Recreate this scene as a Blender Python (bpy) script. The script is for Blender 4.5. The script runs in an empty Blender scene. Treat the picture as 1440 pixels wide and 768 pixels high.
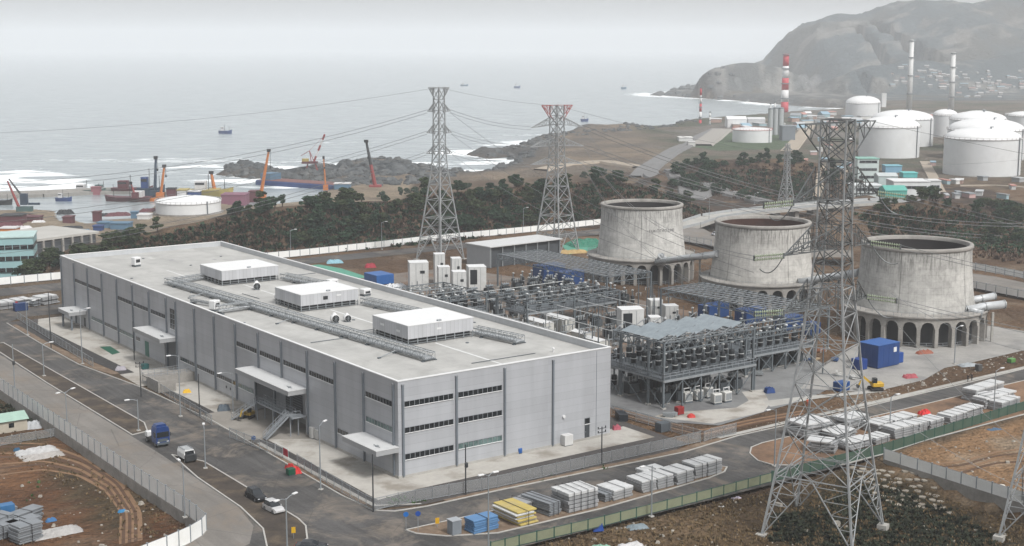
import bpy, math, random
import numpy as np
from math import sin, cos, pi, radians
sc = bpy.context.scene
COL = sc.collection
random.seed(7)
rng = np.random.default_rng(5)

# ---------------------------------------------------------------- camera
FPX = 1965.0; CAMZ = 71.0
PITCH = math.atan((384-62)/FPX)
cam_d = bpy.data.cameras.new('camera'); cam = bpy.data.objects.new('camera', cam_d); COL.objects.link(cam)
cam_d.lens = FPX/1440*36; cam_d.sensor_width = 36
cam_d.clip_start = 1; cam_d.clip_end = 40000
cam.location = (0, 0, CAMZ); cam.rotation_euler = (pi/2-PITCH, 0, 0)
sc.camera = cam

# ---------------------------------------------------------------- daylight (overcast)
world = bpy.data.worlds.new('World'); sc.world = world; world.use_nodes = True
wn = world.node_tree.nodes; wl = world.node_tree.links
for n in list(wn): wn.remove(n)
sky = wn.new('ShaderNodeTexSky'); sky.sky_type = 'NISHITA'; sky.sun_disc = False
SUN_EL, SUN_AZ = radians(50), radians(141)     # azimuth clockwise from +Y
sky.sun_elevation = SUN_EL; sky.sun_rotation = SUN_AZ
sky.air_density = 1.0; sky.dust_density = 6.0; sky.ozone_density = 1.0
hs = wn.new('ShaderNodeHueSaturation'); hs.inputs['Saturation'].default_value = 0.32
bgn = wn.new('ShaderNodeBackground'); bgn.inputs['Strength'].default_value = 0.1
wo = wn.new('ShaderNodeOutputWorld')
mx = wn.new('ShaderNodeMix'); mx.data_type = 'RGBA'; mx.inputs[0].default_value = .62; mx.inputs[7].default_value = (2.95, 3.0, 3.04, 1)   # even cloud deck veiling the clear-sky model
wl.new(sky.outputs[0], hs.inputs['Color']); wl.new(hs.outputs[0], mx.inputs[6]); wl.new(mx.outputs[2], bgn.inputs[0]); wl.new(bgn.outputs[0], wo.inputs[0])
sd = bpy.data.lights.new('sun', 'SUN'); sd.energy = 1.5; sd.angle = radians(10); sd.color = (1, .98, .955)
sun = bpy.data.objects.new('sun', sd); COL.objects.link(sun)
from mathutils import Vector, Matrix
sv = Vector((sin(SUN_AZ)*cos(SUN_EL), cos(SUN_AZ)*cos(SUN_EL), sin(SUN_EL)))
sun.rotation_euler = sv.to_track_quat('Z', 'Y').to_euler(); sun.location = (0, 0, 300)
vs = sc.view_settings
sc.display_settings.display_device = 'sRGB'
vs.view_transform = 'Standard'; vs.look = 'None'; vs.gamma = 1; vs.use_curve_mapping = False
vs.exposure = 1.2
cy = sc.cycles
cy.use_denoising = True; cy.max_bounces = 5; cy.diffuse_bounces = 2; cy.glossy_bounces = 2; cy.transmission_bounces = 2
cy.volume_bounces = 2; cy.transparent_max_bounces = 8; cy.caustics_reflective = False; cy.caustics_refractive = False

# ---------------------------------------------------------------- pixel rays -> places (used to survey the site)
_cp, _sp = cos(PITCH), sin(PITCH)
def ray(px, py):
    a = (px-720)/FPX; b = (384-py)/FPX
    return a, _cp+b*_sp, -_sp+b*_cp
def G(px, py, z=0.0):
    r = ray(px, py); t = (z-CAMZ)/r[2]; return r[0]*t, r[1]*t, z
def D(px, py, d):
    r = ray(px, py); t = d/r[1]; return r[0]*t, d, CAMZ+r[2]*t
# site frame: v runs along the short facade (local X), u along the long facade (local Y)
NX, NY = -18.7, 222.6
AV = radians(35.7); _cu, _su = cos(AV+pi/2), sin(AV+pi/2); _cv, _sv = cos(AV), sin(AV)
def S(v, u, z=0.0): return (NX+u*_cu+v*_cv, NY+u*_su+v*_sv, z)
def toVU(x, y): return ((x-NX)*_cv+(y-NY)*_sv, (x-NX)*_cu+(y-NY)*_su)
def Q(px, py, z=0.0):   # pixel -> (v,u)
    x, y, _ = G(px, py, z); return toVU(x, y)
def PUz(px, py, u0):    # on the vertical plane u=u0 -> (v,z)
    r = ray(px, py); o = S(0, u0); t = (o[0]*_cu+o[1]*_su)/(r[0]*_cu+r[1]*_su)
    return toVU(r[0]*t, r[1]*t)[0], CAMZ+r[2]*t

# ---------------------------------------------------------------- materials
MATS = {}
KA = .72
def newmat(name):
    m = bpy.data.materials.new(name); m.use_nodes = True; nt = m.node_tree
    b = nt.nodes['Principled BSDF']; return m, nt, b
def nd(nt, t, **k):
    n = nt.nodes.new(t)
    for a, v in k.items():
        if a.startswith('i_'): n.inputs[a[2:].replace('_', ' ')].default_value = v
        else: setattr(n, a, v)
    return n
def mth(nt, op, a, b=None, c=None, clamp=False):
    n = nt.nodes.new('ShaderNodeMath'); n.operation = op; n.use_clamp = clamp
    for i, x in enumerate((a, b, c)):
        if x is None: continue
        if isinstance(x, (int, float)): n.inputs[i].default_value = x
        else: nt.links.new(x, n.inputs[i])
    return n.outputs[0]
def mixc(nt, fac, a, b, mode='MIX'):
    n = nt.nodes.new('ShaderNodeMix'); n.data_type = 'RGBA'; n.blend_type = mode
    for s, x in ((n.inputs[0], fac), (n.inputs[6], a), (n.inputs[7], b)):
        if isinstance(x, (int, float)): s.default_value = x
        elif isinstance(x, tuple): s.default_value = x if len(x) == 4 else (*x, 1)
        else: nt.links.new(x, s)
    return n.outputs[2]
def noise(nt, vec, scale, detail=4, rough=.6, dist=0):
    n = nd(nt, 'ShaderNodeTexNoise'); n.inputs['Scale'].default_value = scale; n.inputs['Detail'].default_value = detail
    n.inputs['Roughness'].default_value = rough; n.inputs['Distortion'].default_value = dist
    nt.links.new(vec, n.inputs['Vector']); return n.outputs['Fac']
def mapr(nt, v, a, b, c=0., d=1.):
    n = nd(nt, 'ShaderNodeMapRange'); n.clamp = True
    nt.links.new(v, n.inputs[0])
    for i, x in enumerate((a, b, c, d)): n.inputs[i+1].default_value = x
    return n.outputs[0]
def coords(nt, scale=(1, 1, 1), kind='Object'):
    tc = nd(nt, 'ShaderNodeTexCoord'); mp = nd(nt, 'ShaderNodeMapping'); mp.inputs['Scale'].default_value = scale
    nt.links.new(tc.outputs[kind], mp.inputs[0]); return mp.outputs[0]
def mat(name, col, rough=.6, metal=0., var=.18, scale=.6, col2=None, amt2=.5, bump=0., spec=.4):
    if name in MATS: return MATS[name]
    col = tuple(c*KA for c in col); col2 = tuple(c*KA for c in col2) if col2 else None
    m, nt, b = newmat(name); v = coords(nt)
    n1 = noise(nt, v, scale); n2 = noise(nt, v, scale*7, 3)
    f = mth(nt, 'ADD', mth(nt, 'MULTIPLY', n1, .65), mth(nt, 'MULTIPLY', n2, .35))
    k = mapr(nt, f, .3, .7, 1-var, 1+var*.6)
    base = (*col, 1)
    if col2:
        base = mixc(nt, mapr(nt, noise(nt, v, scale*.6, 5), .5-.02, .5+.14, 0, amt2), base, (*col2, 1))
    sc_ = nd(nt, 'ShaderNodeVectorMath', operation='SCALE')
    if isinstance(base, tuple): sc_.inputs[0].default_value = base[:3]
    else: nt.links.new(base, sc_.inputs[0])
    nt.links.new(k, sc_.inputs[3]); nt.links.new(sc_.outputs[0], b.inputs['Base Color'])
    b.inputs['Roughness'].default_value = rough; b.inputs['Metallic'].default_value = metal
    b.inputs['Specular IOR Level'].default_value = spec
    if bump:
        bp = nd(nt, 'ShaderNodeBump'); bp.inputs['Strength'].default_value = bump; bp.inputs['Distance'].default_value = .3
        nt.links.new(n2, bp.inputs['Height']); nt.links.new(bp.outputs[0], b.inputs['Normal'])
    MATS[name] = m; return m
def steel(): return mat('galvanised steel', (.36, .39, .41), .5, .35, .25, 1.)
def dsteel(): return mat('dark steel', (.12, .145, .165), .55, .2, .3, 1.)
def white(): return mat('white paint', (.78, .79, .79), .5, 0, .08, .8)
def conc(): return mat('pale concrete', (.46, .45, .42), .85, 0, .2, .25, (.3, .28, .25), .5)
def wornwhite(): return mat('weathered white coating', (.6, .61, .6), .55, 0, .14, .5, (.4, .38, .34), .35)
def colr(n, c, **k): return mat(n, c, k.pop('rough', .5), **k)

# ---------------------------------------------------------------- mesh collector
class MB:
    def __init__(s): s.v = []; s.f = []
    def add(s, vs_, fs):
        o = len(s.v); s.v.extend(vs_); s.f.extend([tuple(i+o for i in f) for f in fs]); return s
    def box(s, x0, x1, y0, y1, z0, z1):
        vs_ = [(x0,y0,z0),(x1,y0,z0),(x1,y1,z0),(x0,y1,z0),(x0,y0,z1),(x1,y0,z1),(x1,y1,z1),(x0,y1,z1)]
        return s.add(vs_, [(0,3,2,1),(4,5,6,7),(0,1,5,4),(1,2,6,5),(2,3,7,6),(3,0,4,7)])
    def cbox(s, x, y, z, dx, dy, dz, rz=0., taper=1.):   # base-centred box
        c_, s_ = cos(rz), sin(rz); o = []
        for zz, k in ((0, 1), (dz, taper)):
            for a, b in ((-1,-1),(1,-1),(1,1),(-1,1)):
                X, Y = a*dx/2*k, b*dy/2*k; o.append((x+X*c_-Y*s_, y+X*s_+Y*c_, z+zz))
        return s.add(o, [(0,3,2,1),(4,5,6,7),(0,1,5,4),(1,2,6,5),(2,3,7,6),(3,0,4,7)])
    def bbox(s, x, y, z, dx, dy, dz, rz=0., b=.06):      # base-centred box with chamfered edges
        c_, s_ = cos(rz), sin(rz); o = []
        for zz, k in ((0, -b), (b, 0), (dz-b, 0), (dz, -b)):
            hx, hy = dx/2+k, dy/2+k
            for X, Y in ((-hx+b,-hy),(hx-b,-hy),(hx,-hy+b),(hx,hy-b),(hx-b,hy),(-hx+b,hy),(-hx,hy-b),(-hx,-hy+b)):
                o.append((x+X*c_-Y*s_, y+X*s_+Y*c_, z+zz))
        fs = [tuple(range(7,-1,-1)), tuple(range(24,32))]
        for r in range(3):
            for i in range(8): j = (i+1) % 8; fs.append((r*8+i, r*8+j, r*8+8+j, r*8+8+i))
        return s.add(o, fs)
    def beam(s, a, b, w, h=None):
        h = h or w; a = Vector(a); b = Vector(b); d = (b-a)
        if d.length < 1e-6: return s
        d.normalize(); up = Vector((0,0,1)) if abs(d.z) < .95 else Vector((1,0,0))
        x = d.cross(up).normalized()*w/2; y = x.cross(d).normalized()*h/2
        o = [tuple(p+sx*x+sy*y) for p in (a, b) for sx, sy in ((-1,-1),(1,-1),(1,1),(-1,1))]
        return s.add(o, [(0,3,2,1),(4,5,6,7),(0,1,5,4),(1,2,6,5),(2,3,7,6),(3,0,4,7)])
    def tube(s, pts, r, n=6, cap=True):
        if not isinstance(r, (list, tuple)): r = [r]*len(pts)
        P = [Vector(p) for p in pts]; base = len(s.v)
        for i, p in enumerate(P):
            d = (P[min(i+1, len(P)-1)]-P[max(i-1, 0)]).normalized()
            up = Vector((0,0,1)) if abs(d.z) < .95 else Vector((1,0,0))
            x = d.cross(up).normalized(); y = x.cross(d)
            for k in range(n):
                a = 2*pi*k/n; s.v.append(tuple(p+(x*cos(a)+y*sin(a))*r[i]))
        for i in range(len(P)-1):
            for k in range(n):
                k2 = (k+1) % n; s.f.append((base+i*n+k, base+i*n+k2, base+(i+1)*n+k2, base+(i+1)*n+k))
        if cap:
            s.f.append(tuple(base+k for k in range(n-1, -1, -1))); s.f.append(tuple(base+(len(P)-1)*n+k for k in range(n)))
        return s
    def lathe(s, prof, n=48, cx=0, cy=0, close=False):
        base = len(s.v)
        for r, z in prof:
            for k in range(n): a = 2*pi*k/n; s.v.append((cx+r*cos(a), cy+r*sin(a), z))
        for i in range(len(prof)-1):
            for k in range(n):
                k2 = (k+1) % n; s.f.append((base+i*n+k, base+i*n+k2, base+(i+1)*n+k2, base+(i+1)*n+k))
        if close:
            s.f.append(tuple(base+k for k in range(n-1, -1, -1))); s.f.append(tuple(base+(len(prof)-1)*n+k for k in range(n)))
        return s
    def prism(s, poly, z0, z1):
        n = len(poly); o = [(x, y, z0) for x, y in poly]+[(x, y, z1) for x, y in poly]
        return s.add(o, [tuple(range(n-1,-1,-1)), tuple(range(n, 2*n))]+[(i, (i+1) % n, n+(i+1) % n, n+i) for i in range(n)])
    def xprism(s, poly, x0, x1):    # profile in (y,z) swept along x
        n = len(poly); o = [(x0, y, z) for y, z in poly]+[(x1, y, z) for y, z in poly]
        return s.add(o, [tuple(range(n)), tuple(range(2*n-1, n-1, -1))]+[(i, n+i, n+(i+1) % n, (i+1) % n) for i in range(n)])
    def quad(s, *p): return s.add(list(p), [tuple(range(len(p)))])
    def build(s, name, m, parent=None, smooth=False):
        me = bpy.data.meshes.new(name); me.from_pydata(s.v, [], s.f); me.update()
        if smooth: me.polygons.foreach_set('use_smooth', [True]*len(me.polygons))
        o = bpy.data.objects.new(name, me); COL.objects.link(o); me.materials.append(m)
        if parent: o.parent = parent
        return o
def tag(o, label, cat, group=None):
    o['label'] = label; o['category'] = cat
    if group: o['group'] = group
    return o
def struct(o, kind='structure'): o['kind'] = kind; return o
def empty(name, loc=(0,0,0), rz=0., label=None, cat=None, group=None):
    o = bpy.data.objects.new(name, None); COL.objects.link(o); o.location = loc; o.rotation_euler = (0, 0, rz)
    o.empty_display_size = .5
    if label: tag(o, label, cat, group)
    return o
def kids(o): return o.get('_k') or []
CH = {}
def copy_tree(o, loc=None, rz=None, label=None, sc_=None, parent=None):
    c = o.copy(); COL.objects.link(c)
    if parent is not None: c.parent = parent
    if loc is not None: c.location = loc
    if rz is not None: c.rotation_euler = (0, 0, rz)
    if sc_ is not None: c.scale = sc_ if isinstance(sc_, tuple) else (sc_,)*3
    if label: c['label'] = label
    for ch in CHILD(o): copy_tree(ch, parent=c)
    return c
_all = {}
def CHILD(o):
    return [x for x in bpy.data.objects if x.parent == o]
# ================================================================ SETTING
# ---- land cover and relief, surveyed on the site
SEA = -15.0
def gp(*pts, z=SEA): return [G(x, y, z)[:2] for x, y in pts]
coast = [(-2500, 500)] + [(-700, 640)] + gp((-40, 299), (0, 297), (47, 296), (78, 297), (84, 312), (108, 311), (125, 316), (150, 311), (178, 309), (196, 303), (212, 298), (214, 291), (236, 285), (300, 284), (345, 292), (420, 285), (448, 276),
    (470, 262), (415, 261), (398, 250), (372, 252), (350, 243), (400, 246), (450, 240), (500, 231), (545, 229), (600, 238), (640, 249), (668, 252), (700, 240), (730, 228), (712, 221), (690, 224), (655, 218), (664, 214), (700, 217), (722, 213), (735, 204), (760, 201), (800, 191), (870, 189), (920, 192),
    (945, 184), (985, 181), (1040, 176), (1100, 168), (1150, 164), (1190, 160), (1235, 158), (1205, 153), (1150, 151), (1090, 147), (1040, 142), (1000, 139), (965, 137), (925, 134), (950, 130), (985, 127)) + [(425, 2480), (490, 3000), (560, 3600), (1400, 4600), (3600, 4600), (3600, -400), (-2500, -400)]
skerries = [gp((303, 246), (320, 238), (350, 236), (372, 240), (398, 246), (380, 252), (340, 250)),
            gp((912, 134), (925, 130), (940, 132), (930, 135.5))]
def sdist(P, poly):
    n = len(poly); A = np.array(poly); B = np.roll(A, -1, 0)
    best = np.full(len(P), 1e18); ins = np.zeros(len(P), bool)
    for a, b in zip(A, B):
        ab = b-a; t = np.clip(((P-a)@ab)/(ab@ab+1e-9), 0, 1); d = P-(a+t[:, None]*ab)
        best = np.minimum(best, (d*d).sum(1))
        c = ((a[1] > P[:, 1]) != (b[1] > P[:, 1])) & (P[:, 0] < (b[0]-a[0])*(P[:, 1]-a[1])/(b[1]-a[1]+1e-12)+a[0]); ins ^= c
    d = np.sqrt(best); return np.where(ins, d, -d)
def sstep(x, a, b):
    t = np.clip((x-a)/(b-a), 0, 1); return t*t*(3-2*t)
def vnoise(x, y, seed=0):
    xi = np.floor(x).astype(np.int64); yi = np.floor(y).astype(np.int64); fx = x-xi; fy = y-yi
    def h(a, b):
        n = (a*374761393+b*668265263+seed*982451653) & 0xffffffff; n = ((n ^ (n >> 13))*1274126177) & 0xffffffff
        return ((n ^ (n >> 16)) & 0xffff)/65535.
    fx = fx*fx*(3-2*fx); fy = fy*fy*(3-2*fy)
    return (h(xi, yi)*(1-fx)+h(xi+1, yi)*fx)*(1-fy)+(h(xi, yi+1)*(1-fx)+h(xi+1, yi+1)*fx)*fy
def fbm(x, y, s, o=4, seed=0, ridge=False):
    r = 0; a = 1; t = 0
    for i in range(o):
        n = vnoise(x/s*2**i+17*i, y/s*2**i-9*i, seed+i)
        if ridge: n = 1-abs(2*n-1)
        r = r+a*n; t += a; a *= .5
    return r/t
def ridge(P, pts, wf, wb, p=1.6):
    """height of a crest line: pts (x,y,z); wf / wb = foot distance towards / away from the camera"""
    out = np.full(len(P), -1e9)
    for a, b in zip(pts[:-1], pts[1:]):
        a = np.array(a, float); b = np.array(b, float); ab = (b-a)[:2]; L = ab@ab
        tr = ((P-a[:2])@ab)/L; t = np.clip(tr, 0, 1); d = P-(a[:2]+t[:, None]*ab); dist = np.sqrt((d*d).sum(1))
        nrm = np.array([-ab[1], ab[0]])/math.sqrt(L)
        if nrm[1] < 0: nrm = -nrm
        s = d@nrm; w = np.where(s < 0, wf, wb)
        zc = a[2]+t*(b[2]-a[2])
        if p == 1.2: w = w*np.clip((zc+22)/150, .12, 1.)*np.where((tr < -.03) | (tr > 1.03), .2, 1.)
        k = np.clip(1-dist/w, 0, 1); k = k*k*(3-2*k)
        out = np.maximum(out, np.where(k > 0, k*(zc+20)-20, -1e9))
    return out
def crestU(u0, px, dz=0.):
    o = []
    for x, y in px:
        v, z = PUz(x, y, u0); X, Y, _ = S(v, u0); o.append((X, Y, z+dz))
    return o
def crestD(px): return [D(x, y, d) for x, y, d in px]
R1 = crestU(276, [(130, 347), (215, 333), (260, 318), (330, 303), (400, 293), (500, 286), (560, 284), (600, 277), (700, 265), (800, 256), (850, 252), (900, 264), (960, 282), (1010, 300)])
R2 = crestD([(930, 262, 735), (950, 240, 745), (1000, 228, 755), (1060, 226, 760), (1120, 226, 760), (1160, 238, 745), (1200, 262, 720), (1240, 292, 640)])
R3 = crestD([(1190, 300, 545), (1250, 291, 545), (1300, 285, 550), (1350, 286, 555), (1440, 292, 560), (1560, 280, 570), (1800, 270, 600)])
RK = crestD([(405, 247, 935), (450, 243, 930), (500, 236, 925), (545, 232, 920), (590, 239, 935), (640, 250, 940)])
HC = crestD([(x_, y_, 2260+(x_-985)*.3) for x_, y_ in ((980, 128), (984, 113), (990, 105), (1000, 98), (1015, 95), (1030, 92), (1048, 91), (1070, 92), (1100, 98), (1130, 110), (1160, 126))])
TIP = crestD([(926, 133.5, 2230), (945, 127, 2240), (970, 127, 2240), (990, 122, 2240)])
HM = crestD([(x_, y_, 3050+max(0, x_-1200)*.25) for x_, y_ in ((1047, 96), (1062, 92), (1075, 90), (1088, 77), (1100, 66), (1115, 54), (1130, 46), (1155, 39), (1180, 34), (1205, 27), (1240, 22), (1270, 14), (1305, 11), (1345, 17), (1372, 9), (1400, 4), (1440, -3), (1550, -25), (1750, -50), (2100, -20))])
HF = crestD([(x_, y_, 2230+max(0, x_-1200)*.8) for x_, y_ in ((1118, 131), (1145, 121), (1175, 112), (1200, 104), (1240, 96), (1290, 90), (1360, 84), (1440, 78), (1600, 60), (1900, 50))])
def relief(P):
    x, y = P[:, 0], P[:, 1]
    v = (x-NX)*_cv+(y-NY)*_sv; u = (x-NX)*_cu+(y-NY)*_su
    sdm = sdist(P, coast)
    for k in skerries: sdm = np.maximum(sdm, sdist(P, k))
    far = -12.5+7.5*sstep(x, -60, 110)
    base = far*sstep(u, 243, 285)
    base = base*1.0
    # ground right of the site falls gently towards the viaduct
    base = np.where(u > 0, base-3.5*sstep(v, 205, 260)*(1-sstep(u, 243, 285)), base)
    # sunken yards beyond the two retaining walls, rough bank in the foreground
    base = base-1.9*sstep(-v, 30, 34)*sstep(u, -3, 1)*(1-sstep(u, 150, 175))
    bank = sstep(-u, 33, 37)*sstep(v, -20, -12)
    base = base-bank*(.9+1.6*sstep(-u, 40, 60))*(1-sstep(v, 72.8, 74.8)*.93)
    h = base+(fbm(x, y, 90, 3, 3)-.5)*1.6*sstep(sdm, 10, 80)*sstep(u, 245, 300)
    rough = (fbm(x, y, 26, 4, 11, True)-.5)
    r1 = ridge(P, R1, 36, 52)+rough*3.2*sstep(u, 240, 252); r1[u < 238] = -99
    h = np.maximum(h, r1)
    h = np.maximum(h, ridge(P, R2, 85, 45)+rough*4)
    r3 = ridge(P, R3, 68, 70)+rough*3.; 
    h = np.maximum(h, np.where(u > 160, r3, -99))
    h = -15+(h+15)*sstep(sdm, 0, 26)+.8*sstep(sdm, 0, 2.)*(1-sstep(sdm, 8, 30))
    rk = sstep(sdm, -2, 14)*(fbm(x, y, 30, 5, 21, True))*7*(np.where((u > 300), 1, 0))*np.exp(-np.maximum(sdm, 0)/45.)*(1-sstep(y, 1500, 1700))
    rk = rk*np.where((x < -60) & (y < 880), 0, 1)*np.where(y < 860, 0, 1)
    h = h+rk
    big = fbm(x, y, 34, 5, 31, True)
    h = np.maximum(h, np.where(sdm > -4, ridge(P, RK, 55, 40)+(big-.55)*8+(fbm(x, y, 13, 3, 33, True)-.5)*10, -99))
    cl = fbm(x, y, 260, 6, 41, True)-.5
    h = np.maximum(h, np.where(sdm > 0, ridge(P, HC, 150, 240, 1.2)+cl*9*sstep(sdm, 5, 60), -99))
    h = np.maximum(h, np.where(sdm > 0, ridge(P, TIP, 40, 60)+cl*5, -99))
    for R, a, b, n in ((HM, 760, 500, 48), (HF, 480, 300, 22)):
        rr = ridge(P, R, a, b, 1.2)
        h = np.maximum(h, np.where(sdm > 0, rr+(cl*n+(fbm(x, y, 75, 4, 47, True)-.5)*n*.5)*sstep(rr, -14, 60), -99))
    h = np.where(sdm < 0, SEA-1.5+np.maximum(sdm*.08, -6)+0, h)
    return h, sdm, u, v
def gaxis(segs):
    o = []
    for a, b, st in segs: o += list(np.arange(a, b, st))
    return np.array(o+[segs[-1][1]])
xs = gaxis([(-2500, -600, 60), (-600, -330, 12), (-330, 330, 3.4), (330, 640, 8), (640, 1500, 11), (1500, 3600, 60)])
ys = gaxis([(-400, 120, 20), (120, 700, 3.4), (700, 1020, 5), (1020, 1500, 10), (1500, 2050, 16), (2050, 3350, 11), (3350, 4600, 60)])
XX, YY = np.meshgrid(xs, ys); P2 = np.stack([XX.ravel(), YY.ravel()], 1)
HH, SD, UU, VV = relief(P2)
def ground_zs(pts):
    p = np.array(pts, float).reshape(-1, 2); i = np.clip(np.searchsorted(xs, p[:, 0])-1, 0, len(xs)-2); j = np.clip(np.searchsorted(ys, p[:, 1])-1, 0, len(ys)-2)
    fx = (p[:, 0]-xs[i])/(xs[i+1]-xs[i]); fy = (p[:, 1]-ys[j])/(ys[j+1]-ys[j]); Hg = HH2.reshape(len(ys), len(xs))
    return (Hg[j, i]*(1-fx)+Hg[j, i+1]*fx)*(1-fy)+(Hg[j+1, i]*(1-fx)+Hg[j+1, i+1]*fx)*fy
def ground_z(x, y): return float(ground_zs([(x, y)])[0])
# ---- land cover colours (albedo), by region
def inpoly(P, poly): return sdist(P, poly)
x, y = P2[:, 0], P2[:, 1]
n1 = fbm(x, y, 38, 5, 51); n2 = fbm(x, y, 9, 4, 61); n3 = fbm(x, y, 120, 4, 71)
C0 = np.zeros((len(P2), 3))
def setc(mask, c):
    m = np.clip(mask, 0, 1)[:, None]; C0[:] = C0*(1-m)+np.array(c)*m
C0[:] = (.17, .125, .085)
setc(sstep(n1, .42, .6), (.13, .085, .055))
setc(sstep(n2, .5, .7)*.6, (.25, .19, .13))
# site dirt: orange-brown worked earth
setc((UU > -20)*(UU < 243)*(VV > 45)*.8, (.21, .125, .07)); setc((UU > -20)*(UU < 243)*(VV > 45)*sstep(n1, .45, .62)*.7, (.13, .085, .055))
setc((UU > -20)*(UU < 243)*(VV > 45)*sstep(n2, .56, .68)*.5, (.32, .25, .18))
# harbour yard, sand
hy = (UU > 262)*(x < -60)*(YY.ravel() < 900)
setc(hy*1., (.36, .29, .21)); setc(hy*sstep(n2, .5, .66)*.5, (.24, .2, .16)); setc(hy*sstep(n1, .55, .7)*.5, (.44, .37, .28))
# brown scrub on the ridges
slope1 = (ridge(P2, R1, 40, 60) > -18)*(UU > 239); slope3 = (ridge(P2, R3, 75, 80) > -18)*(UU > 150); slope2 = (ridge(P2, R2, 90, 50) > -18)
sl = np.clip(slope1*1.+slope2+slope3, 0, 1)*(YY.ravel() < 1000)
setc(sl, (.105, .075, .058)); setc(sl*sstep(n1, .5, .62), (.17, .115, .075)); setc(sl*sstep(n2, .58, .7)*.8, (.27, .19, .125)); setc(sl*sstep(-n2, -.42, -.32)*.8, (.05, .048, .04))
# coast rocks and cleared ground
cr = (SD > 0)*(SD < 400)*(YY.ravel() > 850)*(YY.ravel() < 1500)*(UU > 330)*(1-sl)
setc(cr, (.21, .175, .14)); setc(cr*sstep(n1, .48, .6), (.3, .24, .18)); setc(cr*sstep(n3, .5, .62)*.7, (.12, .115, .11))
setc(cr*sstep(-SD, -40, -12)*.8, (.11, .115, .115))
rk_ = (ridge(P2, RK, 55, 40) > -17)*(SD > -3)*(YY.ravel() > 850)*(YY.ravel() < 1010)*(x < 10); setc(rk_*1., (.07, .085, .095)); setc(rk_*sstep(n2, .5, .62)*.8, (.2, .215, .22))
# tank farm: dull grass and grey yards
tf = (YY.ravel() > 800)*(YY.ravel() < 1900)*(x > 95)*(SD > 15)*(1-sl)
setc(tf*sstep(x, 95, 130), (.2, .17, .135)); setc(tf*sstep(x, 95, 130)*sstep(n1, .5, .6)*.8, (.1, .12, .08)); setc(tf*sstep(n3, .53, .6)*.7, (.26, .24, .22))
gr = np.array(gp((960, 207), (1010, 190), (1115, 190), (1120, 212), (1010, 214), z=-6)); setc((sdist(P2, [tuple(k) for k in gr]) > 0)*1., (.12, .17, .1))
# mountains: dark winter wood with pale rock
mt = (YY.ravel() > 1900)*(SD > 0)
setc(mt, (.14, .17, .185)); setc(mt*sstep(fbm(x, y, 140, 5, 81), .5, .62)*.8, (.16, .16, .15)); setc(mt*sstep(fbm(x, y, 30, 4, 91), .58, .66)*.7, (.34, .33, .31)); cliff = mt*(YY.ravel() < 2420)*(x > 300)*(x < 520)*(HH > -8); setc(cliff*1., (.15, .16, .16)); setc(cliff*sstep(fbm(x, y*.3, 14, 4, 95), .5, .6)*.8, (.36, .35, .33))
setc(mt*(HH < -5)*sstep(n3, .4, .6)*.8, (.2, .17, .13)); setc(mt*sstep(-SD, -26, -6)*.8, (.13, .13, .13))
# left sunken yard: rutted red-brown earth ; right sunken yard ; foreground bank
ly = (VV < -35)*(UU > -8)*(UU < 200)
setc(ly*1., (.15, .075, .04)); setc(ly*sstep(n1, .46, .6), (.24, .125, .065)); setc(ly*sstep(n2, .56, .7)*.5, (.27, .2, .14)); setc(ly*(VV > -46)*sstep(n2, .4, .55)*.7, (.085, .075, .045))
fb = (UU < -38.)*(VV > -20)
setc(fb*1., (.13, .088, .05)); setc(fb*sstep(n1, .48, .6), (.06, .045, .028)); setc(fb*sstep(n2, .58, .68)*.7, (.24, .165, .1))
pat = sdist(P2, gp((1190, 665), (1300, 690), (1440, 760), (1440, 800), (1100, 800), (1120, 720), z=-2)); setc(fb*sstep(pat, -3, 3)*sstep(n2, .25, .5), (.035, .037, .02))
ry = fb*(VV > 73.2); setc(ry*1., (.36, .22, .12)); setc(ry*sstep(n1, .5, .62)*.8, (.18, .1, .06)); setc(ry*sstep(n2, .55, .66)*.6, (.46, .38, .28))
nx, ny = len(xs), len(ys)
me = bpy.data.meshes.new('ground')
idx = (np.arange(ny-1)[:, None]*nx+np.arange(nx-1)[None]).ravel()
F4 = np.stack([idx, idx+1, idx+1+nx, idx+nx], 1)
HH2 = HH.copy()
flat = (UU > -33)*(UU < 240)*((VV > -29)|(UU < -4))*(YY.ravel() > 120)*(VV < 190); HH2[flat > 0] = -.06
me.vertices.add(len(P2)); me.vertices.foreach_set('co', np.stack([P2[:, 0], P2[:, 1], HH2], 1).ravel().astype(np.float32))
me.loops.add(len(F4)*4); me.loops.foreach_set('vertex_index', F4.ravel().astype(np.int32))
me.polygons.add(len(F4)); me.polygons.foreach_set('loop_start', np.arange(0, len(F4)*4, 4, dtype=np.int32)); me.polygons.foreach_set('loop_total', np.full(len(F4), 4, np.int32))
me.update(); me.validate()
C0 *= .52
ca = me.color_attributes.new('cover', 'FLOAT_COLOR', 'POINT'); ca.data.foreach_set('color', np.concatenate([C0, np.ones((len(C0), 1))], 1).ravel().astype(np.float32))
ground = bpy.data.objects.new('ground', me); COL.objects.link(ground); struct(ground)
m, nt, b = newmat('earth and scrub'); v = coords(nt)
at = nd(nt, 'ShaderNodeVertexColor', layer_name='cover')
na = noise(nt, v, .9, 6, .7); nb = noise(nt, v, .12, 5, .65)
f = mth(nt, 'ADD', mth(nt, 'MULTIPLY', na, .6), mth(nt, 'MULTIPLY', nb, .4)); k = mapr(nt, f, .3, .7, .5, 1.55)
sc_ = nd(nt, 'ShaderNodeVectorMath', operation='SCALE'); nt.links.new(at.outputs[0], sc_.inputs[0]); nt.links.new(k, sc_.inputs[3]); nt.links.new(sc_.outputs[0], b.inputs['Base Color'])
b.inputs['Roughness'].default_value = .95; b.inputs['Specular IOR Level'].default_value = .15
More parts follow.
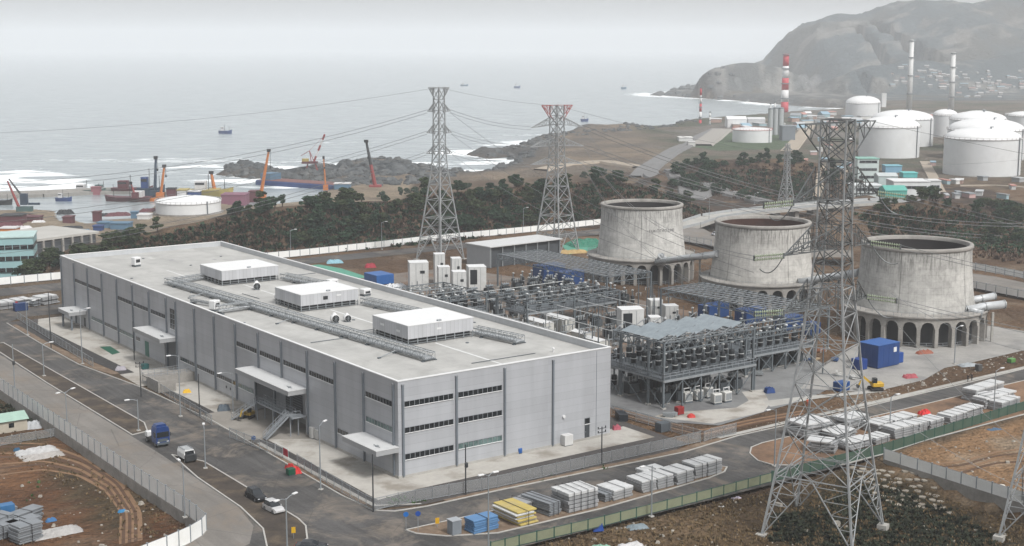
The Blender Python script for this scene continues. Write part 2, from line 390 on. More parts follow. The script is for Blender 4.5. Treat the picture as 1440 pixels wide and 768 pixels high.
bp = nd(nt, 'ShaderNodeBump'); bp.inputs['Strength'].default_value = .8; bp.inputs['Distance'].default_value = .8; nc_ = noise(nt, v, .035, 6, .75); nt.links.new(mth(nt, 'ADD', na, mth(nt, 'MULTIPLY', nc_, 14.)), bp.inputs['Height']); nt.links.new(bp.outputs[0], b.inputs['Normal'])
me.materials.append(m)

# ---- sea
sx = gaxis([(-7000, -1200, 400), (-1200, -500, 40), (-500, 320, 5), (320, 900, 20), (900, 7000, 500)])
sy = gaxis([(-500, 600, 100), (600, 1300, 5), (1300, 2400, 20), (2400, 4500, 100), (4500, 16000, 800)])
SX, SY = np.meshgrid(sx, sy); PS = np.stack([SX.ravel(), SY.ravel()], 1)
s1 = sdist(PS, coast)
for k in skerries: s1 = np.maximum(s1, sdist(PS, k))
# the breakwater shelters the harbour: surf only outside it
harb = sdist(PS, [(-700, 640), (-700, 905)] + gp((0, 272), (150, 266), (200, 270), (300, 266), (330, 270), (460, 262), (430, 300), (200, 330), (-40, 330)))
foam = sstep(s1, -75, -4)*.85+sstep(s1, -16, -2)*.6
wavy = fbm(PS[:, 0], PS[:, 1]*2.2, 50, 4, 101)
foam = foam*sstep(wavy, .3, .56)
surf = sstep(sdist(PS, gp((-60, 272), (150, 267), (140, 250), (60, 236), (-60, 244))), -10, 25); foam = np.maximum(foam, surf*sstep(wavy, .22, .5)*1.15)
surf2 = sstep(sdist(PS, gp((235, 236), (300, 231), (420, 233), (500, 232), (400, 241), (320, 236))), -12, 6); foam = np.maximum(foam, surf2*1.0*sstep(wavy, .2, .5))
surf3 = sstep(sdist(PS, gp((300, 246), (400, 256), (390, 264), (330, 258), (295, 250))), -12, 6); foam = np.maximum(foam, surf3*.95*sstep(wavy, .2, .5))
surf4 = sstep(sdist(PS, gp((640, 240), (700, 243), (735, 228), (690, 212), (650, 222), (620, 236))), -10, 20); foam = np.maximum(foam, surf4*.9*sstep(wavy, .3, .55))
strk = fbm(PS[:, 0]*.35, PS[:, 1]*1.6, 60, 4, 111); foam = np.maximum(foam, sstep(strk, .66, .76)*.5*sstep(s1, -420, -60)*(PS[:, 1] < 1500))
foam = foam*np.where(harb > 0, 0, 1)
calm = sstep(harb, -10, 10)
me = bpy.data.meshes.new('sea'); nx, ny = len(sx), len(sy)
idx = (np.arange(ny-1)[:, None]*nx+np.arange(nx-1)[None]).ravel(); F4 = np.stack([idx, idx+1, idx+1+nx, idx+nx], 1)
me.vertices.add(len(PS)); me.vertices.foreach_set('co', np.stack([PS[:, 0], PS[:, 1], np.full(len(PS), SEA)], 1).ravel().astype(np.float32))
me.loops.add(len(F4)*4); me.loops.foreach_set('vertex_index', F4.ravel().astype(np.int32))
me.polygons.add(len(F4)); me.polygons.foreach_set('loop_start', np.arange(0, len(F4)*4, 4, dtype=np.int32)); me.polygons.foreach_set('loop_total', np.full(len(F4), 4, np.int32))
me.update(); me.validate()
ca = me.color_attributes.new('foam', 'FLOAT_COLOR', 'POINT'); ca.data.foreach_set('color', np.stack([foam, calm, foam*0, foam*0+1], 1).ravel().astype(np.float32))
sea = bpy.data.objects.new('sea', me); COL.objects.link(sea); struct(sea)
m, nt, b = newmat('sea water'); v = coords(nt); at = nd(nt, 'ShaderNodeVertexColor', layer_name='foam'); sp = nd(nt, 'ShaderNodeSeparateColor'); nt.links.new(at.outputs[0], sp.inputs[0])
vw = coords(nt, (.035, .11, 1)); w1 = noise(nt, vw, 1., 5, .62, .4); w2 = noise(nt, coords(nt, (.3, .7, 1)), 1., 4, .6)
fo = noise(nt, coords(nt, (.05, .12, 1)), 1.4, 7, .72, .8)
ff = mapr(nt, mth(nt, 'ADD', sp.outputs[0], mth(nt, 'MULTIPLY', mth(nt, 'SUBTRACT', fo, .5), 1.7)), .42, .72)
ff = mth(nt, 'MULTIPLY', ff, mapr(nt, sp.outputs[0], .02, .2))
caps = mth(nt, 'MULTIPLY', mapr(nt, noise(nt, coords(nt, (.02, .16, 1)), 1.3, 5, .7), .7, .76), .35)
caps = mth(nt, 'MULTIPLY', caps, mth(nt, 'SUBTRACT', 1., sp.outputs[1]))
fa = mth(nt, 'MAXIMUM', ff, caps)
wc = mixc(nt, mapr(nt, w1, .35, .65), (.19, .225, .24, 1), (.3, .335, .345, 1)); nt.links.new(mixc(nt, fa, wc, (.74, .77, .78, 1)), b.inputs['Base Color'])  # pale sky reflection put into the water colour, varied with the swell
nt.links.new(mapr(nt, fa, 0, 1, .24, .8), b.inputs['Roughness']); b.inputs['Specular IOR Level'].default_value = .5
bp = nd(nt, 'ShaderNodeBump'); bp.inputs['Distance'].default_value = 1.2
nt.links.new(mth(nt, 'ADD', mth(nt, 'MULTIPLY', w1, 1.6), mth(nt, 'MULTIPLY', w2, .5)), bp.inputs['Height']); nt.links.new(mapr(nt, sp.outputs[1], 0, 1, .55, .06), bp.inputs['Strength'])
nt.links.new(bp.outputs[0], b.inputs['Normal']); me.materials.append(m)

# ---- haze: one closed box of thin pale air round camera and scene
hb = MB(); hb.box(-7100, 7100, -560, 16100, -26, 225)
m, nt, b = newmat('sea haze'); nt.nodes.remove(b)
pv = nd(nt, 'ShaderNodeVolumePrincipled'); pv.inputs['Color'].default_value = (.95, .975, 1, 1); pv.inputs['Density'].default_value = .00017; pv.inputs['Anisotropy'].default_value = .1
nt.links.new(pv.outputs[0], [n for n in nt.nodes if n.type == 'OUTPUT_MATERIAL'][0].inputs['Volume'])
hz = hb.build('haze', m); struct(hz, 'stuff')

# ================================================================ sheets on the site
def sheet(name, pts, lvl, m, wobble=0., thick=0.):
    """flat paving from (v,u) outline; lvl = layer number, 4 mm apart; wobble roughens an edge of bare earth"""
    P = []
    n = len(pts)
    for i in range(n):
        a, b_ = pts[i], pts[(i+1) % n]; L = math.dist(a, b_); k = max(1, int(L/1.5)) if wobble else 1
        for j in range(k):
            t = j/k; vv = a[0]+(b_[0]-a[0])*t; uu = a[1]+(b_[1]-a[1])*t
            if wobble: vv += random.uniform(-1, 1)*wobble; uu += random.uniform(-1, 1)*wobble
            P.append(S(vv, uu)[:2])
    from mathutils.geometry import tessellate_polygon
    z = .004*lvl+thick
    tri = tessellate_polygon([[Vector((p[0], p[1], 0)) for p in P]])
    M = MB(); fs = []
    for t in tri:
        a, b_, c = (P[i] for i in t)
        fs.append(t if (b_[0]-a[0])*(c[1]-a[1])-(b_[1]-a[1])*(c[0]-a[0]) > 0 else t[::-1])
    M.add([(p[0], p[1], z) for p in P], fs)
    if thick:
        area = sum(P[i][0]*P[(i+1) % len(P)][1]-P[(i+1) % len(P)][0]*P[i][1] for i in range(len(P)))
        R = P if area > 0 else P[::-1]
        for i in range(len(R)):
            a, b_ = R[i], R[(i+1) % len(R)]; M.quad((a[0], a[1], -.05), (b_[0], b_[1], -.05), (b_[0], b_[1], z), (a[0], a[1], z))
    o = M.build(name, m); return struct(o)
def kerb(pts, closed=True, w=.24, h=.13, name='kerb'):
    M = MB(); n = len(pts)
    for i in range(n if closed else n-1):
        a, b_ = pts[i], pts[(i+1) % n]; A = Vector(S(*a)); B = Vector(S(*b_)); d = (B-A).normalized()*w*.5
        M.beam(A-d+Vector((0,0,h/2)), B+d+Vector((0,0,h/2-.002*(i % 2))), w, h)
    return struct(M.build(name, mat('kerb concrete', (.5, .49, .46), .85, 0, .18, .5)))
def asphalt(name, col, var=.3):
    col = tuple(c*.54 for c in col)
    if name in MATS: return MATS[name]
    m, nt, b = newmat(name); v = coords(nt)
    r = nd(nt, 'ShaderNodeMapping'); r.inputs['Rotation'].default_value = (0, 0, -AV); nt.links.new(v, r.inputs[0])
    st = nd(nt, 'ShaderNodeMapping'); st.inputs['Scale'].default_value = (.9, .03, 1); nt.links.new(r.outputs[0], st.inputs[0])
    n0 = noise(nt, v, .06, 6, .7, .6); n1 = noise(nt, st.outputs[0], 1., 4); n2 = noise(nt, v, 2.5, 3)
    f = mth(nt, 'ADD', mth(nt, 'ADD', mth(nt, 'MULTIPLY', n0, .5), mth(nt, 'MULTIPLY', n1, .3)), mth(nt, 'MULTIPLY', n2, .2))
    c = mixc(nt, mapr(nt, f, .4, .6), tuple(k*(1-var) for k in col)+(1,), tuple(k*(1+var) for k in col)+(1,))
    dd = mapr(nt, noise(nt, v, .11, 5, .7, 1.), .5, .64, 0, .7); c = mixc(nt, dd, c, (.17, .145, .12, 1))
    cr = nd(nt, 'ShaderNodeTexVoronoi', feature='DISTANCE_TO_EDGE'); cr.inputs['Scale'].default_value = .09; nt.links.new(v, cr.inputs['Vector'])
    c = mixc(nt, mapr(nt, cr.outputs[0], .0, .008, .45, 0), c, (.03, .03, .03, 1))
    nt.links.new(c, b.inputs['Base Color']); b.inputs['Roughness'].default_value = .9; b.inputs['Specular IOR Level'].default_value = .25
    MATS[name] = m; return m
AS = asphalt('worn asphalt', (.115, .112, .11), .42); AD = asphalt('dark asphalt', (.07, .069, .07), .22); ASP = asphalt('pale dusty road', (.29, .272, .25), .2)
BLK = mat('black gravel strip', (.045, .043, .044), .95, 0, .5, 2.2, (.12, .11, .1), .5)
GRV = mat('grey gravel strip', (.075, .068, .066), .95, 0, .4, 2.2, (.13, .118, .108), .5)
SLAB = mat('concrete apron', (.5, .48, .44), .9, 0, .2, .22, (.24, .21, .17), .75)
DIRT = mat('bare earth', (.2, .14, .095), .98, 0, .4, .8, (.32, .25, .18), .6)
DIRTD = mat('dark bare earth', (.065, .052, .042), .98, 0, .5, .35, (.15, .115, .08), .8)
RUST = mat('orange earth', (.25, .15, .09), .98, 0, .55, .18, (.13, .085, .06), .9)
# main carriageways
WALLPX = [(-60, 508), (0, 548), (100, 615), (200, 683), (258, 720), (277, 734), (290, 746), (284, 753), (268, 763), (235, 778), (180, 800)]
WV = [Q(*k) for k in WALLPX]
wf = [(WV[0][0], 190)]+WV
sheet('road', wf+[(-90, -14), (-90, -70), (-20, -70), (-6, -37.3), (13, -37.6), (47, -38.1), (75.7, -37.8), (89, -36.5), (121, -36.1), (240, -34), (330, -34), (330, -12), (153, -12.7), (110, -14), (63.5, -14), (48, -15.6), (-4, -14.5), (-11.4, -11.3), (-11.2, 20), (-10.2, 52), (-11.5, 85), (-15, 114), (-15, 139), (-14.3, 171), (-9, 177), (10, 176), (10, 190)], 1, AS)
sheet('outer_road', wf+[(-62, -19), (-44, -18.5), (-33.2, -13.5), (-29.5, -7), (-27.5, 3), (-26.6, 36), (-26.5, 150), (-26.5, 190)], 2, ASP)
# rear road and cross road
sheet('rear_road', [(-60, 212), (-60, 225), (17, 225), (97, 226), (134, 225), (217, 226), (262, 230), (262, 221), (217, 214), (142, 214), (96, 214), (12, 212)], 2, AS)
sheet('cross_road', [(-60, 190), (-60, 212), (-45, 212), (-45, 190)], 3, AS)
# factory surrounds
sheet('gravel_strip', [(-14, 172), (-10.9, 114), (-9.6, 86), (-9.2, 52), (-10.5, 20), (-10.6, -10.8), (-3.7, -13.4), (10, -13.6), (48, -14.4), (53, -12.6), (53.5, 15), (60, 174)], 3, GRV)
sheet('black_strip', [(-14.2, 168), (-9.8, 86), (-7.0, 86), (-5.5, 100), (-5.6, 168)], 4, BLK)
sheet('black_strip', [(-10., 82), (-9.3, 46), (-5.3, 46), (-5.3, 66), (-7.2, 82)], 4, BLK)
sheet('black_strip', [(-9.6, 31), (-10.1, -7.5), (-8.9, -8.6), (-8.9, -7.9), (-7.9, 20), (-7.6, 31)], 4, BLK)
sheet('apron', [(-8.6, 164), (-7.2, 66), (-7.3, 38), (-7.6, 20), (-8.3, -7.4), (0, -6.3), (51, -5.9), (51, 3), (46, 3), (46, 172), (-6, 172)], 5, SLAB)
sheet('dock_apron', [(-10.6, 57), (-10.6, 36), (-1, 30), (3, 31), (3, 56), (-1, 58)], 6, mat('dock concrete', (.3, .28, .25), .9, 0, .2, .3, (.2, .18, .16), .5))
sheet('dock_apron', [(-11, 99), (-11.3, 86), (-1, 85), (-1, 99)], 6, SLAB)
kerb([(-14.3, 171), (-15, 139), (-15, 114), (-11.5, 85), (-10.2, 52), (-11.2, 20), (-11.9, -2), (-11.4, -11.3), (-9, -13.6), (-3.7, -14.5), (9.8, -14.6), (32.8, -15.5), (48.3, -16.2), (64, -14.2), (86, -14.6), (110, -13.8), (131, -13.5), (153.5, -12.7), (240, -12)], False)
sheet('verge', [(-13.9, 168), (-14.6, 139), (-14.6, 114), (-12.3, 100), (-10.6, 100), (-13.2, 139), (-12.7, 168)], 6, DIRT, .12)
sheet('verge', [(-9.9, 82), (-9.6, 52), (-9.2, 60), (-9.2, 82)], 6, DIRT, .08)
sheet('verge', [(-10.9, 32), (-11.5, -8), (-10.4, -8), (-10, 32)], 6, DIRT, .12)
sheet('verge', [(0, -14.3), (48, -15.9), (60, -14.4), (60, -13.2), (48, -14.2), (0, -13.2)], 6, DIRT, .15)
sheet('footway', [(-9.1, 33), (-10.0, 33), (-10.5, -9.5), (-3.7, -13.1), (-3.7, -12.6), (-9.7, -9.2)], 7, conc())
# islands
i1 = [(-22, 147), (-21.3, 58), (-23, 52), (-26.2, 51.2), (-26.3, 100), (-25.6, 147)]
i2 = [(-25.2, 34.9), (-22.3, 28), (-22.4, 8), (-22.6, -8), (-23.2, -11.6), (-25.5, -16.5), (-29, -19.3), (-33, -19.5), (-31.6, -15.8), (-28.9, -9), (-27.4, 2), (-26.8, 20)]
i3 = [(-12, -21.8), (-6, -22), (3, -22.3), (22, -23), (44, -24.6), (48, -25.6), (48.6, -27), (46.5, -28.6), (42, -29.6), (18, -31.2), (-1.7, -30.8), (-8.5, -27.5), (-11.5, -24)]
i4 = [(57.5, -23.6), (60.5, -21), (64, -20.2), (85, -20), (117, -19.6), (150, -19.2), (330, -18), (330, -33.5), (121, -35.8), (89, -36.2), (75.7, -37.4), (66, -37.5), (60, -34), (55.8, -30.6), (55.6, -27.4)]
for q, mm in ((i1, DIRTD), (i2, DIRTD), (i3, DIRT), (i4, RUST)):
    sheet('traffic_island', q, 3, mm, thick=.06); kerb(q)
# working yards right of the factory
sheet('substation_yard', [(57.6, 14), (57.2, 2), (62, -2), (66, -7), (95, -3), (104, 0), (118, 2), (120, 14), (128, 30), (128, 46), (66, 46), (62, 40)], 3, mat('grey yard concrete', (.23, .235, .235), .9, 0, .3, .12, (.12, .12, .125), .8))
sheet('pale_pad', [(66, -5.5), (60, 5), (64, 5.5), (78, .5), (84, 3), (88, 9), (93, 8), (86, -1), (80, -5)], 4, SLAB)
sheet('site_track', [(84, -3), (97, -4), (112, -8.2), (112, -6.4), (97, -1.5), (86, 1)], 5, conc())
sheet('pale_pad', [(100, 4), (109, -7), (127, -6.4), (140, -1.8), (150, -2), (176, -1), (190, 12), (188, 24), (170, 30), (150, 28), (128, 20)], 4, mat('tower apron', (.36, .35, .33), .9, 0, .22, .2, (.2, .2, .2), .6))
sheet('substation_yard', [(66, 46), (128, 46), (140, 60), (140, 130), (128, 180), (80, 182), (62, 150), (56, 100), (56, 60)], 4, mat('mixed grey hardcore', (.2, .17, .145), .95, 0, .5, .2, (.2, .12, .075), .95))
sheet('footway', [(60, -13.6), (110, -13.4), (153, -12.3), (240, -11.5), (240, -10.6), (153, -11.2), (110, -11.8), (60, -12.4)], 5, conc())
sheet('green_netting', [(88, 180), (97.5, 179.4), (99, 200), (97, 211), (89, 211)], 5, mat('green dust netting', (.1, .33, .24), .8, 0, .25, .5))
sheet('green_mat', [Q(140, 488), Q(155, 487), Q(169, 496), Q(158, 499)], 8, mat('dark green mat', (.01, .1, .06), .8))
# ================================================================ FACTORY
def panelmat(name, col, pitch=1.38, bay=10.3, vert=False, dark=.7, jw=.05):
    m, nt, b = newmat(name); v = coords(nt); s = nd(nt, 'ShaderNodeSeparateXYZ'); nt.links.new(v, s.inputs[0])
    if vert: q = mth(nt, 'ADD', s.outputs[0], s.outputs[1]); q2 = s.outputs[2]
    else: q = s.outputs[2]; q2 = mth(nt, 'ADD', s.outputs[0], s.outputs[1])
    t = mth(nt, 'DIVIDE', q, pitch); fr = mth(nt, 'FRACT', t); j = mth(nt, 'LESS_THAN', fr, jw/pitch)
    cmb = nd(nt, 'ShaderNodeCombineXYZ'); nt.links.new(mth(nt, 'FLOOR', t), cmb.inputs[0]); nt.links.new(mth(nt, 'FLOOR', mth(nt, 'DIVIDE', q2, bay)), cmb.inputs[1])
    wn_ = nd(nt, 'ShaderNodeTexWhiteNoise'); nt.links.new(cmb.outputs[0], wn_.inputs['Vector'])
    n0 = noise(nt, coords(nt, (.35, .35, .05)), 1., 5, .6)
    k = mth(nt, 'MULTIPLY', mapr(nt, wn_.outputs['Value'], 0, 1, .95, 1.04), mapr(nt, n0, .32, .62, .9, 1.04))
    k = mth(nt, 'MULTIPLY', k, mapr(nt, j, 0, 1, 1, dark))
    sc_ = nd(nt, 'ShaderNodeVectorMath', operation='SCALE'); sc_.inputs[0].default_value = tuple(k_*.84 for k_ in col); nt.links.new(k, sc_.inputs[3]); nt.links.new(sc_.outputs[0], b.inputs['Base Color'])
    b.inputs['Roughness'].default_value = .45; b.inputs['Metallic'].default_value = .15
    return m
WALL = panelmat('ribbed wall cladding', (.435, .45, .475), jw=.035)
PARA = panelmat('parapet cladding', (.5, .52, .54), 9.0, 9.0, True, .8, .07)
HOUS = panelmat('fluted plant cladding', (.5, .51, .53), .9, 50, True, .82, .12)
TRIMW = mat('white coping', (.82, .83, .83), .4, 0, .05)
PIPE = mat('slate downpipe', (.2, .23, .26), .5, .2, .15)
GLASS = mat('dark window glass', (.012, .016, .02), .12, 0, .4, .35, spec=.8)
GLASS2 = mat('green window glass', (.16, .24, .23), .18, 0, .5, .5, (.03, .06, .06), .7, spec=.8)
FRAME = mat('grey window frame', (.3, .32, .34), .5, .2, .1)
L, Wd, H = 170.2, 45.2, 16.55
fac = empty('factory', S(0, 0), AV, 'huge long grey panel-clad factory hall with flat roof, white canopies and rows of narrow windows', 'factory')
# long face at x=0 (faces -x), short face at y=0 (faces -y)
w = MB()
rec = (33., 54.5, 7.7, 4.5)       # loading recess: y0,y1,height,depth
rec2 = (93.4, 100.5, 6.9, 3.)
w.box(0, Wd, rec2[1], L, 0, H-.1); w.box(0, Wd, 0, rec[0], 0, H-.1); w.box(0, Wd, rec[1], rec2[0], 0, H-.1)
for r in (rec, rec2): w.box(0, Wd, r[0], r[1], r[2], H-.1); w.box(r[3], Wd, r[0], r[1], 0, r[2])
w.box(-.012, 0, 158.8, L, 5.2, 5.4)
wall = w.build('wall', WALL, fac)
# the roof deck sits inside the parapet: cut look by raising parapet walls round a deck
for i in range(0): pass
bpy.data.meshes.remove(wall.data)
w = MB(); D0 = 15.2
segs = [(0, 0, rec[0], 0), (rec[0], rec[2], rec[1], 0), (rec[1], 0, rec2[0], 0), (rec2[0], rec2[2], rec2[1], 0), (rec2[1], 0, L, 0)]
for y0, z0, y1, _ in segs: w.quad((0, y0, z0), (0, y0, H-.1), (0, y1, H-.1), (0, y1, z0))
for r in (rec, rec2):
    y0, y1, h, d = r
    w.quad((d, y0, 0), (d, y0, h), (d, y1, h), (d, y1, 0)); w.quad((0, y0, h), (d, y0, h), (d, y1, h), (0, y1, h))
    w.quad((0, y0, 0), (d, y0, 0), (d, y0, h), (0, y0, h)); w.quad((0, y1, 0), (0, y1, h), (d, y1, h), (d, y1, 0))
w.quad((0, 0, 0), (Wd, 0, 0), (Wd, 0, H-.1), (0, 0, H-.1)); w.quad((Wd, 0, 0), (Wd, L, 0), (Wd, L, H-.1), (Wd, 0, H-.1)); w.quad((Wd, L, 0), (0, L, 0), (0, L, H-.1), (Wd, L, H-.1))
wall = w.build('wall', WALL, fac)
p = MB()   # inner parapet faces
p.box(.01, .35, .35, L-.35, D0, H-.1); p.box(Wd-.35, Wd-.01, .35, L-.35, D0, H-.1); p.box(.01, Wd-.01, .01, .35, D0, H-.1); p.box(.01, Wd-.01, L-.35, L-.01, D0, H-.1)
p.build('parapet', PARA, fac)
c = MB(); c.box(-.1, .42, -.1, L+.1, H-.1, H+.06); c.box(Wd-.42, Wd+.1, -.1, L+.1, H-.1, H+.06); c.box(.42, Wd-.42, -.1, .42, H-.1, H+.06); c.box(.42, Wd-.42, L-.42, L+.1, H-.1, H+.06)
c.build('coping', TRIMW, fac)
# roof deck: pale membrane with lap seams
m, nt, b = newmat('roof membrane'); v = coords(nt); s = nd(nt, 'ShaderNodeSeparateXYZ'); nt.links.new(v, s.inputs[0])
j = mth(nt, 'LESS_THAN', mth(nt, 'FRACT', mth(nt, 'DIVIDE', s.outputs[0], 2.05)), .03); j2 = mth(nt, 'LESS_THAN', mth(nt, 'FRACT', mth(nt, 'DIVIDE', s.outputs[1], 20.6)), .004)
k = mth(nt, 'MULTIPLY', mapr(nt, noise(nt, coords(nt, (.2, .03, 1)), 1., 5, .6), .3, .7, .86, 1.08), mapr(nt, mth(nt, 'MAXIMUM', j, j2), 0, 1, 1, .9))
k = mth(nt, 'MULTIPLY', k, mapr(nt, noise(nt, v, .16, 7, .72, .5), .34, .6, .8, 1.04))
sc_ = nd(nt, 'ShaderNodeVectorMath', operation='SCALE'); sc_.inputs[0].default_value = (.36, .358, .343); nt.links.new(k, sc_.inputs[3]); nt.links.new(sc_.outputs[0], b.inputs['Base Color']); b.inputs['Roughness'].default_value = .7
r_ = MB(); r_.quad((.3, .3, D0+.1), (Wd-.3, .3, D0+.1), (Wd-.3, L-.3, D0+.1), (.3, L-.3, D0+.1)); rd = r_.build('roof', m, fac)
st = MB()

for (a, b_) in (((13, 52.5), (13.25, 27)), ((24, 68), (24.5, 41)), ((22.5, 108), (22.9, 81.5)), ((24, 26.5), (24.5, 5)), ((16, 138), (16.4, 121))): st = MB(); st.box(a[0], b_[0], b_[1], a[1], D0+.104, D0+.115); st.build('walkway_strip', mat('white walkway strip', (.74, .75, .74), .7, 0, .15), rd)
for y0, y1 in ((0, rec[0]), (rec[1], rec2[0]), (rec2[1], L)): pl = MB(); pl.box(-.09, .0, y0, y1, 0, .45); pl.build('plinth', conc(), fac)
pl = MB(); pl.box(-.09, Wd+.02, -.09, 0, 0, .45); pl.build('plinth', conc(), fac)
PIL = [1.3, 11.2, 21.3, 31.8, 42.2, 52.2, 62.6, 72.9, 83, 93.1, 98.5, 108.6, 118.8, 129, 139.2, 149.5, 159.6, 169.6]
def pipe_(x0, x1, y0, y1, z0, z1):
    q = MB(); q.box(x0, x1, y0, y1, z0, z1); o = q.build('downpipe', PIPE, fac)
    t = MB(); t.box(x0-.04, x1+.04, y0-.04, y1+.04, z1, z1+.22); t.build('hopper', FRAME, o)
for y in PIL:
    z0 = {42.2: 8.95, 52.2: 8.95, 98.5: 8.05, 108.6: 8.05}.get(y, .3)
    pipe_(-.3, 0, y-.17, y+.17, z0, 15.75)
for x in (.85, 11.4, 21.4, 31.9, 41.9)[:4]: pipe_(x-.17, x+.17, -.3, 0, .3, 15.75)
q = MB(); q.box(41.86, 41.94, -.03, 0, .4, 16.2); q.build('cladding_joint', PIPE, fac)
def window(a0, a1, z0, z1, face, g, n=None):
    """ribbon window; face 'L' on the long side (a = y), 'S' on the short side (a = x)"""
    n = n or max(2, int(round((a1-a0)/.95))); f = MB(); gl = MB()
    def bx(M, p0, p1, q0, q1, d0, d1):
        if face == 'L': M.box(-d1, -d0, p0, p1, q0, q1)
        else: M.box(p0, p1, -d1, -d0, q0, q1)
    bx(gl, a0, a1, z0, z1, .004, .02)
    bx(f, a0, a1, z1, z1+.07, .0, .09); bx(f, a0-.06, a0, z0, z1+.07, 0, .09); bx(f, a1, a1+.06, z0, z1+.07, 0, .09)
    for i in range(1, n): t = a0+(a1-a0)*i/n; bx(f, t-.045, t+.045, z0, z1, .02, .08)
    o = f.build('window', FRAME, fac); gl.build('pane', g, o)
    sl = MB(); bx(sl, a0-.1, a1+.1, z0-.1, z0, 0, .16); sl.build('sill', TRIMW, o)
for a0, a1 in ((140.3, 149), (150.2, 158.9), (109, 118.3), (119.4, 128.4), (99.4, 107.6)): window(a0, a1, 11.05, 11.95, 'L', GLASS)
for a0, a1 in ((53, 62), (42.8, 51.5), (32.5, 41.4), (21.9, 31)): window(a0, a1, 11.6, 12.5, 'L', GLASS)
window(1.8, 10.5, 11.9, 12.8, 'L', GLASS); window(1.8, 10.5, 7.55, 8.4, 'L', GLASS2)
for a0, a1, g in ((139.7, 147.8, GLASS2), (129.6, 138.4, GLASS), (119.4, 128.3, GLASS2), (115.2, 117.4, GLASS), (83.4, 91.4, GLASS), (73.5, 82.3, GLASS), (63.1, 72.2, GLASS), (55.0, 61.8, GLASS2), (17, 20.7, GLASS)): window(a0, a1, 3.15, 4.0, 'L', g)
window(93.8, 96.4, 9.4, 13.9, 'L', GLASS, 2)
q = MB(); 
for z in (10.5, 11.65, 12.8): q.box(-.1, 0, 93.7, 96.5, z, z+.1)
q.build('transom', FRAME, fac)
for z0, z1, g2 in ((12.05, 12.95, GLASS), (7.6, 8.5, GLASS), (3.05, 4.0, GLASS2)):
    window(1.25, 10.75, z0, z1, 'S', GLASS, 10); window(11.85, 20.8, z0, z1, 'S', g2, 9)
window(39.25, 40.35, 3.0, 4.05, 'S', GLASS, 1)
def door(x0, x1, y0, y1, z0, z1, m, nm='door'):
    q = MB(); q.box(x0, x1, y0, y1, z0, z1); o = q.build(nm, m, fac)
    if nm == 'door':
        h = MB(); 
        if x1-x0 < y1-y0: h.box(x0-.07, x0, y0+.12, y0+.2, 1.0+z0, 1.2+z0)
        else: h.box(x0+.12, x0+.2, y0-.07, y0, 1.0+z0, 1.2+z0)
        h.build('handle', steel(), o)
    else:
        h = MB()
        for i in range(int((z1-z0)/.5)): h.box(x0-.03, x0, y0, y1, z0+.5*i+.2, z0+.5*i+.26)
        h.build('slat', FRAME, o)
DD = mat('dark grey door', (.06, .07, .08), .5, .1, .2); DG = mat('green door', (.02, .16, .12), .4)
door(39.25, 40.35, -.05, 0, .45, 2.8, DD)
door(-.06, 0, 109.9, 112.2, .3, 3.9, DG)
door(rec[3]-.08, rec[3], 34.6, 41, 0, 4.2, DD, 'roller_shutter'); door(rec[3]-.08, rec[3], 43, 50, 0, 4.6, DD, 'roller_shutter')
door(rec2[3]-.06, rec2[3], 94.2, 95.4, 0, 3.2, DD); door(rec2[3]-.06, rec2[3], 96.4, 97.6, 0, 3.2, DD)
door(-.06, 0, 152.5, 153.7, .3, 2.7, DD)
for a, b_, y0, y1, z, cols in ((-4.3, 0, -.1, 11.3, 5.5, [(-.35, .3)]), (-3.9, 0, 32.1, 54.6, 8.9, [(-.4, 53.4)]), (-3.9, 0, 93.2, 108.8, 8.0, [(-.4, 104)]), (-4.6, 0, 151.2, 159.4, 4.8, [(-3.9, 158.8)])):
    q = MB(); q.box(a, b_-.0, y0, y1, z-.95, z-.12); o = q.build('canopy', FRAME if 0 else mat('canopy fascia', (.42, .43, .44), .5, .1, .1), fac)
    t = MB(); t.box(a-.06, b_, y0-.06, y1+.06, z-.12, z); t.build('canopy_roof', mat('canopy roof sheet', (.68, .69, .69), .5, 0, .1, .5), o)
    t = MB(); t.box(a+1.2, a+1.7, y0+2, y0+2.4, z, z+.25); t.tube([(a+1.4, y0+1.2, z+.15), (a+1.4, y0+3.2, z+.15)], .06); t.build('roof_outlet', steel(), o)
for x, y, h in ((-.2, 53.8, 7.9), (.8, 47.5, 7.7), (.8, 40.5, 7.7), (-3.9, 158.6, 3.8), (-3.9, 152, 3.8), (.3, 10.9, 4.5), (.4, 100.2, 7)):
    q = MB(); q.box(x, x+.4, y, y+.4, 0, h); q.build('column', PIPE, fac)
q = MB(); q.box(-.16, 0, 54.9, 55.1, .2, .4); 
for y in (65.6, 67.6): q.box(-.08, 0, y, y+.45, 1.7, 2.2)
q.build('wall_vent', DD, fac)
q = MB(); q.tube([(31.2+3.2, -.25, 5.2), (31.2+3.2, 0, 5.2)], .3, 10); q.build('wall_lamp', white(), fac)

# ---- steel stair and gallery in front of the loading recess (moves with the hall: built on)
def rail(M, pts, h=1.1, step=1.2, r=.035):
    for a, b_ in zip(pts[:-1], pts[1:]):
        a = Vector(a); b_ = Vector(b_); n = max(1, int((b_-a).length/step))
        for k in (h, h*.5): M.beam(a+Vector((0,0,k)), b_+Vector((0,0,k)), r*2)
        for i in range(n+1): q = a.lerp(b_, i/n); M.beam(q, q+Vector((0,0,h)), r*2)
GALV = mat('stair steel', (.36, .39, .42), .5, .3, .2, 1.)
st = empty('access_stair', S(-2.2, 33), AV, 'grey steel gallery with two steep stair flights under the largest white canopy', 'stair')
P = MB(); z = 3.7
P.box(-.9, .9, 0, 14.6, z-.28, z); P.box(-.9, 2.0, -.6, 1.2, z-.26, z-.005); pf = P.build('platform', GALV, st)
for x in (-.8, .8):
    for y in (.3, 7.4, 14.2): q = MB(); q.box(x-.09, x+.09, y-.09, y+.09, 0, z-.28); q.build('leg', GALV, st)
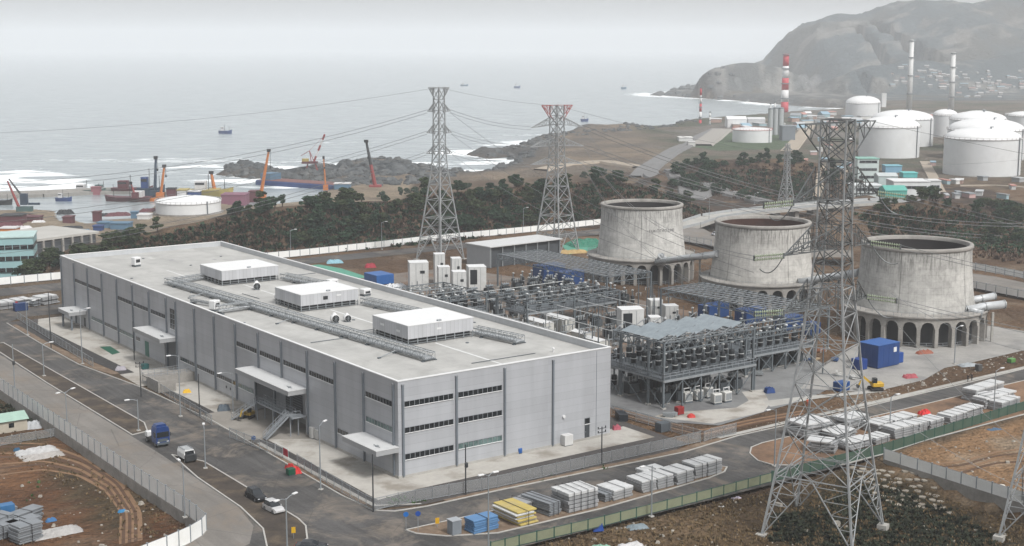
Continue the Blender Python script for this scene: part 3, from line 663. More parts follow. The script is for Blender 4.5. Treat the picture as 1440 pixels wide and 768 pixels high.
R = MB(); rail(R, [(-.85, 1.8, z), (-.85, 13, z)]); rail(R, [(.85, 1.3, z), (.85, 14.5, z)]); rail(R, [(-.85, -.5, z), (.85, -.5, z)]); R.build('handrail', GALV, pf)
for (a, b_) in (((-1.0, 1.2, z), (-5.6, 1.2, .1)), ((-.9, 14.0, z), (-4.4, 17.5, .1))):
    fl = MB(); A = Vector(a); B = Vector(b_); d = (B-A); n = Vector((-d.y, d.x, 0)).normalized()*.6
    for s_ in (-1, 1): fl.beam(A+n*s_, B+n*s_, .08, .28)
    for i in range(18): q = A.lerp(B, (i+.5)/18); fl.beam(q-n, q+n, .26, .05)
    o = fl.build('stair_flight', GALV, st); R = MB()
    for s_ in (-1, 1): rail(R, [tuple(A+n*s_), tuple(B+n*s_)], 1.1, .8)
    R.build('handrail', GALV, o)

# ---- rooftop plant
ZR = D0+.1
def plant(v0, v1, u0, u1, top, lab, win=None):
    o = empty('rooftop_plant_room', S((v0+v1)/2, (u0+u1)/2, ZR), AV, lab, 'plant room', 'white plant rooms on the roof')
    dx, dy = (v1-v0)/2, (u1-u0)/2; zt = top-ZR; zb = 1.25
    q = MB(); q.box(-dx, dx, -dy, dy, zb, zt-.12); q.build('housing', HOUS, o)
    q = MB(); q.box(-dx-.06, dx+.06, -dy-.06, dy+.06, zt-.12, zt); rf = q.build('roof', mat('plant roof white', (.83, .84, .84), .5, 0, .05), o)
    q = MB(); q.bbox(0, -dy+.7, zt, .9, .5, .3); q.build('roof_hatch', steel(), rf)
    q = MB(); q.box(-dx+.5, dx-.5, -dy+.5, dy-.5, .1, zb); q.build('louvre_bank', mat('black louvre', (.02, .024, .028), .6, 0, .4, 3), o)
    f = MB()
    for a in np.linspace(-dx+.1, dx-.1, 8):
        for b_ in (-dy+.1, dy-.1): f.box(a-.08, a+.08, b_-.08, b_+.08, 0, zb)
    for b_ in np.linspace(-dy+.1, dy-.1, 7)[1:-1]:
        for a in (-dx+.1, dx-.1): f.box(a-.08, a+.08, b_-.08, b_+.08, 0, zb)
    for z in (.25, .72):
        for s_ in (-1, 1): f.box(-dx, dx, s_*(dy-.05)-.05, s_*(dy-.05)+.05, z, z+.08); f.box(s_*(dx-.05)-.05, s_*(dx-.05)+.05, -dy, dy, z+.002, z+.078)
    f.build('support_frame', steel(), o)
    for kind, a, z0, w_, h_ in win or []:
        q = MB()
        if kind[0] == 'S': q.box(a, a+w_, -dy-.05, -dy, z0, z0+h_)
        else: q.box(-dx-.05, -dx, a, a+w_, z0, z0+h_)
        q.build('wall_panel', GLASS if kind[1] == 'd' else white(), o)
plant(18.6, 33.3, 27.1, 40.2, 19.15, 'white rooftop plant room nearest the corner of the hall, above the end of the long cable bridge', [('Sw', -1, 2.4, 1, .35), ('Lw', 2.2, 2.4, 1.4, .4), ('Lw', -3.6, 2.1, 1.2, .4)])
plant(17.8, 31.6, 68.8, 80.8, 19.0, 'middle white rooftop plant room with one small black opening in its end wall', [('Sd', -1.6, 2.1, 1.1, .75), ('Sw', 1.6, 2.6, 1.1, .3)])
plant(17.7, 32.2, 108.4, 120.8, 18.9, 'farthest white rooftop plant room, ringed by the cable bridge loop', [])
def truss(name, pts, wd, ht, label, z0=.45, bay=1.5, group='cable bridges on the roof', m=None):
    """open lattice bridge carrying bundled cables, straight piece pts[0]->pts[1] in (v,u)"""
    A = Vector((pts[0][0], pts[0][1], 0)); B = Vector((pts[1][0], pts[1][1], 0)); Ln = (B-A).length; ang = math.atan2(B.y-A.y, B.x-A.x)
    o = empty(name, S(pts[0][0], pts[0][1], ZR), AV+ang, label, 'cable bridge', group)
    n = max(2, int(Ln/bay)); f = MB(); t = .09; z1 = z0+ht
    for y in (-wd/2, wd/2):
        for z in (z0, z1): f.box(0, Ln, y-t/2, y+t/2, z-t/2, z+t/2)
        for i in range(n+1): x_ = Ln*i/n; f.box(x_-t/3, x_+t/3, y-t/3, y+t/3, z0, z1)
        for i in range(n): f.beam((Ln*i/n, y, z0 if i % 2 else z1), (Ln*(i+1)/n, y, z1 if i % 2 else z0), .06)
    for i in range(n+1): x_ = Ln*i/n; f.box(x_-t/3, x_+t/3, -wd/2, wd/2, z1-.03, z1+.03); f.box(x_-t/3, x_+t/3, -wd/2, wd/2, z0-.03, z0+.03)
    f.build('lattice_frame', steel(), o)
    cb = MB(); 
    for y in np.linspace(-wd/2+.2, wd/2-.2, max(2, int(wd/.35))): cb.tube([(0, y, z0+.2), (Ln*.5, y, z0+.26), (Ln, y, z0+.2)], .13, 5)
    cb.build('cable_run', mat('pale cable jacket', (.52, .55, .57), .5, 0, .3, 1.), o)
    tr = MB(); tr.box(0, Ln, -wd/2+.1, -wd/2+.5, z1-.25, z1-.12); tr.box(0, Ln, wd/2-.5, wd/2-.1, z1-.25, z1-.12); tr.build('cable_tray', mat('zinc cable tray', (.6, .62, .63), .4, .3, .15), o)
    for i in range(int(Ln/9)+1):
        x_ = min(.6+i*9., Ln-.4); ft = MB(); ft.box(x_-.12, x_+.12, -wd/2-.5, wd/2+.1, .14, .4); ft.box(x_-.3, x_+.3, -wd/2-.7, -wd/2-.3, 0, .14); ft.box(x_-.3, x_+.3, wd/2-.3, wd/2+.3, 0, .14); ft.build('foot', dsteel(), o)
    return o
truss('cable_bridge', [(15.0, 13.8), (8.6, 118)], 2.2, 1.2, 'longest galvanised cable bridge, running the length of the factory roof')
truss('cable_bridge', [(10.5, 117.5), (36, 123.8)], 1.6, 1.0, 'cable bridge at the far end of the roof, crossing behind the farthest plant room')
truss('cable_bridge', [(36.5, 16), (34.5, 28.5)], 2.2, 1.2, 'short cable bridge ending just right of the nearest plant room')
truss('cable_bridge', [(35.8, 45), (32.8, 68.5)], 2.0, 1.2, 'cable bridge behind the middle plant room, reaching towards the nearest one')
truss('cable_bridge', [(36.3, 84), (33.3, 108)], 2.0, 1.2, 'cable bridge between the middle and the farthest plant room')
truss('cable_bridge', [(2.6, 77), (11.2, 77.8)], 1.4, 1.3, 'short cable bridge from the roof edge by the white box to the longest bridge', .6)
for a, b_ in (((3.2, 92), (5.2, 85.5)),):
    truss('cable_bridge', [a, b_], .7, .5, 'low light lattice run lying near the long roof edge')
def fan(v, u, rz, lab, s=1.):
    o = empty('roof_fan', S(v, u, ZR), AV+rz, lab, 'roof fan', 'round roof fans'); o.scale = (s*.8, s*.8, s*.8)
    q = MB(); q.tube([(-1.1, 0, 1.), (-1.0, 0, 1.), (-.4, 0, 1.), (.7, 0, 1.)], [.55, .8, .98, 1.0], 18); q.build('casing', white(), o, True)
    q = MB(); q.tube([(.7, 0, 1.), (.78, 0, 1.)], [.86, .86], 18); g = q.build('impeller', mat('black fan mouth', (.015, .018, .02), .5), o)
    q = MB()
    for k in range(8): a = k*pi/4; q.beam((.82, 0, 1), (.82, .84*cos(a), 1+.84*sin(a)), .12, .03)
    q.build('guard', steel(), g)
    q = MB(); q.tube([(-.2, 0, 1.9), (-.2, 0, 2.3)], [.55, .3], 10); q.build('cowl', white(), o)
    q = MB(); q.box(-.8, .8, -.7, .7, 0, .16); q.box(-.6, -.4, -.6, .6, .16, .5); q.box(.3, .5, -.6, .6, .16, .5); q.build('base_frame', dsteel(), o)
fan(22.3, 99.5, -1.9, 'white roof fan facing the camera between the farthest and middle plant rooms', 1.1)
fan(20.2, 84.2, 2.2, 'white roof fan half hidden behind the left corner of the middle plant room')
fan(18.2, 54.8, -1.7, 'left of two white roof fans between the cable bridge and the nearest plant room', 1.1)
fan(20.8, 54.3, -1.7, 'right of two white roof fans between the cable bridge and the nearest plant room', .95)
def ahu(v, u, rz, lab, dx=1.6, dy=1.3, h=1.8):
    o = empty('air_handling_box', S(v, u, ZR), AV+rz, lab, 'roof unit', 'small white boxes on the roof')
    q = MB(); q.bbox(0, 0, .45, dx, dy, h, 0, .12); b_ = q.build('casing', white(), o)
    q = MB(); q.box(-dx*.32, dx*.32, -dy/2-.04, -dy/2+.02, h*.55, h*.95); q.build('grille', mat('black louvre', (0,0,0)), b_)
    q = MB(); 
    for sx in (-1, 1):
        for sy in (-1, 1): q.box(sx*dx*.38-.1, sx*dx*.38+.1, sy*dy*.35-.1, sy*dy*.35+.1, 0, .47)
    q.box(-dx*.45, dx*.45, -dy*.42, dy*.42, .1, .4); q.build('base_frame', dsteel(), o)
ahu(12.2, 148.3, .3, 'white box standing alone near the far left corner of the roof', 2, 1.6, 2)
ahu(3.6, 80.6, .5, 'white box with a black grille near the long roof edge', 2.0, 1.6, 1.9)
ahu(38, 92.5, .2, 'white box against the far parapet beside the middle plant room', 2.6, 1.7, 1.4)
ahu(38.6, 78, .2, 'white box with dark base near the far parapet, right of the middle plant room', 2.2, 1.7, 1.2)
for i, (v, u) in enumerate(((37.5, 7.2),)):
    o = empty('vent_pipe', S(v, u, ZR), 0, 'small white mushroom vent near the right end of the roof', 'vent')
    q = MB(); q.tube([(0,0,0), (0,0,.6)], .12, 8); q.build('pipe', white(), o); q = MB(); q.lathe([(.02, .9), (.28, .78), (.32, .6), (.12, .6)], 10); q.build('cap', white(), o)
for v, u, lab in ((6.4, 98, 'thin steel strut lying from the long bridge near the far left of the roof'), (10.2, 21.5, 'thin steel strut lying off the near end of the long cable bridge'), (9.3, 60.5, 'thin steel strut propped off the middle of the long cable bridge')):
    o = empty('bracing_strut', S(v, u, ZR), AV+.2, lab, 'strut', 'struts beside the long cable bridge'); q = MB(); q.tube([(-1.2, 0, .15), (2.6, 0, .8)], .09, 6); q.build('bar', steel(), o); q = MB(); q.box(-1.6, -1., -.2, .2, 0, .22); q.build('weight', dsteel(), o)

random.seed(17)
for k in range(14):      # drains, conduits and patches fixed to the deck
    x_, y_ = random.uniform(2, 43), random.uniform(6, 160); q = MB(); q.lathe([(.34, .0), (.34, .12), (.1, .18), (.01, .18)], 10, x_, y_); o_ = q.build('roof_drain', dsteel(), rd); o_.location.z = D0+.1
for x0_, y0_, x1_, y1_ in ((5, 40, 13.5, 40), (6, 100, 9, 100), (17, 44, 31, 44), (12, 66, 17.5, 74), (20, 8, 34, 8), (37.5, 50, 43, 50), (38, 112, 44, 112), (17, 96, 17.4, 88)):
    q = MB(); q.tube([(x0_, y0_, D0+.22), (x1_, y1_, D0+.22)], .07, 5); o_ = q.build('conduit', dsteel(), rd)
for k in range(9):
    x_, y_ = random.uniform(3, 40), random.uniform(6, 160); a_, b_ = random.uniform(.8, 2.4), random.uniform(1, 4); q = MB(); q.box(x_-a_/2, x_+a_/2, y_-b_/2, y_+b_/2, D0+.104, D0+.112); q.build('membrane_patch', mat('membrane patch %d' % (k % 3), [(.5, .5, .49), (.62, .62, .6), (.4, .4, .4)][k % 3], .8, 0, .2), rd)
# ================================================================ COOLING TOWERS
def tower_mat(name, tint, seed):
    m, nt, b = newmat(name); v = coords(nt); s = nd(nt, 'ShaderNodeSeparateXYZ'); nt.links.new(v, s.inputs[0])
    ang = mth(nt, 'ARCTAN2', s.outputs[1], s.outputs[0])
    cmb = nd(nt, 'ShaderNodeCombineXYZ'); nt.links.new(mth(nt, 'MULTIPLY', ang, 14.), cmb.inputs[0]); nt.links.new(mth(nt, 'MULTIPLY', s.outputs[2], .10), cmb.inputs[1]); cmb.inputs[2].default_value = seed
    cm2 = nd(nt, 'ShaderNodeCombineXYZ'); nt.links.new(mth(nt, 'MULTIPLY', ang, 14.), cm2.inputs[0]); nt.links.new(s.outputs[2], cm2.inputs[1]); cm2.inputs[2].default_value = seed
    streak = noise(nt, cmb.outputs[0], .9, 6, .72); blot = noise(nt, cm2.outputs[0], .22, 7, .72, .6); fine = noise(nt, cm2.outputs[0], 1.6, 4, .6)
    topw = mapr(nt, s.outputs[2], 14.5, 21, 0, 1)
    k = mapr(nt, blot, .34, .62, .74, 1.12)
    k = mth(nt, 'MULTIPLY', k, mapr(nt, streak, .36, .52, .84, 1.0))
    k = mth(nt, 'MULTIPLY', k, mth(nt, 'SUBTRACT', 1., mth(nt, 'MULTIPLY', topw, mapr(nt, noise(nt, cmb.outputs[0], 1.9, 5, .75), .47, .6, 0, .55))))
    k = mth(nt, 'MULTIPLY', k, mapr(nt, fine, .3, .7, .9, 1.08))
    z1 = mth(nt, 'DIVIDE', s.outputs[2], 1.52); lj = mth(nt, 'LESS_THAN', mth(nt, 'FRACT', z1), .05)
    a1 = mth(nt, 'MULTIPLY', ang, 44/(2*pi)); vj = mth(nt, 'LESS_THAN', mth(nt, 'FRACT', mth(nt, 'ADD', a1, .5)), .035)
    k = mth(nt, 'MULTIPLY', k, mapr(nt, mth(nt, 'MAXIMUM', lj, vj), 0, 1, 1, .8))
    a2 = mth(nt, 'FRACT', mth(nt, 'MULTIPLY', ang, 5/(2*pi))); sm = mth(nt, 'LESS_THAN', a2, .012); k = mth(nt, 'MULTIPLY', k, mapr(nt, sm, 0, 1, 1, .55))
    cp_ = nd(nt, 'ShaderNodeCombineXYZ'); nt.links.new(mth(nt, 'FLOOR', a1), cp_.inputs[0]); nt.links.new(mth(nt, 'FLOOR', z1), cp_.inputs[1]); wn_ = nd(nt, 'ShaderNodeTexWhiteNoise'); nt.links.new(cp_.outputs[0], wn_.inputs['Vector'])
    k = mth(nt, 'MULTIPLY', k, mapr(nt, wn_.outputs['Value'], 0, 1, .93, 1.05))
    sc_ = nd(nt, 'ShaderNodeVectorMath', operation='SCALE'); sc_.inputs[0].default_value = tint; nt.links.new(k, sc_.inputs[3]); nt.links.new(sc_.outputs[0], b.inputs['Base Color'])
    b.inputs['Roughness'].default_value = .9; b.inputs['Specular IOR Level'].default_value = .2
    return m
INNER = mat('near-black inner lining', (.028, .024, .026), .9, 0, .4, .3); INNERR = mat('rusty inner lining', (.075, .032, .024), .9, 0, .5, .3)  # near-black lining for two towers, rust-red for the middle one
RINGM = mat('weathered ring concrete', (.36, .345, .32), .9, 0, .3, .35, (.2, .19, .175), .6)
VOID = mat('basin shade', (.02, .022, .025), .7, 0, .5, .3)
def cooling(px, front, s, R, lab, tint, inner, seed, rot):
    d = G(px, front)[1]+R; zc = d*_cp+CAMZ*_sp; x = (px-720)/FPX*zc
    o = empty('cooling_tower', (x, d, 0), rot, lab, 'cooling tower', 'cooling towers')
    z0, z1 = 7.0, 22.6
    pr = [(14.6*s, z0-.2), (14.3*s, z0+1.5), (13.95*s, z0+4), (13.6*s, z0+7), (13.35*s, z0+10), (13.2*s, z0+13), (13.2*s, z1-.5)]
    M = MB(); M.lathe(pr, 96); sh = M.build('shell', tower_mat('stained shell concrete %d' % seed, tint, seed*3.7), o, True)
    M = MB(); M.lathe([(13.2*s, z1-.6), (13.42*s, z1-.5), (13.52*s, z1-.3), (13.5*s, z1+.15), (13.4*s, z1+.3), (12.6*s, z1+.35), (12.4*s, z1+.2), (12.3*s, z1-.6)], 96); M.build('rim', RINGM, o, True)
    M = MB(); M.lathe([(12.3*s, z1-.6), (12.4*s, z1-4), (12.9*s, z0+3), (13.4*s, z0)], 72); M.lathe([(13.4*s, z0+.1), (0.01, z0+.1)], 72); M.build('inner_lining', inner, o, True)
    # arcade ring: columns carry an arched beam
    nb = 26; M = MB(); zt = z0
    for k in range(nb):        # arched spandrels
        a0, a1 = 2*pi*k/nb, 2*pi*(k+1)/nb; N_ = 10
        for r in (R, R-1.3):
            for j in range(N_):
                t0, t1 = j/N_, (j+1)/N_
                def zz(t):
                    q = abs(t-.5)/.40
                    return zt-2.6 if q >= 1 else zt-2.6+1.75*math.sqrt(1-q**2.2)
                P_ = [(r*cos(a0+(a1-a0)*t), r*sin(a0+(a1-a0)*t)) for t in (t0, t1)]
                f = [(P_[0][0], P_[0][1], zz(t0)), (P_[1][0], P_[1][1], zz(t1)), (P_[1][0], P_[1][1], zt), (P_[0][0], P_[0][1], zt)]
                M.quad(*(f if r == R else f[::-1]))
                if r == R:
                    g = [((R-1.3)*cos(a0+(a1-a0)*t), (R-1.3)*sin(a0+(a1-a0)*t), zz(t)) for t in (t1, t0)]; M.quad(f[1], f[0], g[1], g[0])
    rb = M.build('arched_beam', RINGM, o)
    for k in range(nb):
        a = 2*pi*k/nb; q = MB(); q.cbox((R-.62)*cos(a), (R-.62)*sin(a), 0, 1.5, .84, zt-2.55, a); q.build('column', RINGM, o)
    M = MB(); M.lathe([(R+.35, zt), (R+.45, zt+.1), (R+.45, zt+.4), (R+.3, zt+.5), (14.7*s, zt+.62)], 90); M.build('ledge', RINGM, o)
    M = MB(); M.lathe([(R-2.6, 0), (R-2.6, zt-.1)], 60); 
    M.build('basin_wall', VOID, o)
    M = MB()
    for k in range(nb):
        a0, a1 = 2*pi*k/nb+.03, 2*pi*(k+1)/nb-.03
        for z in (.5, 1.0): M.beam(((R-.9)*cos(a0), (R-.9)*sin(a0), z), ((R-.9)*cos(a1), (R-.9)*sin(a1), z), .08)
        am = (a0+a1)/2; M.beam(((R-.9)*cos(am), (R-.9)*sin(am), 0), ((R-.9)*cos(am), (R-.9)*sin(am), 1), .09)
    M.build('guard_rail', steel(), o)
    M = MB(); rr = R+.15
    for k in range(60):
        a0, a1 = 2*pi*k/60, 2*pi*(k+1)/60
        M.beam((rr*cos(a0), rr*sin(a0), zt+.5), (rr*cos(a0), rr*sin(a0), zt+1.5), .07); M.beam((rr*cos(a0), rr*sin(a0), zt+1.5), (rr*cos(a1), rr*sin(a1), zt+1.5), .06)
    M.build('ledge_railing', steel(), rb)
    return o, x, d
T3 = cooling(1283, 490, 1.0, 17.4, 'rightmost cooling tower behind the big pylon, its arcade of arches fully in view', (.4, .395, .375), INNER, 3, .4)
T2 = cooling(1069.5, 441, .98, 16.6, 'middle cooling tower with a rust-red inside, behind the pergola frames', (.42, .41, .385), INNERR, 2, 1.3)
T1 = cooling(901, 402, .94, 16.2, 'farthest and leftmost cooling tower, faint black lettering near its middle seam', (.44, .435, .415), INNER, 1, 2.1)
cv = bpy.data.curves.new('lettering', 'FONT'); cv.body = '\u00b7 \u00b7 FUKOTAO-LINE'; cv.size = 1.25; cv.align_x = 'LEFT'; lt = bpy.data.objects.new('tmp', cv)
COL.objects.link(lt); dg = bpy.context.evaluated_depsgraph_get(); lm = bpy.data.meshes.new_from_object(lt.evaluated_get(dg)); bpy.data.objects.remove(lt)
ca_, (o1, x1, y1) = None, T1
rad = 13.5*.94; base_a = -pi/2-.02
for vtx in lm.vertices:
    a = base_a+vtx.co.x/rad; zq = 15.5+vtx.co.y; vtx.co = Vector((rad*cos(a), rad*sin(a), zq))
lo = bpy.data.objects.new('lettering', lm); COL.objects.link(lo); lm.materials.append(mat('faded black lettering', (.12, .12, .12), .8, 0, .5, 2)); lo.parent = o1; lo.rotation_euler = (0, 0, -2.1)

WP = mat('pale duct paint', (.56, .585, .6), .4, .1, .15, .4)
def duct(pts, r, lab, grp='ducts at the cooling towers'):
    a = pts[0]; o = empty('cooling_duct', a, 0, lab, 'duct', grp); P_ = [tuple(Vector(p)-Vector(a)) for p in pts]
    q = MB(); q.tube(P_, r, 16); q.build('pipe', WP, o, True)
    q = MB()
    for i in range(len(P_)-1):
        A, B = Vector(P_[i]), Vector(P_[i+1]); n = max(1, int((B-A).length/6)); d_ = (B-A).normalized()
        for k in range(n+1): p = A.lerp(B, k/n); q.tube([tuple(p-d_*.12), tuple(p+d_*.12)], r*1.14, 16)
    q.build('flange', mat('duct flange', (.4, .42, .43), .5, .3), o)
    q = MB(); n = max(2, int((Vector(P_[-1])-Vector(P_[0])).length/9))
    for k in range(1, n): p = Vector(P_[0]).lerp(Vector(P_[-1]), k/n); q.cbox(p.x, p.y, -a[2], .5, .5, a[2]+p.z-r*.8)
    q.build('support_post', conc(), o)
duct([(T1[1]+6, T1[2]-16.4, 7.6), (T1[1]+4.2, T1[2]-18.4, 9.2), D(925, 368.5, T1[2]-17), D(1010, 357, T2[2]-4)], .95, 'long pale pipe running from the farthest tower to the middle tower')
duct([D(1124, 397, T2[2]-12), D(1150, 393, T2[2]-13), D(1210, 383, T3[2]+4)], 1.0, 'pale pipe between the middle tower and the rightmost tower')
duct([(T3[1]+13, T3[2]-12, 7.2), D(1359, 436, T3[2]-10.5), D(1385, 431, T3[2]-9), D(1412, 428, T3[2]-8)], 1.0, 'lower of two pale pipes leaving the right side of the rightmost tower')
duct([D(1352, 424, T3[2]-4), D(1380, 420, T3[2]-3), D(1398, 416.5, T3[2]-2)], .9, 'upper of two pale pipes leaving the right side of the rightmost tower')

# ================================================================ PYLONS
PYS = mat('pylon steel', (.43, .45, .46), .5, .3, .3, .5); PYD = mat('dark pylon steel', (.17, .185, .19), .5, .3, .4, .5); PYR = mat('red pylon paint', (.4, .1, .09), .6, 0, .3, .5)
INS = mat('green glass insulator', (.36, .42, .3), .3, 0, .3, 2)
def pylon(x, y, z0, rz, prof, panels, arms, lw, bw, lab, darkfrom=None, crown=None, arz=0., grp='lattice pylons', crownmat=None, strings=True):
    """prof: (z, half side); panels: z levels; arms: (z tip, z root top, z root bottom, length left, length right)"""
    o = empty('lattice_pylon', (x, y, z0), rz, lab, 'pylon', grp)
    def hs(z): return float(np.interp(z, [p[0] for p in prof], [p[1] for p in prof]))
    cor = [(-1, -1), (1, -1), (1, 1), (-1, 1)]
    def C(i, z): h = hs(z); return (cor[i][0]*h, cor[i][1]*h, z)
    for i in range(4):
        q = MB(); zs = [p[0] for p in prof]
        for a, b_ in zip(zs[:-1], zs[1:]): q.beam(C(i, a), C(i, b_), lw*(1 if a < prof[-1][0]*.5 else .75))
        lg = q.build('leg', PYS, o); f = MB(); f.cbox(C(i, 0)[0], C(i, 0)[1], -.6, 1.5, 1.5, .8); f.build('footing', conc(), lg)
    M = MB(); Dk = MB()
    for a, b_ in zip(panels[:-1], panels[1:]):
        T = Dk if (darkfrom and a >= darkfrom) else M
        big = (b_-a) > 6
        for i in range(4):
            j = (i+1) % 4; A0, A1, B0, B1 = (Vector(C(i, a)), Vector(C(j, a)), Vector(C(i, b_)), Vector(C(j, b_)))
            if a == panels[0]:
                mid = (B0+B1)/2; T.beam(A0, mid, bw*1.3); T.beam(A1, mid, bw*1.3); T.beam(B0, B1, bw*1.2)
                for p0, p1 in ((A0, B0), (A1, B1)):
                    n = 5; pa, pb = (A0, mid) if p0 is A0 else (A1, mid)
                    for k in range(n):
                        u0 = p0.lerp(p1, (k+.6)/n); w0 = pa.lerp(pb, (k+.6)/n); T.beam(u0, w0, bw*.7)
                        if k < n-1: T.beam(w0, p0.lerp(p1, (k+1.6)/n), bw*.7)
            else:
                T.beam(A0, B1, bw); T.beam(A1, B0, bw); T.beam(B0, B1, bw)
                if big:
                    mid = (A0+A1+B0+B1)/4
                    for p in (A0.lerp(B0, .5), A1.lerp(B1, .5)): T.beam(p, mid, bw*.7)
                    T.beam((A0+A1)/2, A0.lerp(B1, .25), bw*.6); T.beam((A0+A1)/2, A1.lerp(B0, .25), bw*.6)
        if a in panels[1::2]:
            T.beam(C(0, b_), C(2, b_), bw*.8); T.beam(C(1, b_), C(3, b_), bw*.8)
    br = M.build('bracing', PYS, o)
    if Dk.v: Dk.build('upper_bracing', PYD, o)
    ca, sa = cos(arz), sin(arz)
    tips = []
    for (zt, zr, zb, ll, lr) in arms:
        for s_, ln in ((-1, ll), (1, lr)):
            if not ln: continue
            tip = Vector((s_*ln*ca, s_*ln*sa, zt)); q = MB(); h = hs(zr)*1.1
            pr_ = [Vector((s_*h*ca-k*h*sa, s_*h*sa+k*h*ca, 0)) for k in (-1, 1)]
            for p in pr_:
                T_ = p+Vector((0, 0, zr)); B_ = p+Vector((0, 0, zb)); q.beam(T_, tip, bw*1.2); q.beam(B_, tip, bw*1.2); n = max(3, int(ln/1.8))
                for k in range(n):
                    q.beam(T_.lerp(tip, k/n), B_.lerp(tip, k/n), bw*.8)
                    q.beam(T_.lerp(tip, k/n) if k % 2 else B_.lerp(tip, k/n), B_.lerp(tip, (k+1)/n) if k % 2 else T_.lerp(tip, (k+1)/n), bw*.7)
            n = max(3, int(ln/1.8))
            for k in range(n):
                q.beam((pr_[0]+Vector((0,0,zb))).lerp(tip, k/n), (pr_[1]+Vector((0,0,zb))).lerp(tip, (k+1)/n), bw*.7); q.beam((pr_[0]+Vector((0,0,zr))).lerp(tip, k/n), (pr_[1]+Vector((0,0,zr))).lerp(tip, (k+1)/n), bw*.7)
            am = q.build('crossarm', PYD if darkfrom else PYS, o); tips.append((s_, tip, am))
    if crown:
        zc_, w_, drop = crown; q = MB(); h = hs(zc_)
        for k in (-1, 1):
            off = Vector((-k*h*sa, k*h*ca, 0)); L_ = Vector((-w_*ca, -w_*sa, zc_))+off*.3; R_ = Vector((w_*ca, w_*sa, zc_))+off*.3
            q.beam(L_, R_, bw*1.3)
            for s_, T_ in ((-1, L_), (1, R_)):
                foot = Vector((s_*h*ca, s_*h*sa, zc_-drop))+off; q.beam(T_, foot, bw*1.3)
                for t in (.3, .6): P_ = T_.lerp(foot, t); q.beam(P_, Vector((P_.x, P_.y, zc_)), bw*.8); q.beam(P_, Vector(((T_.lerp(foot, t+.3)).x, (T_.lerp(foot, t+.3)).y, zc_)), bw*.8)
        q.build('crown', crownmat or (PYD if darkfrom else PYS), o)
    return o, tips
def wpos(o, p): return Matrix.Rotation(o.rotation_euler[2], 4, 'Z') @ Vector(p)+Vector(o.location)
zg = -1.8
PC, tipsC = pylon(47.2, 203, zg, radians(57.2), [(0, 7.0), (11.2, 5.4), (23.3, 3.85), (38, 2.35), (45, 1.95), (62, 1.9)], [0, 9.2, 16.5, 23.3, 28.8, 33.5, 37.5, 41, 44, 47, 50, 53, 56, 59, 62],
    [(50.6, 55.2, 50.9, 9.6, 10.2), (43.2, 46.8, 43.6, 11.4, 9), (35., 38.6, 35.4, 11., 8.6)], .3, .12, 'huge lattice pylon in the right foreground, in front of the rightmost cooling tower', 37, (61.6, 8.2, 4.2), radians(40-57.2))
PA, tipsA = pylon(-24, 462, 0, radians(50), [(0, 5.6), (29, 2.0), (36, 1.5), (57, 1.25)], [0, 7.5, 14, 20, 25, 29, 32.5, 36, 39, 42.5, 46, 49.5, 53, 56.5],
    [(49.2, 52, 49, 3.8, 3.8), (42.2, 45, 42, 4.1, 4.1), (35.4, 38, 35.2, 4.3, 4.3)], .36, .16, 'tall slim pale pylon behind the factory, left of the other far pylon', None, (57, 3.4, 4), radians(-40))
PB, tipsB = pylon(15.3, 477, 0, radians(50), [(0, 5.6), (27, 2.3), (33, 1.9), (50.5, 1.6)], [0, 7, 13, 18.5, 23, 27, 30, 33.5, 37, 40.5, 44, 47, 50.5],
    [(43, 46.5, 44, 9.5, 9.5), (36.5, 39.5, 37, 9.8, 9.8), (30.5, 33, 31, 9.5, 9.5)], .36, .16, 'wide-armed pylon with a red top behind the low white shed, nearest the farthest cooling tower', None, (50.5, 5.4, 5), radians(-32), 'lattice pylons', PYR)
xd, yd, _ = G(1421, 758, zg); PD, tipsD = pylon(xd+8.3, yd+3, zg, radians(57), [(0, 7.0), (11.2, 5.4), (23.3, 3.85), (38, 2.35)], [0, 9.2, 16.5, 23.3, 28.8, 33.5, 38],
    [(35., 37.6, 35.4, 9., 9)], .3, .12, 'pylon at the right edge of the picture, only one leg in view', None, None, radians(-20))
xs_, ys_, _ = G(1105, 290, -6); PE, _t = pylon(xs_, ys_, -7, radians(40), [(0, 3.2), (16, 1.1), (31, .8)], [0, 5, 9.5, 13, 16, 19, 22, 25, 28, 31], [(28, 29, 28, 2.4, 2.4), (24, 25, 24, 2.6, 2.6)], .3, .16, 'small slender far pylon standing before the dark wooded hill', None, None, radians(-40))
# strings of insulators and jumper loops, hung from each big arm tip
_ = 0
def insul(a, b_, lab, grp, r=.26):
    a = Vector(a); b_ = Vector(b_); o = empty('insulator_string', tuple(a), 0, lab, 'insulator', grp); n = int((b_-a).length/.32); q = MB(); d_ = (b_-a)
    for dy in (-.25, .25):
        off = Vector((0, 0, dy)); pts = []; rs = []
        for k in range(n): t = k/n; pts += [tuple(d_*t+off), tuple(d_*(t+.35/n)+off), tuple(d_*(t+.7/n)+off)]; rs += [.07, r, .07]
        q.tube(pts, rs, 6)
    q.build('disc_stack', INS, o); q = MB(); 
    for t in (0, 1): q.cbox(*(d_*t-Vector((0, 0, .4))), .25, .25, .8)
    q.build('yoke', PYD, o)
WIREM = mat('conductor', (.2, .21, .215), .5, .4, .1)
def wire(a, b_, sag, r, lab, grp, n=26):
    a = Vector(a); b_ = Vector(b_); pts = [tuple(Vector((0, 0, -4*sag*t*(1-t)))+(b_-a)*t) for t in [i/n for i in range(n+1)]]
    q = MB(); q.tube(pts, r, 5); o = q.build('power_line', WIREM); o.location = a; tag(o, lab, 'power line', grp)
def side(tips, s_): return [t for (k, t, am) in tips if k == s_]
names = ['top', 'middle', 'lowest']
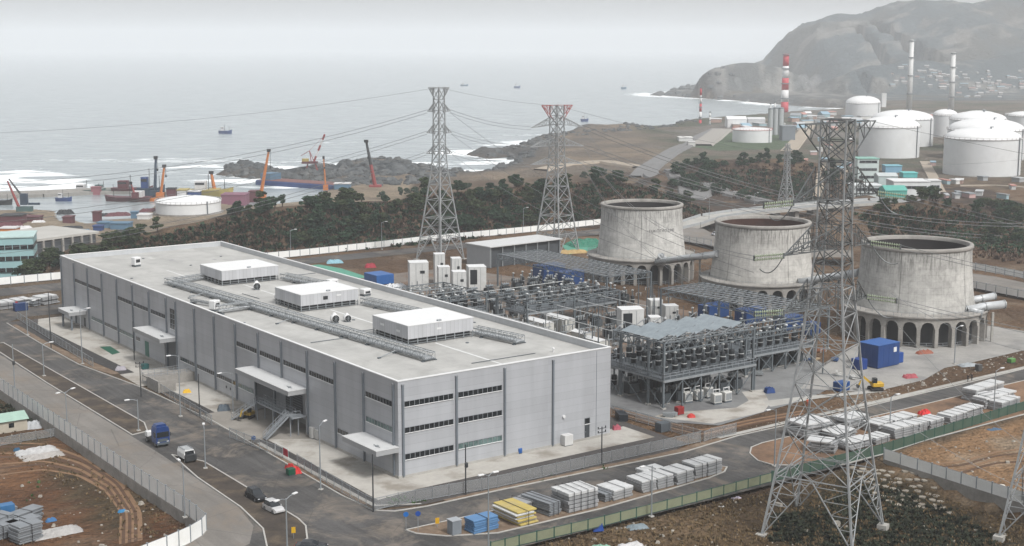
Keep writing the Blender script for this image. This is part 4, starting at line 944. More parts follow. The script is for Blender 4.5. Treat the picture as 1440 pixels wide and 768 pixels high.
# C: left side towards pylon B, right side towards the next one out of frame
CL = [wpos(PC, t) for t in side(tipsC, -1)]; CR = [wpos(PC, t) for t in side(tipsC, 1)]
BR = [wpos(PB, t) for t in side(tipsB, 1)]; BL = [wpos(PB, t) for t in side(tipsB, -1)]
AL = [wpos(PA, t) for t in side(tipsA, -1)]; AR = [wpos(PA, t) for t in side(tipsA, 1)]
for i in range(3):
    for (P0, P1, sg, lab, dz) in ((CL[i], BR[i], 7, 'left', 0), (CR[i], Vector((160+8*i, 165, [38, 30, 22][i])), 3.5, 'right', 0)):
        d_ = (P1-P0).normalized()
        if lab == 'left': d_ = Vector((-.82, .45, -.14)).normalized()
        e = P0+d_*4.4
        insul(P0, e, '%s green insulator string on the %s side of the foreground pylon' % (names[i], lab), 'insulator strings on the foreground pylon')
        for off, wn1 in ((-.28, 'lower'), (.28, 'upper')):
            o_ = Vector((0, 0, off)); wire(e+o_, P1+o_, sg, .04, '%s thin wire from the %s %s arm of the foreground pylon' % (wn1, names[i], lab), 'twin conductors at %s %s' % (names[i], lab))
    q = MB(); A, B = CL[i], CL[i]+Vector((-3, 2, -2.2)); pts = [tuple((B-A)*t+Vector((0, 0, -5.5*t*(1-t)))) for t in np.linspace(0, 1, 9)]; q.tube(pts, .08, 5); o = q.build('jumper_cable', PYD); o.location = A; tag(o, 'dark looped jumper cable at the %s left arm of the foreground pylon' % names[i], 'cable')
    q = MB(); A, B = CR[i], CR[i]+Vector((4, -1, -3.)); pts = [tuple((B-A)*t+Vector((0, 0, -4.5*t*(1-t)))) for t in np.linspace(0, 1, 9)]; q.tube(pts, .08, 5); o = q.build('jumper_cable', PYD); o.location = A; tag(o, 'dark looped jumper cable at the %s right arm of the foreground pylon' % names[i], 'cable')
    yl = [262, 318, 372][i]
    for off, wn1 in ((-.5, 'lower'), (.5, 'upper')):
        wire(AL[i]+Vector((0, 0, off)), Vector(D(-330, yl, 400))+Vector((0, 0, off*2)), 9, .07, '%s wire running left over the sea from the %s arm of the slim pylon' % (wn1, names[i]), 'conductors leaving the slim pylon at its %s arm' % names[i])
        wire(AR[i]+Vector((0, 0, off)), BL[i]+Vector((0, 0, off)), 1.2, .06, '%s wire between the %s arms of the two far pylons' % (wn1, names[i]), 'conductors between the far pylons, %s' % names[i])
    wire(AR[i]+Vector((0, 0, -.6)), Vector((T2[1]-6-4*i, T2[2]-22-6*i, 12)), 5, .06, 'conductor from the %s right arm of the slim pylon down to the switchyard' % names[i], 'conductors down to the switchyard')
    for off, wn1 in ((-.6, 'lower'), (.6, 'upper')):
        wire(BR[i]+Vector((0, 0, off)), Vector(D(1640, 300+28*i, 560))+Vector((0, 0, off)), 16-3*i, .1, '%s wire from the %s arm of the red-topped pylon across the hills' % (wn1, names[i]), 'conductors over the hills, %s' % names[i])
wire(Vector((-24, 462, 57)), Vector(D(-330, 190, 430)), 5, .045, 'thin earth wire from the top of the slim pale pylon out to the left', 'earth wires')
wire(Vector((-24, 462, 57)), Vector((15, 477, 50.5)), 1, .045, 'thin earth wire joining the tops of the two far pylons', 'earth wires')
wire(Vector((15, 477, 50.5)), Vector(D(1500, 215, 700)), 12, .05, 'thin earth wire from the red pylon top towards the white tanks', 'earth wires')
wire(Vector((52, 206, 60)), Vector((165, 170, 46)), 3, .028, 'thin earth wire from the crown of the foreground pylon to the right', 'earth wires')
for k, (a, b_) in enumerate((((1252, 412, 207), (1475, 500, 200)), ((1258, 450, 205), (1460, 640, 196)), ((1200, 540, 204), (1470, 700, 198)))):
    wire(Vector(D(*a)), Vector(D(*b_)), 1.5, .03, 'thin conductor sloping down to the pylon at the right edge, %s of three' % ['upper', 'middle', 'lower'][k], 'lines to the edge pylon')
# ================================================================ FENCES AND WALLS
def path_pts(P, step):
    o = []
    for a, b_ in zip(P[:-1], P[1:]):
        L_ = math.dist(a, b_); n = max(1, int(round(L_/step)))
        for k in range(n): o.append((a[0]+(b_[0]-a[0])*k/n, a[1]+(b_[1]-a[1])*k/n))
    o.append(P[-1]); return o
def netmat():
    if 'chain link' in MATS: return MATS['chain link']
    m, nt, b = newmat('chain link'); b.inputs['Base Color'].default_value = (.33, .35, .36, 1); b.inputs['Alpha'].default_value = .2; b.inputs['Roughness'].default_value = .5; MATS['chain link'] = m; return m
def fence(name, P, step, h, lab, cat, postm, panelm, pw=.1, z=0., ph=.2, gap=.1, thick=.05, rail_=True, wall=None, grp=None, zf=None):
    """P in (v,u); posts as parts, one panel run, optional concrete wall beneath"""
    pts = path_pts(P, step); x0, y0, _ = S(*pts[0]); o = empty(name, (x0, y0, z), 0, lab, cat, grp)
    W_ = [Vector((S(*p)[0]-x0, S(*p)[1]-y0, 0)) for p in pts]
    if zf: 
        for w_, p in zip(W_, pts): w_.z = zf(*p)
    pn = MB(); rl = MB()
    for a, b_ in zip(W_[:-1], W_[1:]):
        d_ = (b_-a).normalized()*gap; e = Vector((0, 0, (ph+h)/2)); pn.beam(a+d_+e, b_-d_+e, thick, h-ph)
        if rail_: 
            for zz in (ph, h): rl.beam(a+Vector((0, 0, zz)), b_+Vector((0, 0, zz)), .07)
    pn.build('panel_run', panelm, o)
    if rail_: rl.build('rail', postm, o)
    M0 = None
    for i, a in enumerate(W_[:100]):
        if M0 is None:
            q = MB(); q.box(-pw/2, pw/2, -pw/2, pw/2, -.1 if not wall else .0, h+.12); q.box(-pw*.7, pw*.7, -pw*.7, pw*.7, h+.12, h+.16); M0 = q.build('post', postm, o); M0.location = a
        else: c = M0.copy(); COL.objects.link(c); c.parent = o; c.location = a
    if wall:
        q = MB()
        for a, b_ in zip(W_[:-1], W_[1:]): q.beam(a+Vector((0, 0, (wall[1]+wall[0])/2)), b_+Vector((0, 0, (wall[1]+wall[0])/2)), .4, wall[1]-wall[0])
        q.build('retaining_wall', RINGM, o)
    return o
NET = netmat(); FP = steel()
k5 = lambda *p: [Q(*a) for a in p]
fence('mesh_fence', k5((25, 449), (131, 516)), 3, 1.9, 'chain-link fence beside the black strip at the far left of the factory', 'fence', FP, NET, .09, thick=.02)
fence('mesh_fence', k5((200, 536), (298, 598)), 3, 1.9, 'chain-link fence along the black strip left of the loading bay', 'fence', FP, NET, .09, thick=.02)
fence('mesh_fence', k5((323, 616), (398, 645)), 2.4, 1.9, 'short chain-link fence between the loading bay drive and the red sign', 'fence', FP, NET, .09, thick=.02)
fence('mesh_fence', k5((418, 655), (504, 708), (526, 719), (560, 711), (700, 686), (860, 650), (985, 622)), 3, 2.0, 'long chain-link fence bending round the near corner of the factory', 'fence', FP, NET, .09, thick=.02)
fence('mesh_fence', k5((860, 584), (930, 603), (990, 622), (1000, 618), (1035, 610)), 3, 2.0, 'chain-link fence between the gravel strip and the orange earth', 'fence', FP, NET, .09, thick=.02)
PW = mat('white wall panel', (.98, .99, .97), .6, 0, .1, .4, (.85, .85, .8), .4); PWP = mat('slate post', (.3, .34, .37), .5, .2)
fence('panel_wall', WV, 3.1, 2.5, 'white panelled wall on a concrete base curving round the left dirt yard', 'wall', PWP, PW, .2, ph=.05, thick=.08, wall=(-2.6, .05))
fence('panel_wall', k5((1243, 646), (1290, 661), (1440, 709), (1520, 736)), 3.1, 1.9, 'white panelled wall on concrete at the right, ending at the edge pylon', 'wall', PWP, PW, .2, ph=.05, thick=.08, wall=(-3., .05))
GF = mat('dark green post', (.02, .09, .07), .5); GP = mat('olive mesh panel', (.24, .26, .17), .7, 0, .2); GPG = mat('green mesh panel', (.06, .105, .075), .7, 0, .25)
fence('green_fence', k5((690, 778), (730, 768), (850, 740), (1000, 701), (1085, 678)), 3, 1.6, 'dark green fence with olive panels along the near edge of the road', 'fence', GF, GP, .16, ph=.15, thick=.04)
fence('green_fence', k5((1085, 678), (1240, 639), (1300, 620), (1440, 577), (1500, 560)), 3, 1.8, 'dark green fence with green panels running behind the foreground pylon to the right edge', 'fence', GF, GPG, .16, ph=.15, thick=.04)
fence('panel_wall', [(-70, 231), (0, 230.5), (60, 230), (100, 230), (134, 232), (154, 234), (200, 234), (240, 236)], 4, 2.4, 'long pale panel wall behind the rear road, at the foot of the wooded ridge', 'wall', PWP, PW, .22, ph=.2, thick=.06)
fence('panel_wall', k5((1358, 378), (1400, 385), (1480, 400)), 4, 2.3, 'pale panel wall right of the rightmost tower, beyond the far road', 'wall', PWP, PW, .22, ph=.2, thick=.06)
fence('panel_wall', k5((1360, 404), (1400, 412), (1480, 428)), 4, 2.2, 'pale panel wall right of the rightmost tower, this side of the far road', 'wall', PWP, PW, .22, ph=.2, thick=.06)
fence('panel_wall', k5((960, 340), (1000, 346)), 4, 2.2, 'short pale panel wall between the two left cooling towers', 'wall', PWP, PW, .22, ph=.2, thick=.06)
sheet('far_road', k5((1356, 383), (1400, 389), (1500, 410), (1500, 424), (1400, 404), (1358, 394)), 2, ASP)
sheet('far_road', k5((955, 318), (990, 322), (1015, 336), (1060, 350), (1200, 352), (1200, 362), (1060, 362), (1000, 345), (950, 330)), 2, ASP)

# ================================================================ LAMPS AND POLES
LP = mat('lamp post grey', (.33, .36, .38), .45, .3, .1); DP = mat('dark pole', (.05, .055, .06), .5, .2)
def lamp(px, py, top, ang, lab, heads=1, dark=False, z=0., reach=1.6):
    x, y, _ = G(px, py, z); h = D(px, top, y)[2]-z; m_ = DP if dark else LP; r = .13 if not dark else .1
    o = empty('street_lamp', (x, y, z), ang, lab, 'street lamp', 'street lamps'); q = MB(); q.tube([(0, 0, 0), (0, 0, h)], [r, r*.6], 8); q.build('pole', m_, o)
    q = MB(); q.bbox(0, 0, 0, .7, .7, .22, 0, .04); q.build('footing', conc(), o)
    for k in range(heads):
        s_ = 1 if k == 0 else -1; q = MB(); q.tube([(0, 0, h-.2), (s_*reach*.5, 0, h+.12), (s_*reach, 0, h+.2)], .055, 6); a = q.build('arm', m_, o)
        q = MB(); q.bbox(s_*(reach+.35), 0, h+.12, .95, .42, .2, 0, .05); q.build('lamp_head', white(), a)
def pole(px, py, top, lab, arms=0, box=False, dark=True, z=0.):
    x, y, _ = G(px, py, z); h = D(px, top, y)[2]-z; m_ = DP if dark else LP
    o = empty('utility_pole', (x, y, z), AV, lab, 'pole', 'poles'); q = MB(); q.tube([(0, 0, 0), (0, 0, h)], [.13, .09], 8); q.build('pole', m_, o)
    if arms:
        q = MB(); 
        for k in range(arms): q.beam((-.9, 0, h-.3-.7*k), (.9, 0, h-.3-.7*k), .1); q.tube([(-.8, 0, h-.3-.7*k), (-.8, 0, h+.05-.7*k)], .1, 6); q.tube([(.8, 0, h-.3-.7*k), (.8, 0, h+.05-.7*k)], .1, 6)
        q.build('crossarm', DP, o)
    if box: q = MB(); q.bbox(0, -.22, h*.55, .5, .4, .8); q.build('control_box', DP, o)
AR_ = AV+pi
lamp(116, 512, 436, AV, 'tall lamp on the verge at the far left end of the factory'); lamp(254, 586, 500, AR_, 'lamp on the verge before the middle of the long facade')
lamp(328, 581, 524, AR_, 'lamp on the concrete apron left of the loading bay', reach=2.2); lamp(451, 689, 598, AV+.6, 'lamp by the fence corner, right of the green bin')
lamp(62, 529, 484, AV, 'lamp post halfway along the far dark traffic island', 1); lamp(95, 607, 551, AV+.5, 'twin lamp behind the panelled wall, at the left', 2)
lamp(195, 606, 562, AR_, 'lamp post at the near tip of the far traffic island'); lamp(289, 659, 602, AV+1.2, 'lamp post on the near traffic island by the white vehicle')
lamp(260, 728, 653, AV+1.5, 'lamp rising behind the curve of the left panelled wall'); lamp(404, 775, 701, AR_+.4, 'twin-headed lamp at the bottom tip of the near island', 2)
lamp(687, 782, 668, AR_, 'lamp in front of the blue stack, cut by the bottom edge', 2, reach=.9); lamp(916, 727, 655, AR_, 'lamp in front of the pale panel bundles, by the olive fence')
lamp(1089, 656, 576, AR_, 'lamp at the road bend left of the foreground pylon'); lamp(1251, 606, 558, AV, 'lamp beside the panel bundles right of the foreground pylon')
lamp(1397, 586, 521, AV, 'lamp between the rightmost panel bundles'); lamp(1342, 512, 461, AV, 'lamp on the concrete in front of the rightmost cooling tower')
lamp(409, 359, 324, AV, 'lamp on the rear road behind the middle plant room'); lamp(537, 351, 313, AV, 'lamp on the rear road left of the slim pale pylon')
lamp(736, 322, 293, AV, 'lamp on the rear road between the two far pylons'); lamp(997, 312, 279, AR_, 'lamp on the rear road just right of the farthest cooling tower')
lamp(190, 352, 337, AV, 'small lamp showing above the far left of the factory roof'); lamp(1061, 288, 272, AV, 'tiny lamp at the near end of the viaduct'); lamp(39, 471, 425, AV, 'lamp at the far left road corner by the red sign')
pole(72, 490, 410, 'dark pole in the verge at the far left'); pole(21, 548, 484, 'grey pole with a box at the left edge', 0, True, False); pole(198.5, 558, 509, 'dark pole with cross-arms by the concrete ramp', 2)
pole(281, 586, 526, 'dark pole on the apron near the yellow object'); pole(525, 720, 639, 'dark pole at the near corner of the mesh fence'); pole(655, 696, 625, 'dark pole with a box in front of the short facade', 0, True)
pole(846, 653, 600, 'pole carrying a cluster of cameras near the right end of the short facade', 2); pole(189, 506, 452, 'thin dark pole by the second canopy')
pole(490, 613, 578, 'thin pole beside the bottom of the near stair flight') if 0 else None

# ================================================================ STACKED BUILDING PANELS
def stackmat(name, c, edge): return mat(name, c, .5, .1, .2, .6, edge, .35)
SM = {'pale': stackmat('pale wrapped panels', (.4, .41, .42), (.24, .25, .26)), 'grey': stackmat('grey sheet stack', (.27, .29, .31), (.15, .17, .19)), 'blue': stackmat('blue panels', (.12, .27, .5), (.09, .2, .4)),
      'yellow': stackmat('yellow edged panels', (.6, .47, .13), (.45, .4, .3)), 'white': stackmat('white panels', (.7, .71, .71), (.55, .56, .56))}
STRAP = mat('black strap', (.03, .03, .035), .6)
def bundle(p0, p1, depth, h, kind, lab, layers=None, straps=2, z=0., cat='panel stack', grp='stacks of building panels', skew=.06, tilt=0., cols=1, topk=None):
    """strapped stack of sandwich panels; p0,p1 = pixels of the near bottom edge"""
    a = G(*p0, z); b_ = G(*p1, z); L_ = math.dist(a[:2], b_[:2]); rz = math.atan2(b_[1]-a[1], b_[0]-a[0])
    o = empty('panel_stack', (a[0], a[1], z), rz, lab, cat, grp); layers = layers or max(3, int(h/.42)); t = (h-.15)/layers
    for k in range(layers):
        q = MB(); dx = random.uniform(-skew, skew)*2; dy = random.uniform(-skew, skew)*1.5
        for c in range(cols):
            y0 = depth*c/cols; dx += random.uniform(-.1, .1); q.bbox(L_/2+dx, y0+depth/cols/2+dy, .15+t*k, L_-.08+random.uniform(-.1, .06), depth/cols-.1, t*.8, random.uniform(-.5, .5)*skew*.15, .03)
        q.build('panel_layer', SM[(topk if topk and k == layers-1 else kind)] if not (kind == 'yellow' and k % 2) else SM['white'], o)
    q = MB()
    for k in range(3): x_ = L_*(.15+.35*k); q.box(x_-.08, x_+.08, 0, depth, 0, .15)
    q.build('timber_bearer', mat('raw timber', (.33, .24, .14), .8), o)
    for k in range(straps):
        x_ = L_*(k+.7)/(straps+.4); q = MB(); e = .05+skew*2
        q.box(x_-.05, x_+.05, -e, depth+e, h, h+.03); q.box(x_-.05, x_+.05, -e-.03, -e, .1, h+.03); q.box(x_-.05, x_+.05, depth+e, depth+e+.03, .1, h+.03); q.build('strap', STRAP, o)
    return o
bundle((667, 753), (702, 744), 2.6, 2.2, 'blue', 'bright blue panel stack on the island beside the grey kiosk', 6, 1)
bundle((727, 742), (754, 735), 6.2, 2.3, 'yellow', 'messy yellow and white stack next to the blue one', 7, 1, skew=.22)
bundle((735, 724), (757, 716), 3.5, 1.8, 'pale', 'low pale stack squeezed behind the yellow one', 5, 1, skew=.16)
bundle((773, 728), (789, 723), 6.5, 2.2, 'grey', 'grey ribbed stack between the yellow stack and the big strapped stack', 8, 2)
bundle((800, 723), (842, 713), 4.6, 3.3, 'pale', 'tallest stack of strapped pale packs, five packs high, in the middle of the island', 5, 4, skew=.05, cols=3, topk='white')
bundle((851, 708), (862, 705), 3.2, 1.5, 'grey', 'small low grey stack right of the tallest one', 4, 1)
bundle((863, 706), (891, 698), 4.2, 1.9, 'pale', 'pale stack left of the red tarpaulin', 4, 1, topk='white')
bundle((903, 695), (924, 690), 4.0, 2.1, 'pale', 'first of the pale stacks right of the red tarpaulin', 5, 1, topk='white')
bundle((925, 690), (948, 684), 4.0, 2.2, 'pale', 'second of the pale stacks right of the red tarpaulin', 5, 1, topk='white')
bundle((906, 681), (934, 674), 2.2, 2.3, 'white', 'white stack showing behind the lamp in the second row of the island', 5, 1)
bundle((952, 684), (976, 677), 4.0, 2.3, 'pale', 'pale stack one before the pair at the island tip', 5, 1, topk='white')
bundle((978, 675), (995, 671), 3.4, 2.6, 'pale', 'left one of the tall pair at the right tip of the island', 5, 1, topk='white')
bundle((996, 671), (1016, 665), 3.4, 2.7, 'pale', 'rightmost stack at the tip of the island', 5, 1, topk='white')
R4 = [((1235, 611), (1256, 605), 3.6, 2., 'leftmost visible stack right of the foreground pylon'), ((1258, 606), (1290, 597), 3.4, 2.1, 'second stack right of the foreground pylon'), ((1258, 619), (1292, 611), 3.2, 2.2, 'wide stack in the front row right of the pylon'),
      ((1293, 611), (1306, 606), 3., 2.1, 'narrow stack in the front row, centre'), ((1309, 606), (1328, 600), 3.2, 1.9, 'front row stack near the red cloth'), ((1232, 628), (1252, 622), 3., 1.5, 'low stack touching the green fence right of the pylon'),
      ((1336, 598), (1359, 591), 3.2, 1.8, 'separate stack on bare ground, left one of two'), ((1360, 590), (1383, 583), 3.2, 1.9, 'separate stack on bare ground, right one of two'), ((1370, 570), (1392, 576), 3.4, 2.6, 'back stack in the far right group'),
      ((1385, 577), (1428, 565), 3.2, 2.4, 'long stack in front within the far right group'), ((1409, 580), (1435, 571), 3., 2., 'lowest stack at the far right edge'), ((1372, 566), (1412, 553), 3.2, 2.6, 'long pale stack at the back of the far right group')]
for p0, p1, dp, h, lab in R4: bundle(p0, p1, dp, h, 'pale', lab, 5, 2, topk='white', skew=.1)
for p0, p1, dp, h, lab in (((1133, 620), (1170, 612), 5, 3., 'tall heap of pale packs seen through the foreground pylon'), ((1137, 636), (1172, 640), 3.5, 2.4, 'grey wrapped stack seen low through the left legs of the pylon'), ((1178, 622), (1206, 614), 4, 1.6, 'low pale stack seen through the middle of the pylon'),
    ((1196, 636), (1228, 628), 3., 1.6, 'dark-based stack seen through the right legs of the pylon'), ((1192, 606), (1222, 598), 3.4, 2.2, 'pale stack seen through the right side of the pylon, back row')): bundle(p0, p1, dp, h, 'pale', lab, 6, 1, skew=.25, topk='white')
for i, (p0, p1, dp, h, lab) in enumerate((((0, 437), (22, 434), 4.5, 2.2, 'first stack from the left edge by the rear road'), ((23, 434), (44, 431), 4.5, 2.4, 'second stack from the left edge by the rear road'), ((48, 432), (58, 430), 4, 2.2, 'dark wrapped stack third from the left by the rear road'), ((60, 430), (83, 426), 4, 2.5, 'stack by the rear road half hidden by the factory corner'))):
    bundle(p0, p1, dp, h, 'grey' if i == 2 else 'pale', lab, 6, 1, topk='white', skew=.2)
for p0, p1, dp, h, lab in (((-20, 768), (28, 752), 3., 2.2, 'grey sheet stack at the bottom left corner'), ((0, 752), (22, 744), 3, 2.6, 'grey sheet stack second from the corner in the left yard'), ((28, 768), (62, 758), 3, 2.8, 'grey sheet stack with bright ends, frontmost in the left yard'), ((26, 742), (62, 728), 2.4, 1.9, 'long grey stack at the back of the left yard pile'), ((22, 757), (60, 744), 2.4, 2.2, 'long grey stack in the middle of the left yard pile'), ((-10, 738), (26, 728), 2.4, 1.9, 'grey stack by the blue barrels rack at the left edge')):
    bundle(p0, p1, dp, h, 'grey', lab, 9, 1, z=-1.9, skew=.08)

# ================================================================ VEHICLES
TYRE = mat('tyre rubber', (.02, .02, .022), .8); RIM = mat('wheel rim', (.35, .36, .37), .35, .8); CGL = mat('vehicle glass', (.015, .02, .025), .08, 0, .1, spec=.8)
def wheel(o, x, y, r=.34, w=.24):
    q = MB(); q.tube([(x, y-w/2, r), (x, y-w/2+.04, r), (x, y+w/2-.04, r), (x, y+w/2, r)], [r*.9, r, r, r*.9], 16); t = q.build('wheel', TYRE, o); s_ = 1 if y > 0 else -1
    q = MB(); q.tube([(x, y+s_*(w/2-.02), r), (x, y+s_*(w/2+.015), r)], r*.58, 12); q.build('rim', RIM, t)
def car(px, py, rz, col, lab, suv=True, z=0., L_=4.6, name='parked_car'):
    x, y, _ = G(px, py, z); o = empty(name, (x, y, z), rz, lab, 'car', 'parked cars'); pm = mat('car paint %s' % str(col), col, .25, .3, .05, spec=.7)
    H_ = 1.72 if suv else 1.45; W_ = 1.86; hl = L_/2
    def loft(sec, m_, nm, par):   # sec: (x, zlow, zhigh, half width low, half width high)
        q = MB(); vs_ = []; fs = []
        for (X, zl, zh, wl_, wh) in sec: vs_ += [(X, -wl_, zl), (X, wl_, zl), (X, wh, zh), (X, -wh, zh)]
        n = len(sec)
        for i in range(n-1):
            for k in range(4): k2 = (k+1) % 4; fs.append((i*4+k, i*4+k2, i*4+4+k2, i*4+4+k))
        fs += [(3, 2, 1, 0), tuple((n-1)*4+k for k in range(4))]; q.add(vs_, fs); return q.build(nm, m_, par)
    b_ = loft([(-hl, .42, .8, .74, .74), (-hl+.12, .3, .96, .88, .84), (-hl+.6, .26, 1.0, .93, .88), (0, .26, 1.0, .93, .88), (hl-1.25, .26, .98, .93, .88), (hl-.35, .28, .86, .9, .82), (hl, .4, .66, .76, .72)], pm, 'body', o)
    back = -hl+.35 if suv else -hl+.75
    loft([(back, .97, 1.0, .84, .8), (back+.28, .97, H_-.05, .86, .66), (-.1, .97, H_-.01, .87, .68), (hl-2.1, .97, H_-.07, .87, .66), (hl-1.25, .96, 1.0, .84, .8)], CGL, 'window', b_)
    loft([(back+.25, H_-.06, H_, .67, .6), (-.1, H_-.03, H_+.03, .7, .64), (hl-2.1, H_-.09, H_-.03, .67, .6)], pm, 'roof', b_)
    for X in (-hl+.85, hl-.9):
        for s_ in (-1, 1): wheel(o, X, s_*.82)
    for s_ in (-1, 1):
        q = MB(); q.bbox(hl-.08, s_*.6, .58, .16, .34, .16); q.build('headlight', mat('headlight', (.7, .72, .74), .15), b_)
        q = MB(); q.bbox(-hl+.02, s_*.66, .72, .12, .24, .22); q.build('tail_light', mat('tail light', (.35, .02, .02), .3), b_)
        q = MB(); q.bbox(hl-1.5, s_*.98, .98, .16, .2, .14); q.build('mirror', pm, b_)
DN = AV-pi/2   # facing the camera along the long facade road
car(360, 702, DN+.02, (.02, .022, .026), 'black car parked in front of the white one on the near island')
car(385, 719, DN+.05, (.72, .72, .72), 'small white car parked behind the black one near the island tip', True, L_=4.2)
car(438, 774, DN+.9, (.02, .022, .026), 'dark car roof just entering at the bottom edge', False)
car(1008, 331, AV, (.6, .62, .64), 'tiny pale car on the far road between two cooling towers', False)
# blue truck tractor
x, y, _ = G(221, 624); o = empty('truck', (x, y, 0), DN, 'blue cab-over truck tractor without trailer in the gap between the traffic islands', 'truck')
BLU = mat('truck blue', (.012, .05, .2), .3, .1, .1, spec=.6)
q = MB(); q.xprism([(-1.2, .75), (1.2, .75), (1.25, 1.6), (1.25, 3.0), (1.05, 3.7), (-1.05, 3.7), (-1.25, 3.0), (-1.25, 1.6)], .6, 2.9); cab = q.build('cab', BLU, o)
q = MB(); q.box(2.9, 2.96, -1.1, 1.1, 1.9, 2.85); q.build('windscreen', CGL, cab)
for s_ in (-1, 1):
    q = MB(); q.box(1.7, 2.7, s_*1.25-.03, s_*1.25+.03, 1.9, 2.7); q.build('side_window', CGL, cab); q = MB(); q.bbox(2.93, s_*.85, .95, .12, .4, .22); q.build('headlight', mat('headlight', (0, 0, 0)), cab); q = MB(); q.bbox(2.8, s_*1.45, 1.9, .14, .22, .7); q.build('mirror', DP, cab)
q = MB(); q.box(2.9, 3.0, -1.2, 1.2, .55, .9); q.box(2.9, 2.97, -.9, .9, 1.1, 1.6); q.build('bumper', dsteel(), cab)
q = MB(); q.xprism([(-1., 3.7), (1., 3.7), (.8, 4.1), (-.8, 4.1)], .8, 2.3); q.build('wind_deflector', BLU, cab)
q = MB(); q.box(-3., 2.8, -.45, -.3, .7, .95); q.box(-3., 2.8, .3, .45, .7, .95); 
for X in (-2.9, -1.8, -.6, .5): q.box(X, X+.15, -.45, .45, .7, .95)
q.build('chassis', dsteel(), o); q = MB(); q.bbox(-1.5, 0, .95, 1., .9, .18); q.build('fifth_wheel', DP, o); q = MB(); q.bbox(-2.6, 0, .95, 1.2, 2.0, .9); q.build('rear_guard', white(), o)
for X in (2.0, -1.9): 
    for s_ in (-1, 1): wheel(o, X, s_*1.0, .5, .34)
# white stripped vehicle on the island tip
x, y, _ = G(263, 648); o = empty('van_wreck', (x, y, 0), DN, 'battered white vehicle with dark open front at the far tip of the near island', 'van')
q = MB(); q.xprism([(-.95, .7), (.95, .7), (1., 1.6), (.8, 2.2), (-.8, 2.2), (-1., 1.6)], -1.8, 1.2); bd = q.build('body', white(), o)
q = MB(); q.xprism([(-.9, .5), (.9, .5), (.95, 1.2), (.85, 1.5), (-.85, 1.5), (-.95, 1.2)], 1.2, 2.1); q.build('bonnet', DP, bd); q = MB(); q.box(1.2, 1.25, -.8, .8, 1.5, 2.05); q.build('windscreen', CGL, bd)
q = MB(); 
for k in range(5): q.box(-1.6+k*.6, -1.5+k*.6, -.8, .8, 2.2, 2.3)
q.box(-1.7, 1., -.82, -.76, 2.28, 2.36); q.box(-1.7, 1., .76, .82, 2.28, 2.36); q.build('roof_rack', steel(), bd)
for X in (1.3, -1.2):
    for s_ in (-1, 1): wheel(o, X, s_*.85, .38)
def excav(px, py, rz, col, lab, s=1., z=0.):
    x, y, _ = G(px, py, z); o = empty('excavator', (x, y, z), rz, lab, 'excavator', 'yellow machines'); o.scale = (s, s, s); cm = mat('machine paint %s' % str(col), col, .45)
    for s_ in (-1, 1):
        q = MB(); q.xprism([], 0, 0) if 0 else None; q.bbox(0, s_*.95, .02, 2.9, .45, .72, 0, .2); q.build('track', TYRE, o)
    q = MB(); q.bbox(-.3, 0, .85, 2.4, 1.9, .9, 0, .12); b_ = q.build('house', cm, o); q = MB(); q.bbox(.45, .5, 1.7, 1., .85, 1.1, 0, .08); q.build('cab', CGL, b_)
    q = MB(); q.beam((.7, -.2, 1.3), (2.6, -.2, 2.9), .3, .45); bm = q.build('boom', cm, o); q = MB(); q.beam((2.6, -.2, 2.9), (3.5, -.2, 1.2), .22, .3); q.build('stick', cm, bm); q = MB(); q.xprism([(-.6, .6), (.2, .6), (.3, 1.1), (-.7, 1.2)], 3.2, 3.9); q.build('bucket', DP, bm)
excav(1231, 549, AV+2.6, (.65, .4, .03), 'yellow excavator on the earth in front of the blue box')
excav(350, 588, AV-2.6, (.5, .33, .04), 'low yellow and black machine under the left stair of the loading bay', .75)
# ================================================================ SMALL YARD THINGS
def lump(px, py, w_, d_, h, col, lab, cat='debris', nm='debris_heap', z=0., rz=.3, n=4, grp=None):
    """heap of crumpled sheets / odd blocks: several faceted pieces as one tarpaulin-like body"""
    x, y, _ = G(px, py, z); m_ = mat('heap %s' % str(col), col, .7, 0, .3, 1.5); r_ = random.Random(int(px*7+py)); q = MB(); N_ = 8 if w_ < 5 else 15
    g = [[0]*(N_+1) for _ in range(N_+1)]
    for i in range(N_+1):
        for j in range(N_+1):
            a = 2*i/N_-1; b_ = 2*j/N_-1; e = max(0, 1-max(abs(a), abs(b_))**5); g[i][j] = e*h*(.45+.55*r_.random())*.8; q.v.append((a*w_/2*(1+.12*r_.random()), b_*d_/2*(1+.12*r_.random()), g[i][j]))
    for i in range(N_):
        for j in range(N_): k = i*(N_+1)+j; q.f.append((k, k+N_+1, k+N_+2, k+1))
    o = q.build(nm, m_); o.location = (x, y, z); o.rotation_euler = (0, 0, rz); tag(o, lab, cat, grp); return o
def crate(px, py, w_, d_, h, col, lab, cat='box', nm='equipment_box', rz=None, z=0., lid=None, grp=None):
    x, y, _ = G(px, py, z); rz = AV if rz is None else rz; cm = mat('box paint %s' % str(col), col, .45, 0, .14, .6); o = empty(nm, (x, y, z), rz, lab, cat, grp)
    q = MB(); q.bbox(0, 0, .12, w_, d_, h-.12, 0, .05); b_ = q.build('body', cm, o); q = MB(); q.box(-w_*.46, w_*.46, -d_*.46, d_*.46, 0, .12); q.build('skid', dsteel(), o)
    q = MB()
    for k in range(1, 4): x_ = -w_/2+w_*k/4; q.box(x_-.02, x_+.02, -d_/2-.03, -d_/2, .2, h-.1)
    for k in range(1, 3): y_ = -d_/2+d_*k/3; q.box(-w_/2-.03, -w_/2, y_-.02, y_+.02, .2, h-.1)
    q.build('panel_rib', cm, b_)
    if lid: q = MB(); q.box(-w_/2-.06, w_/2+.06, -d_/2-.06, d_/2+.06, h, h+.1); q.build('lid', lid, b_)
    return o
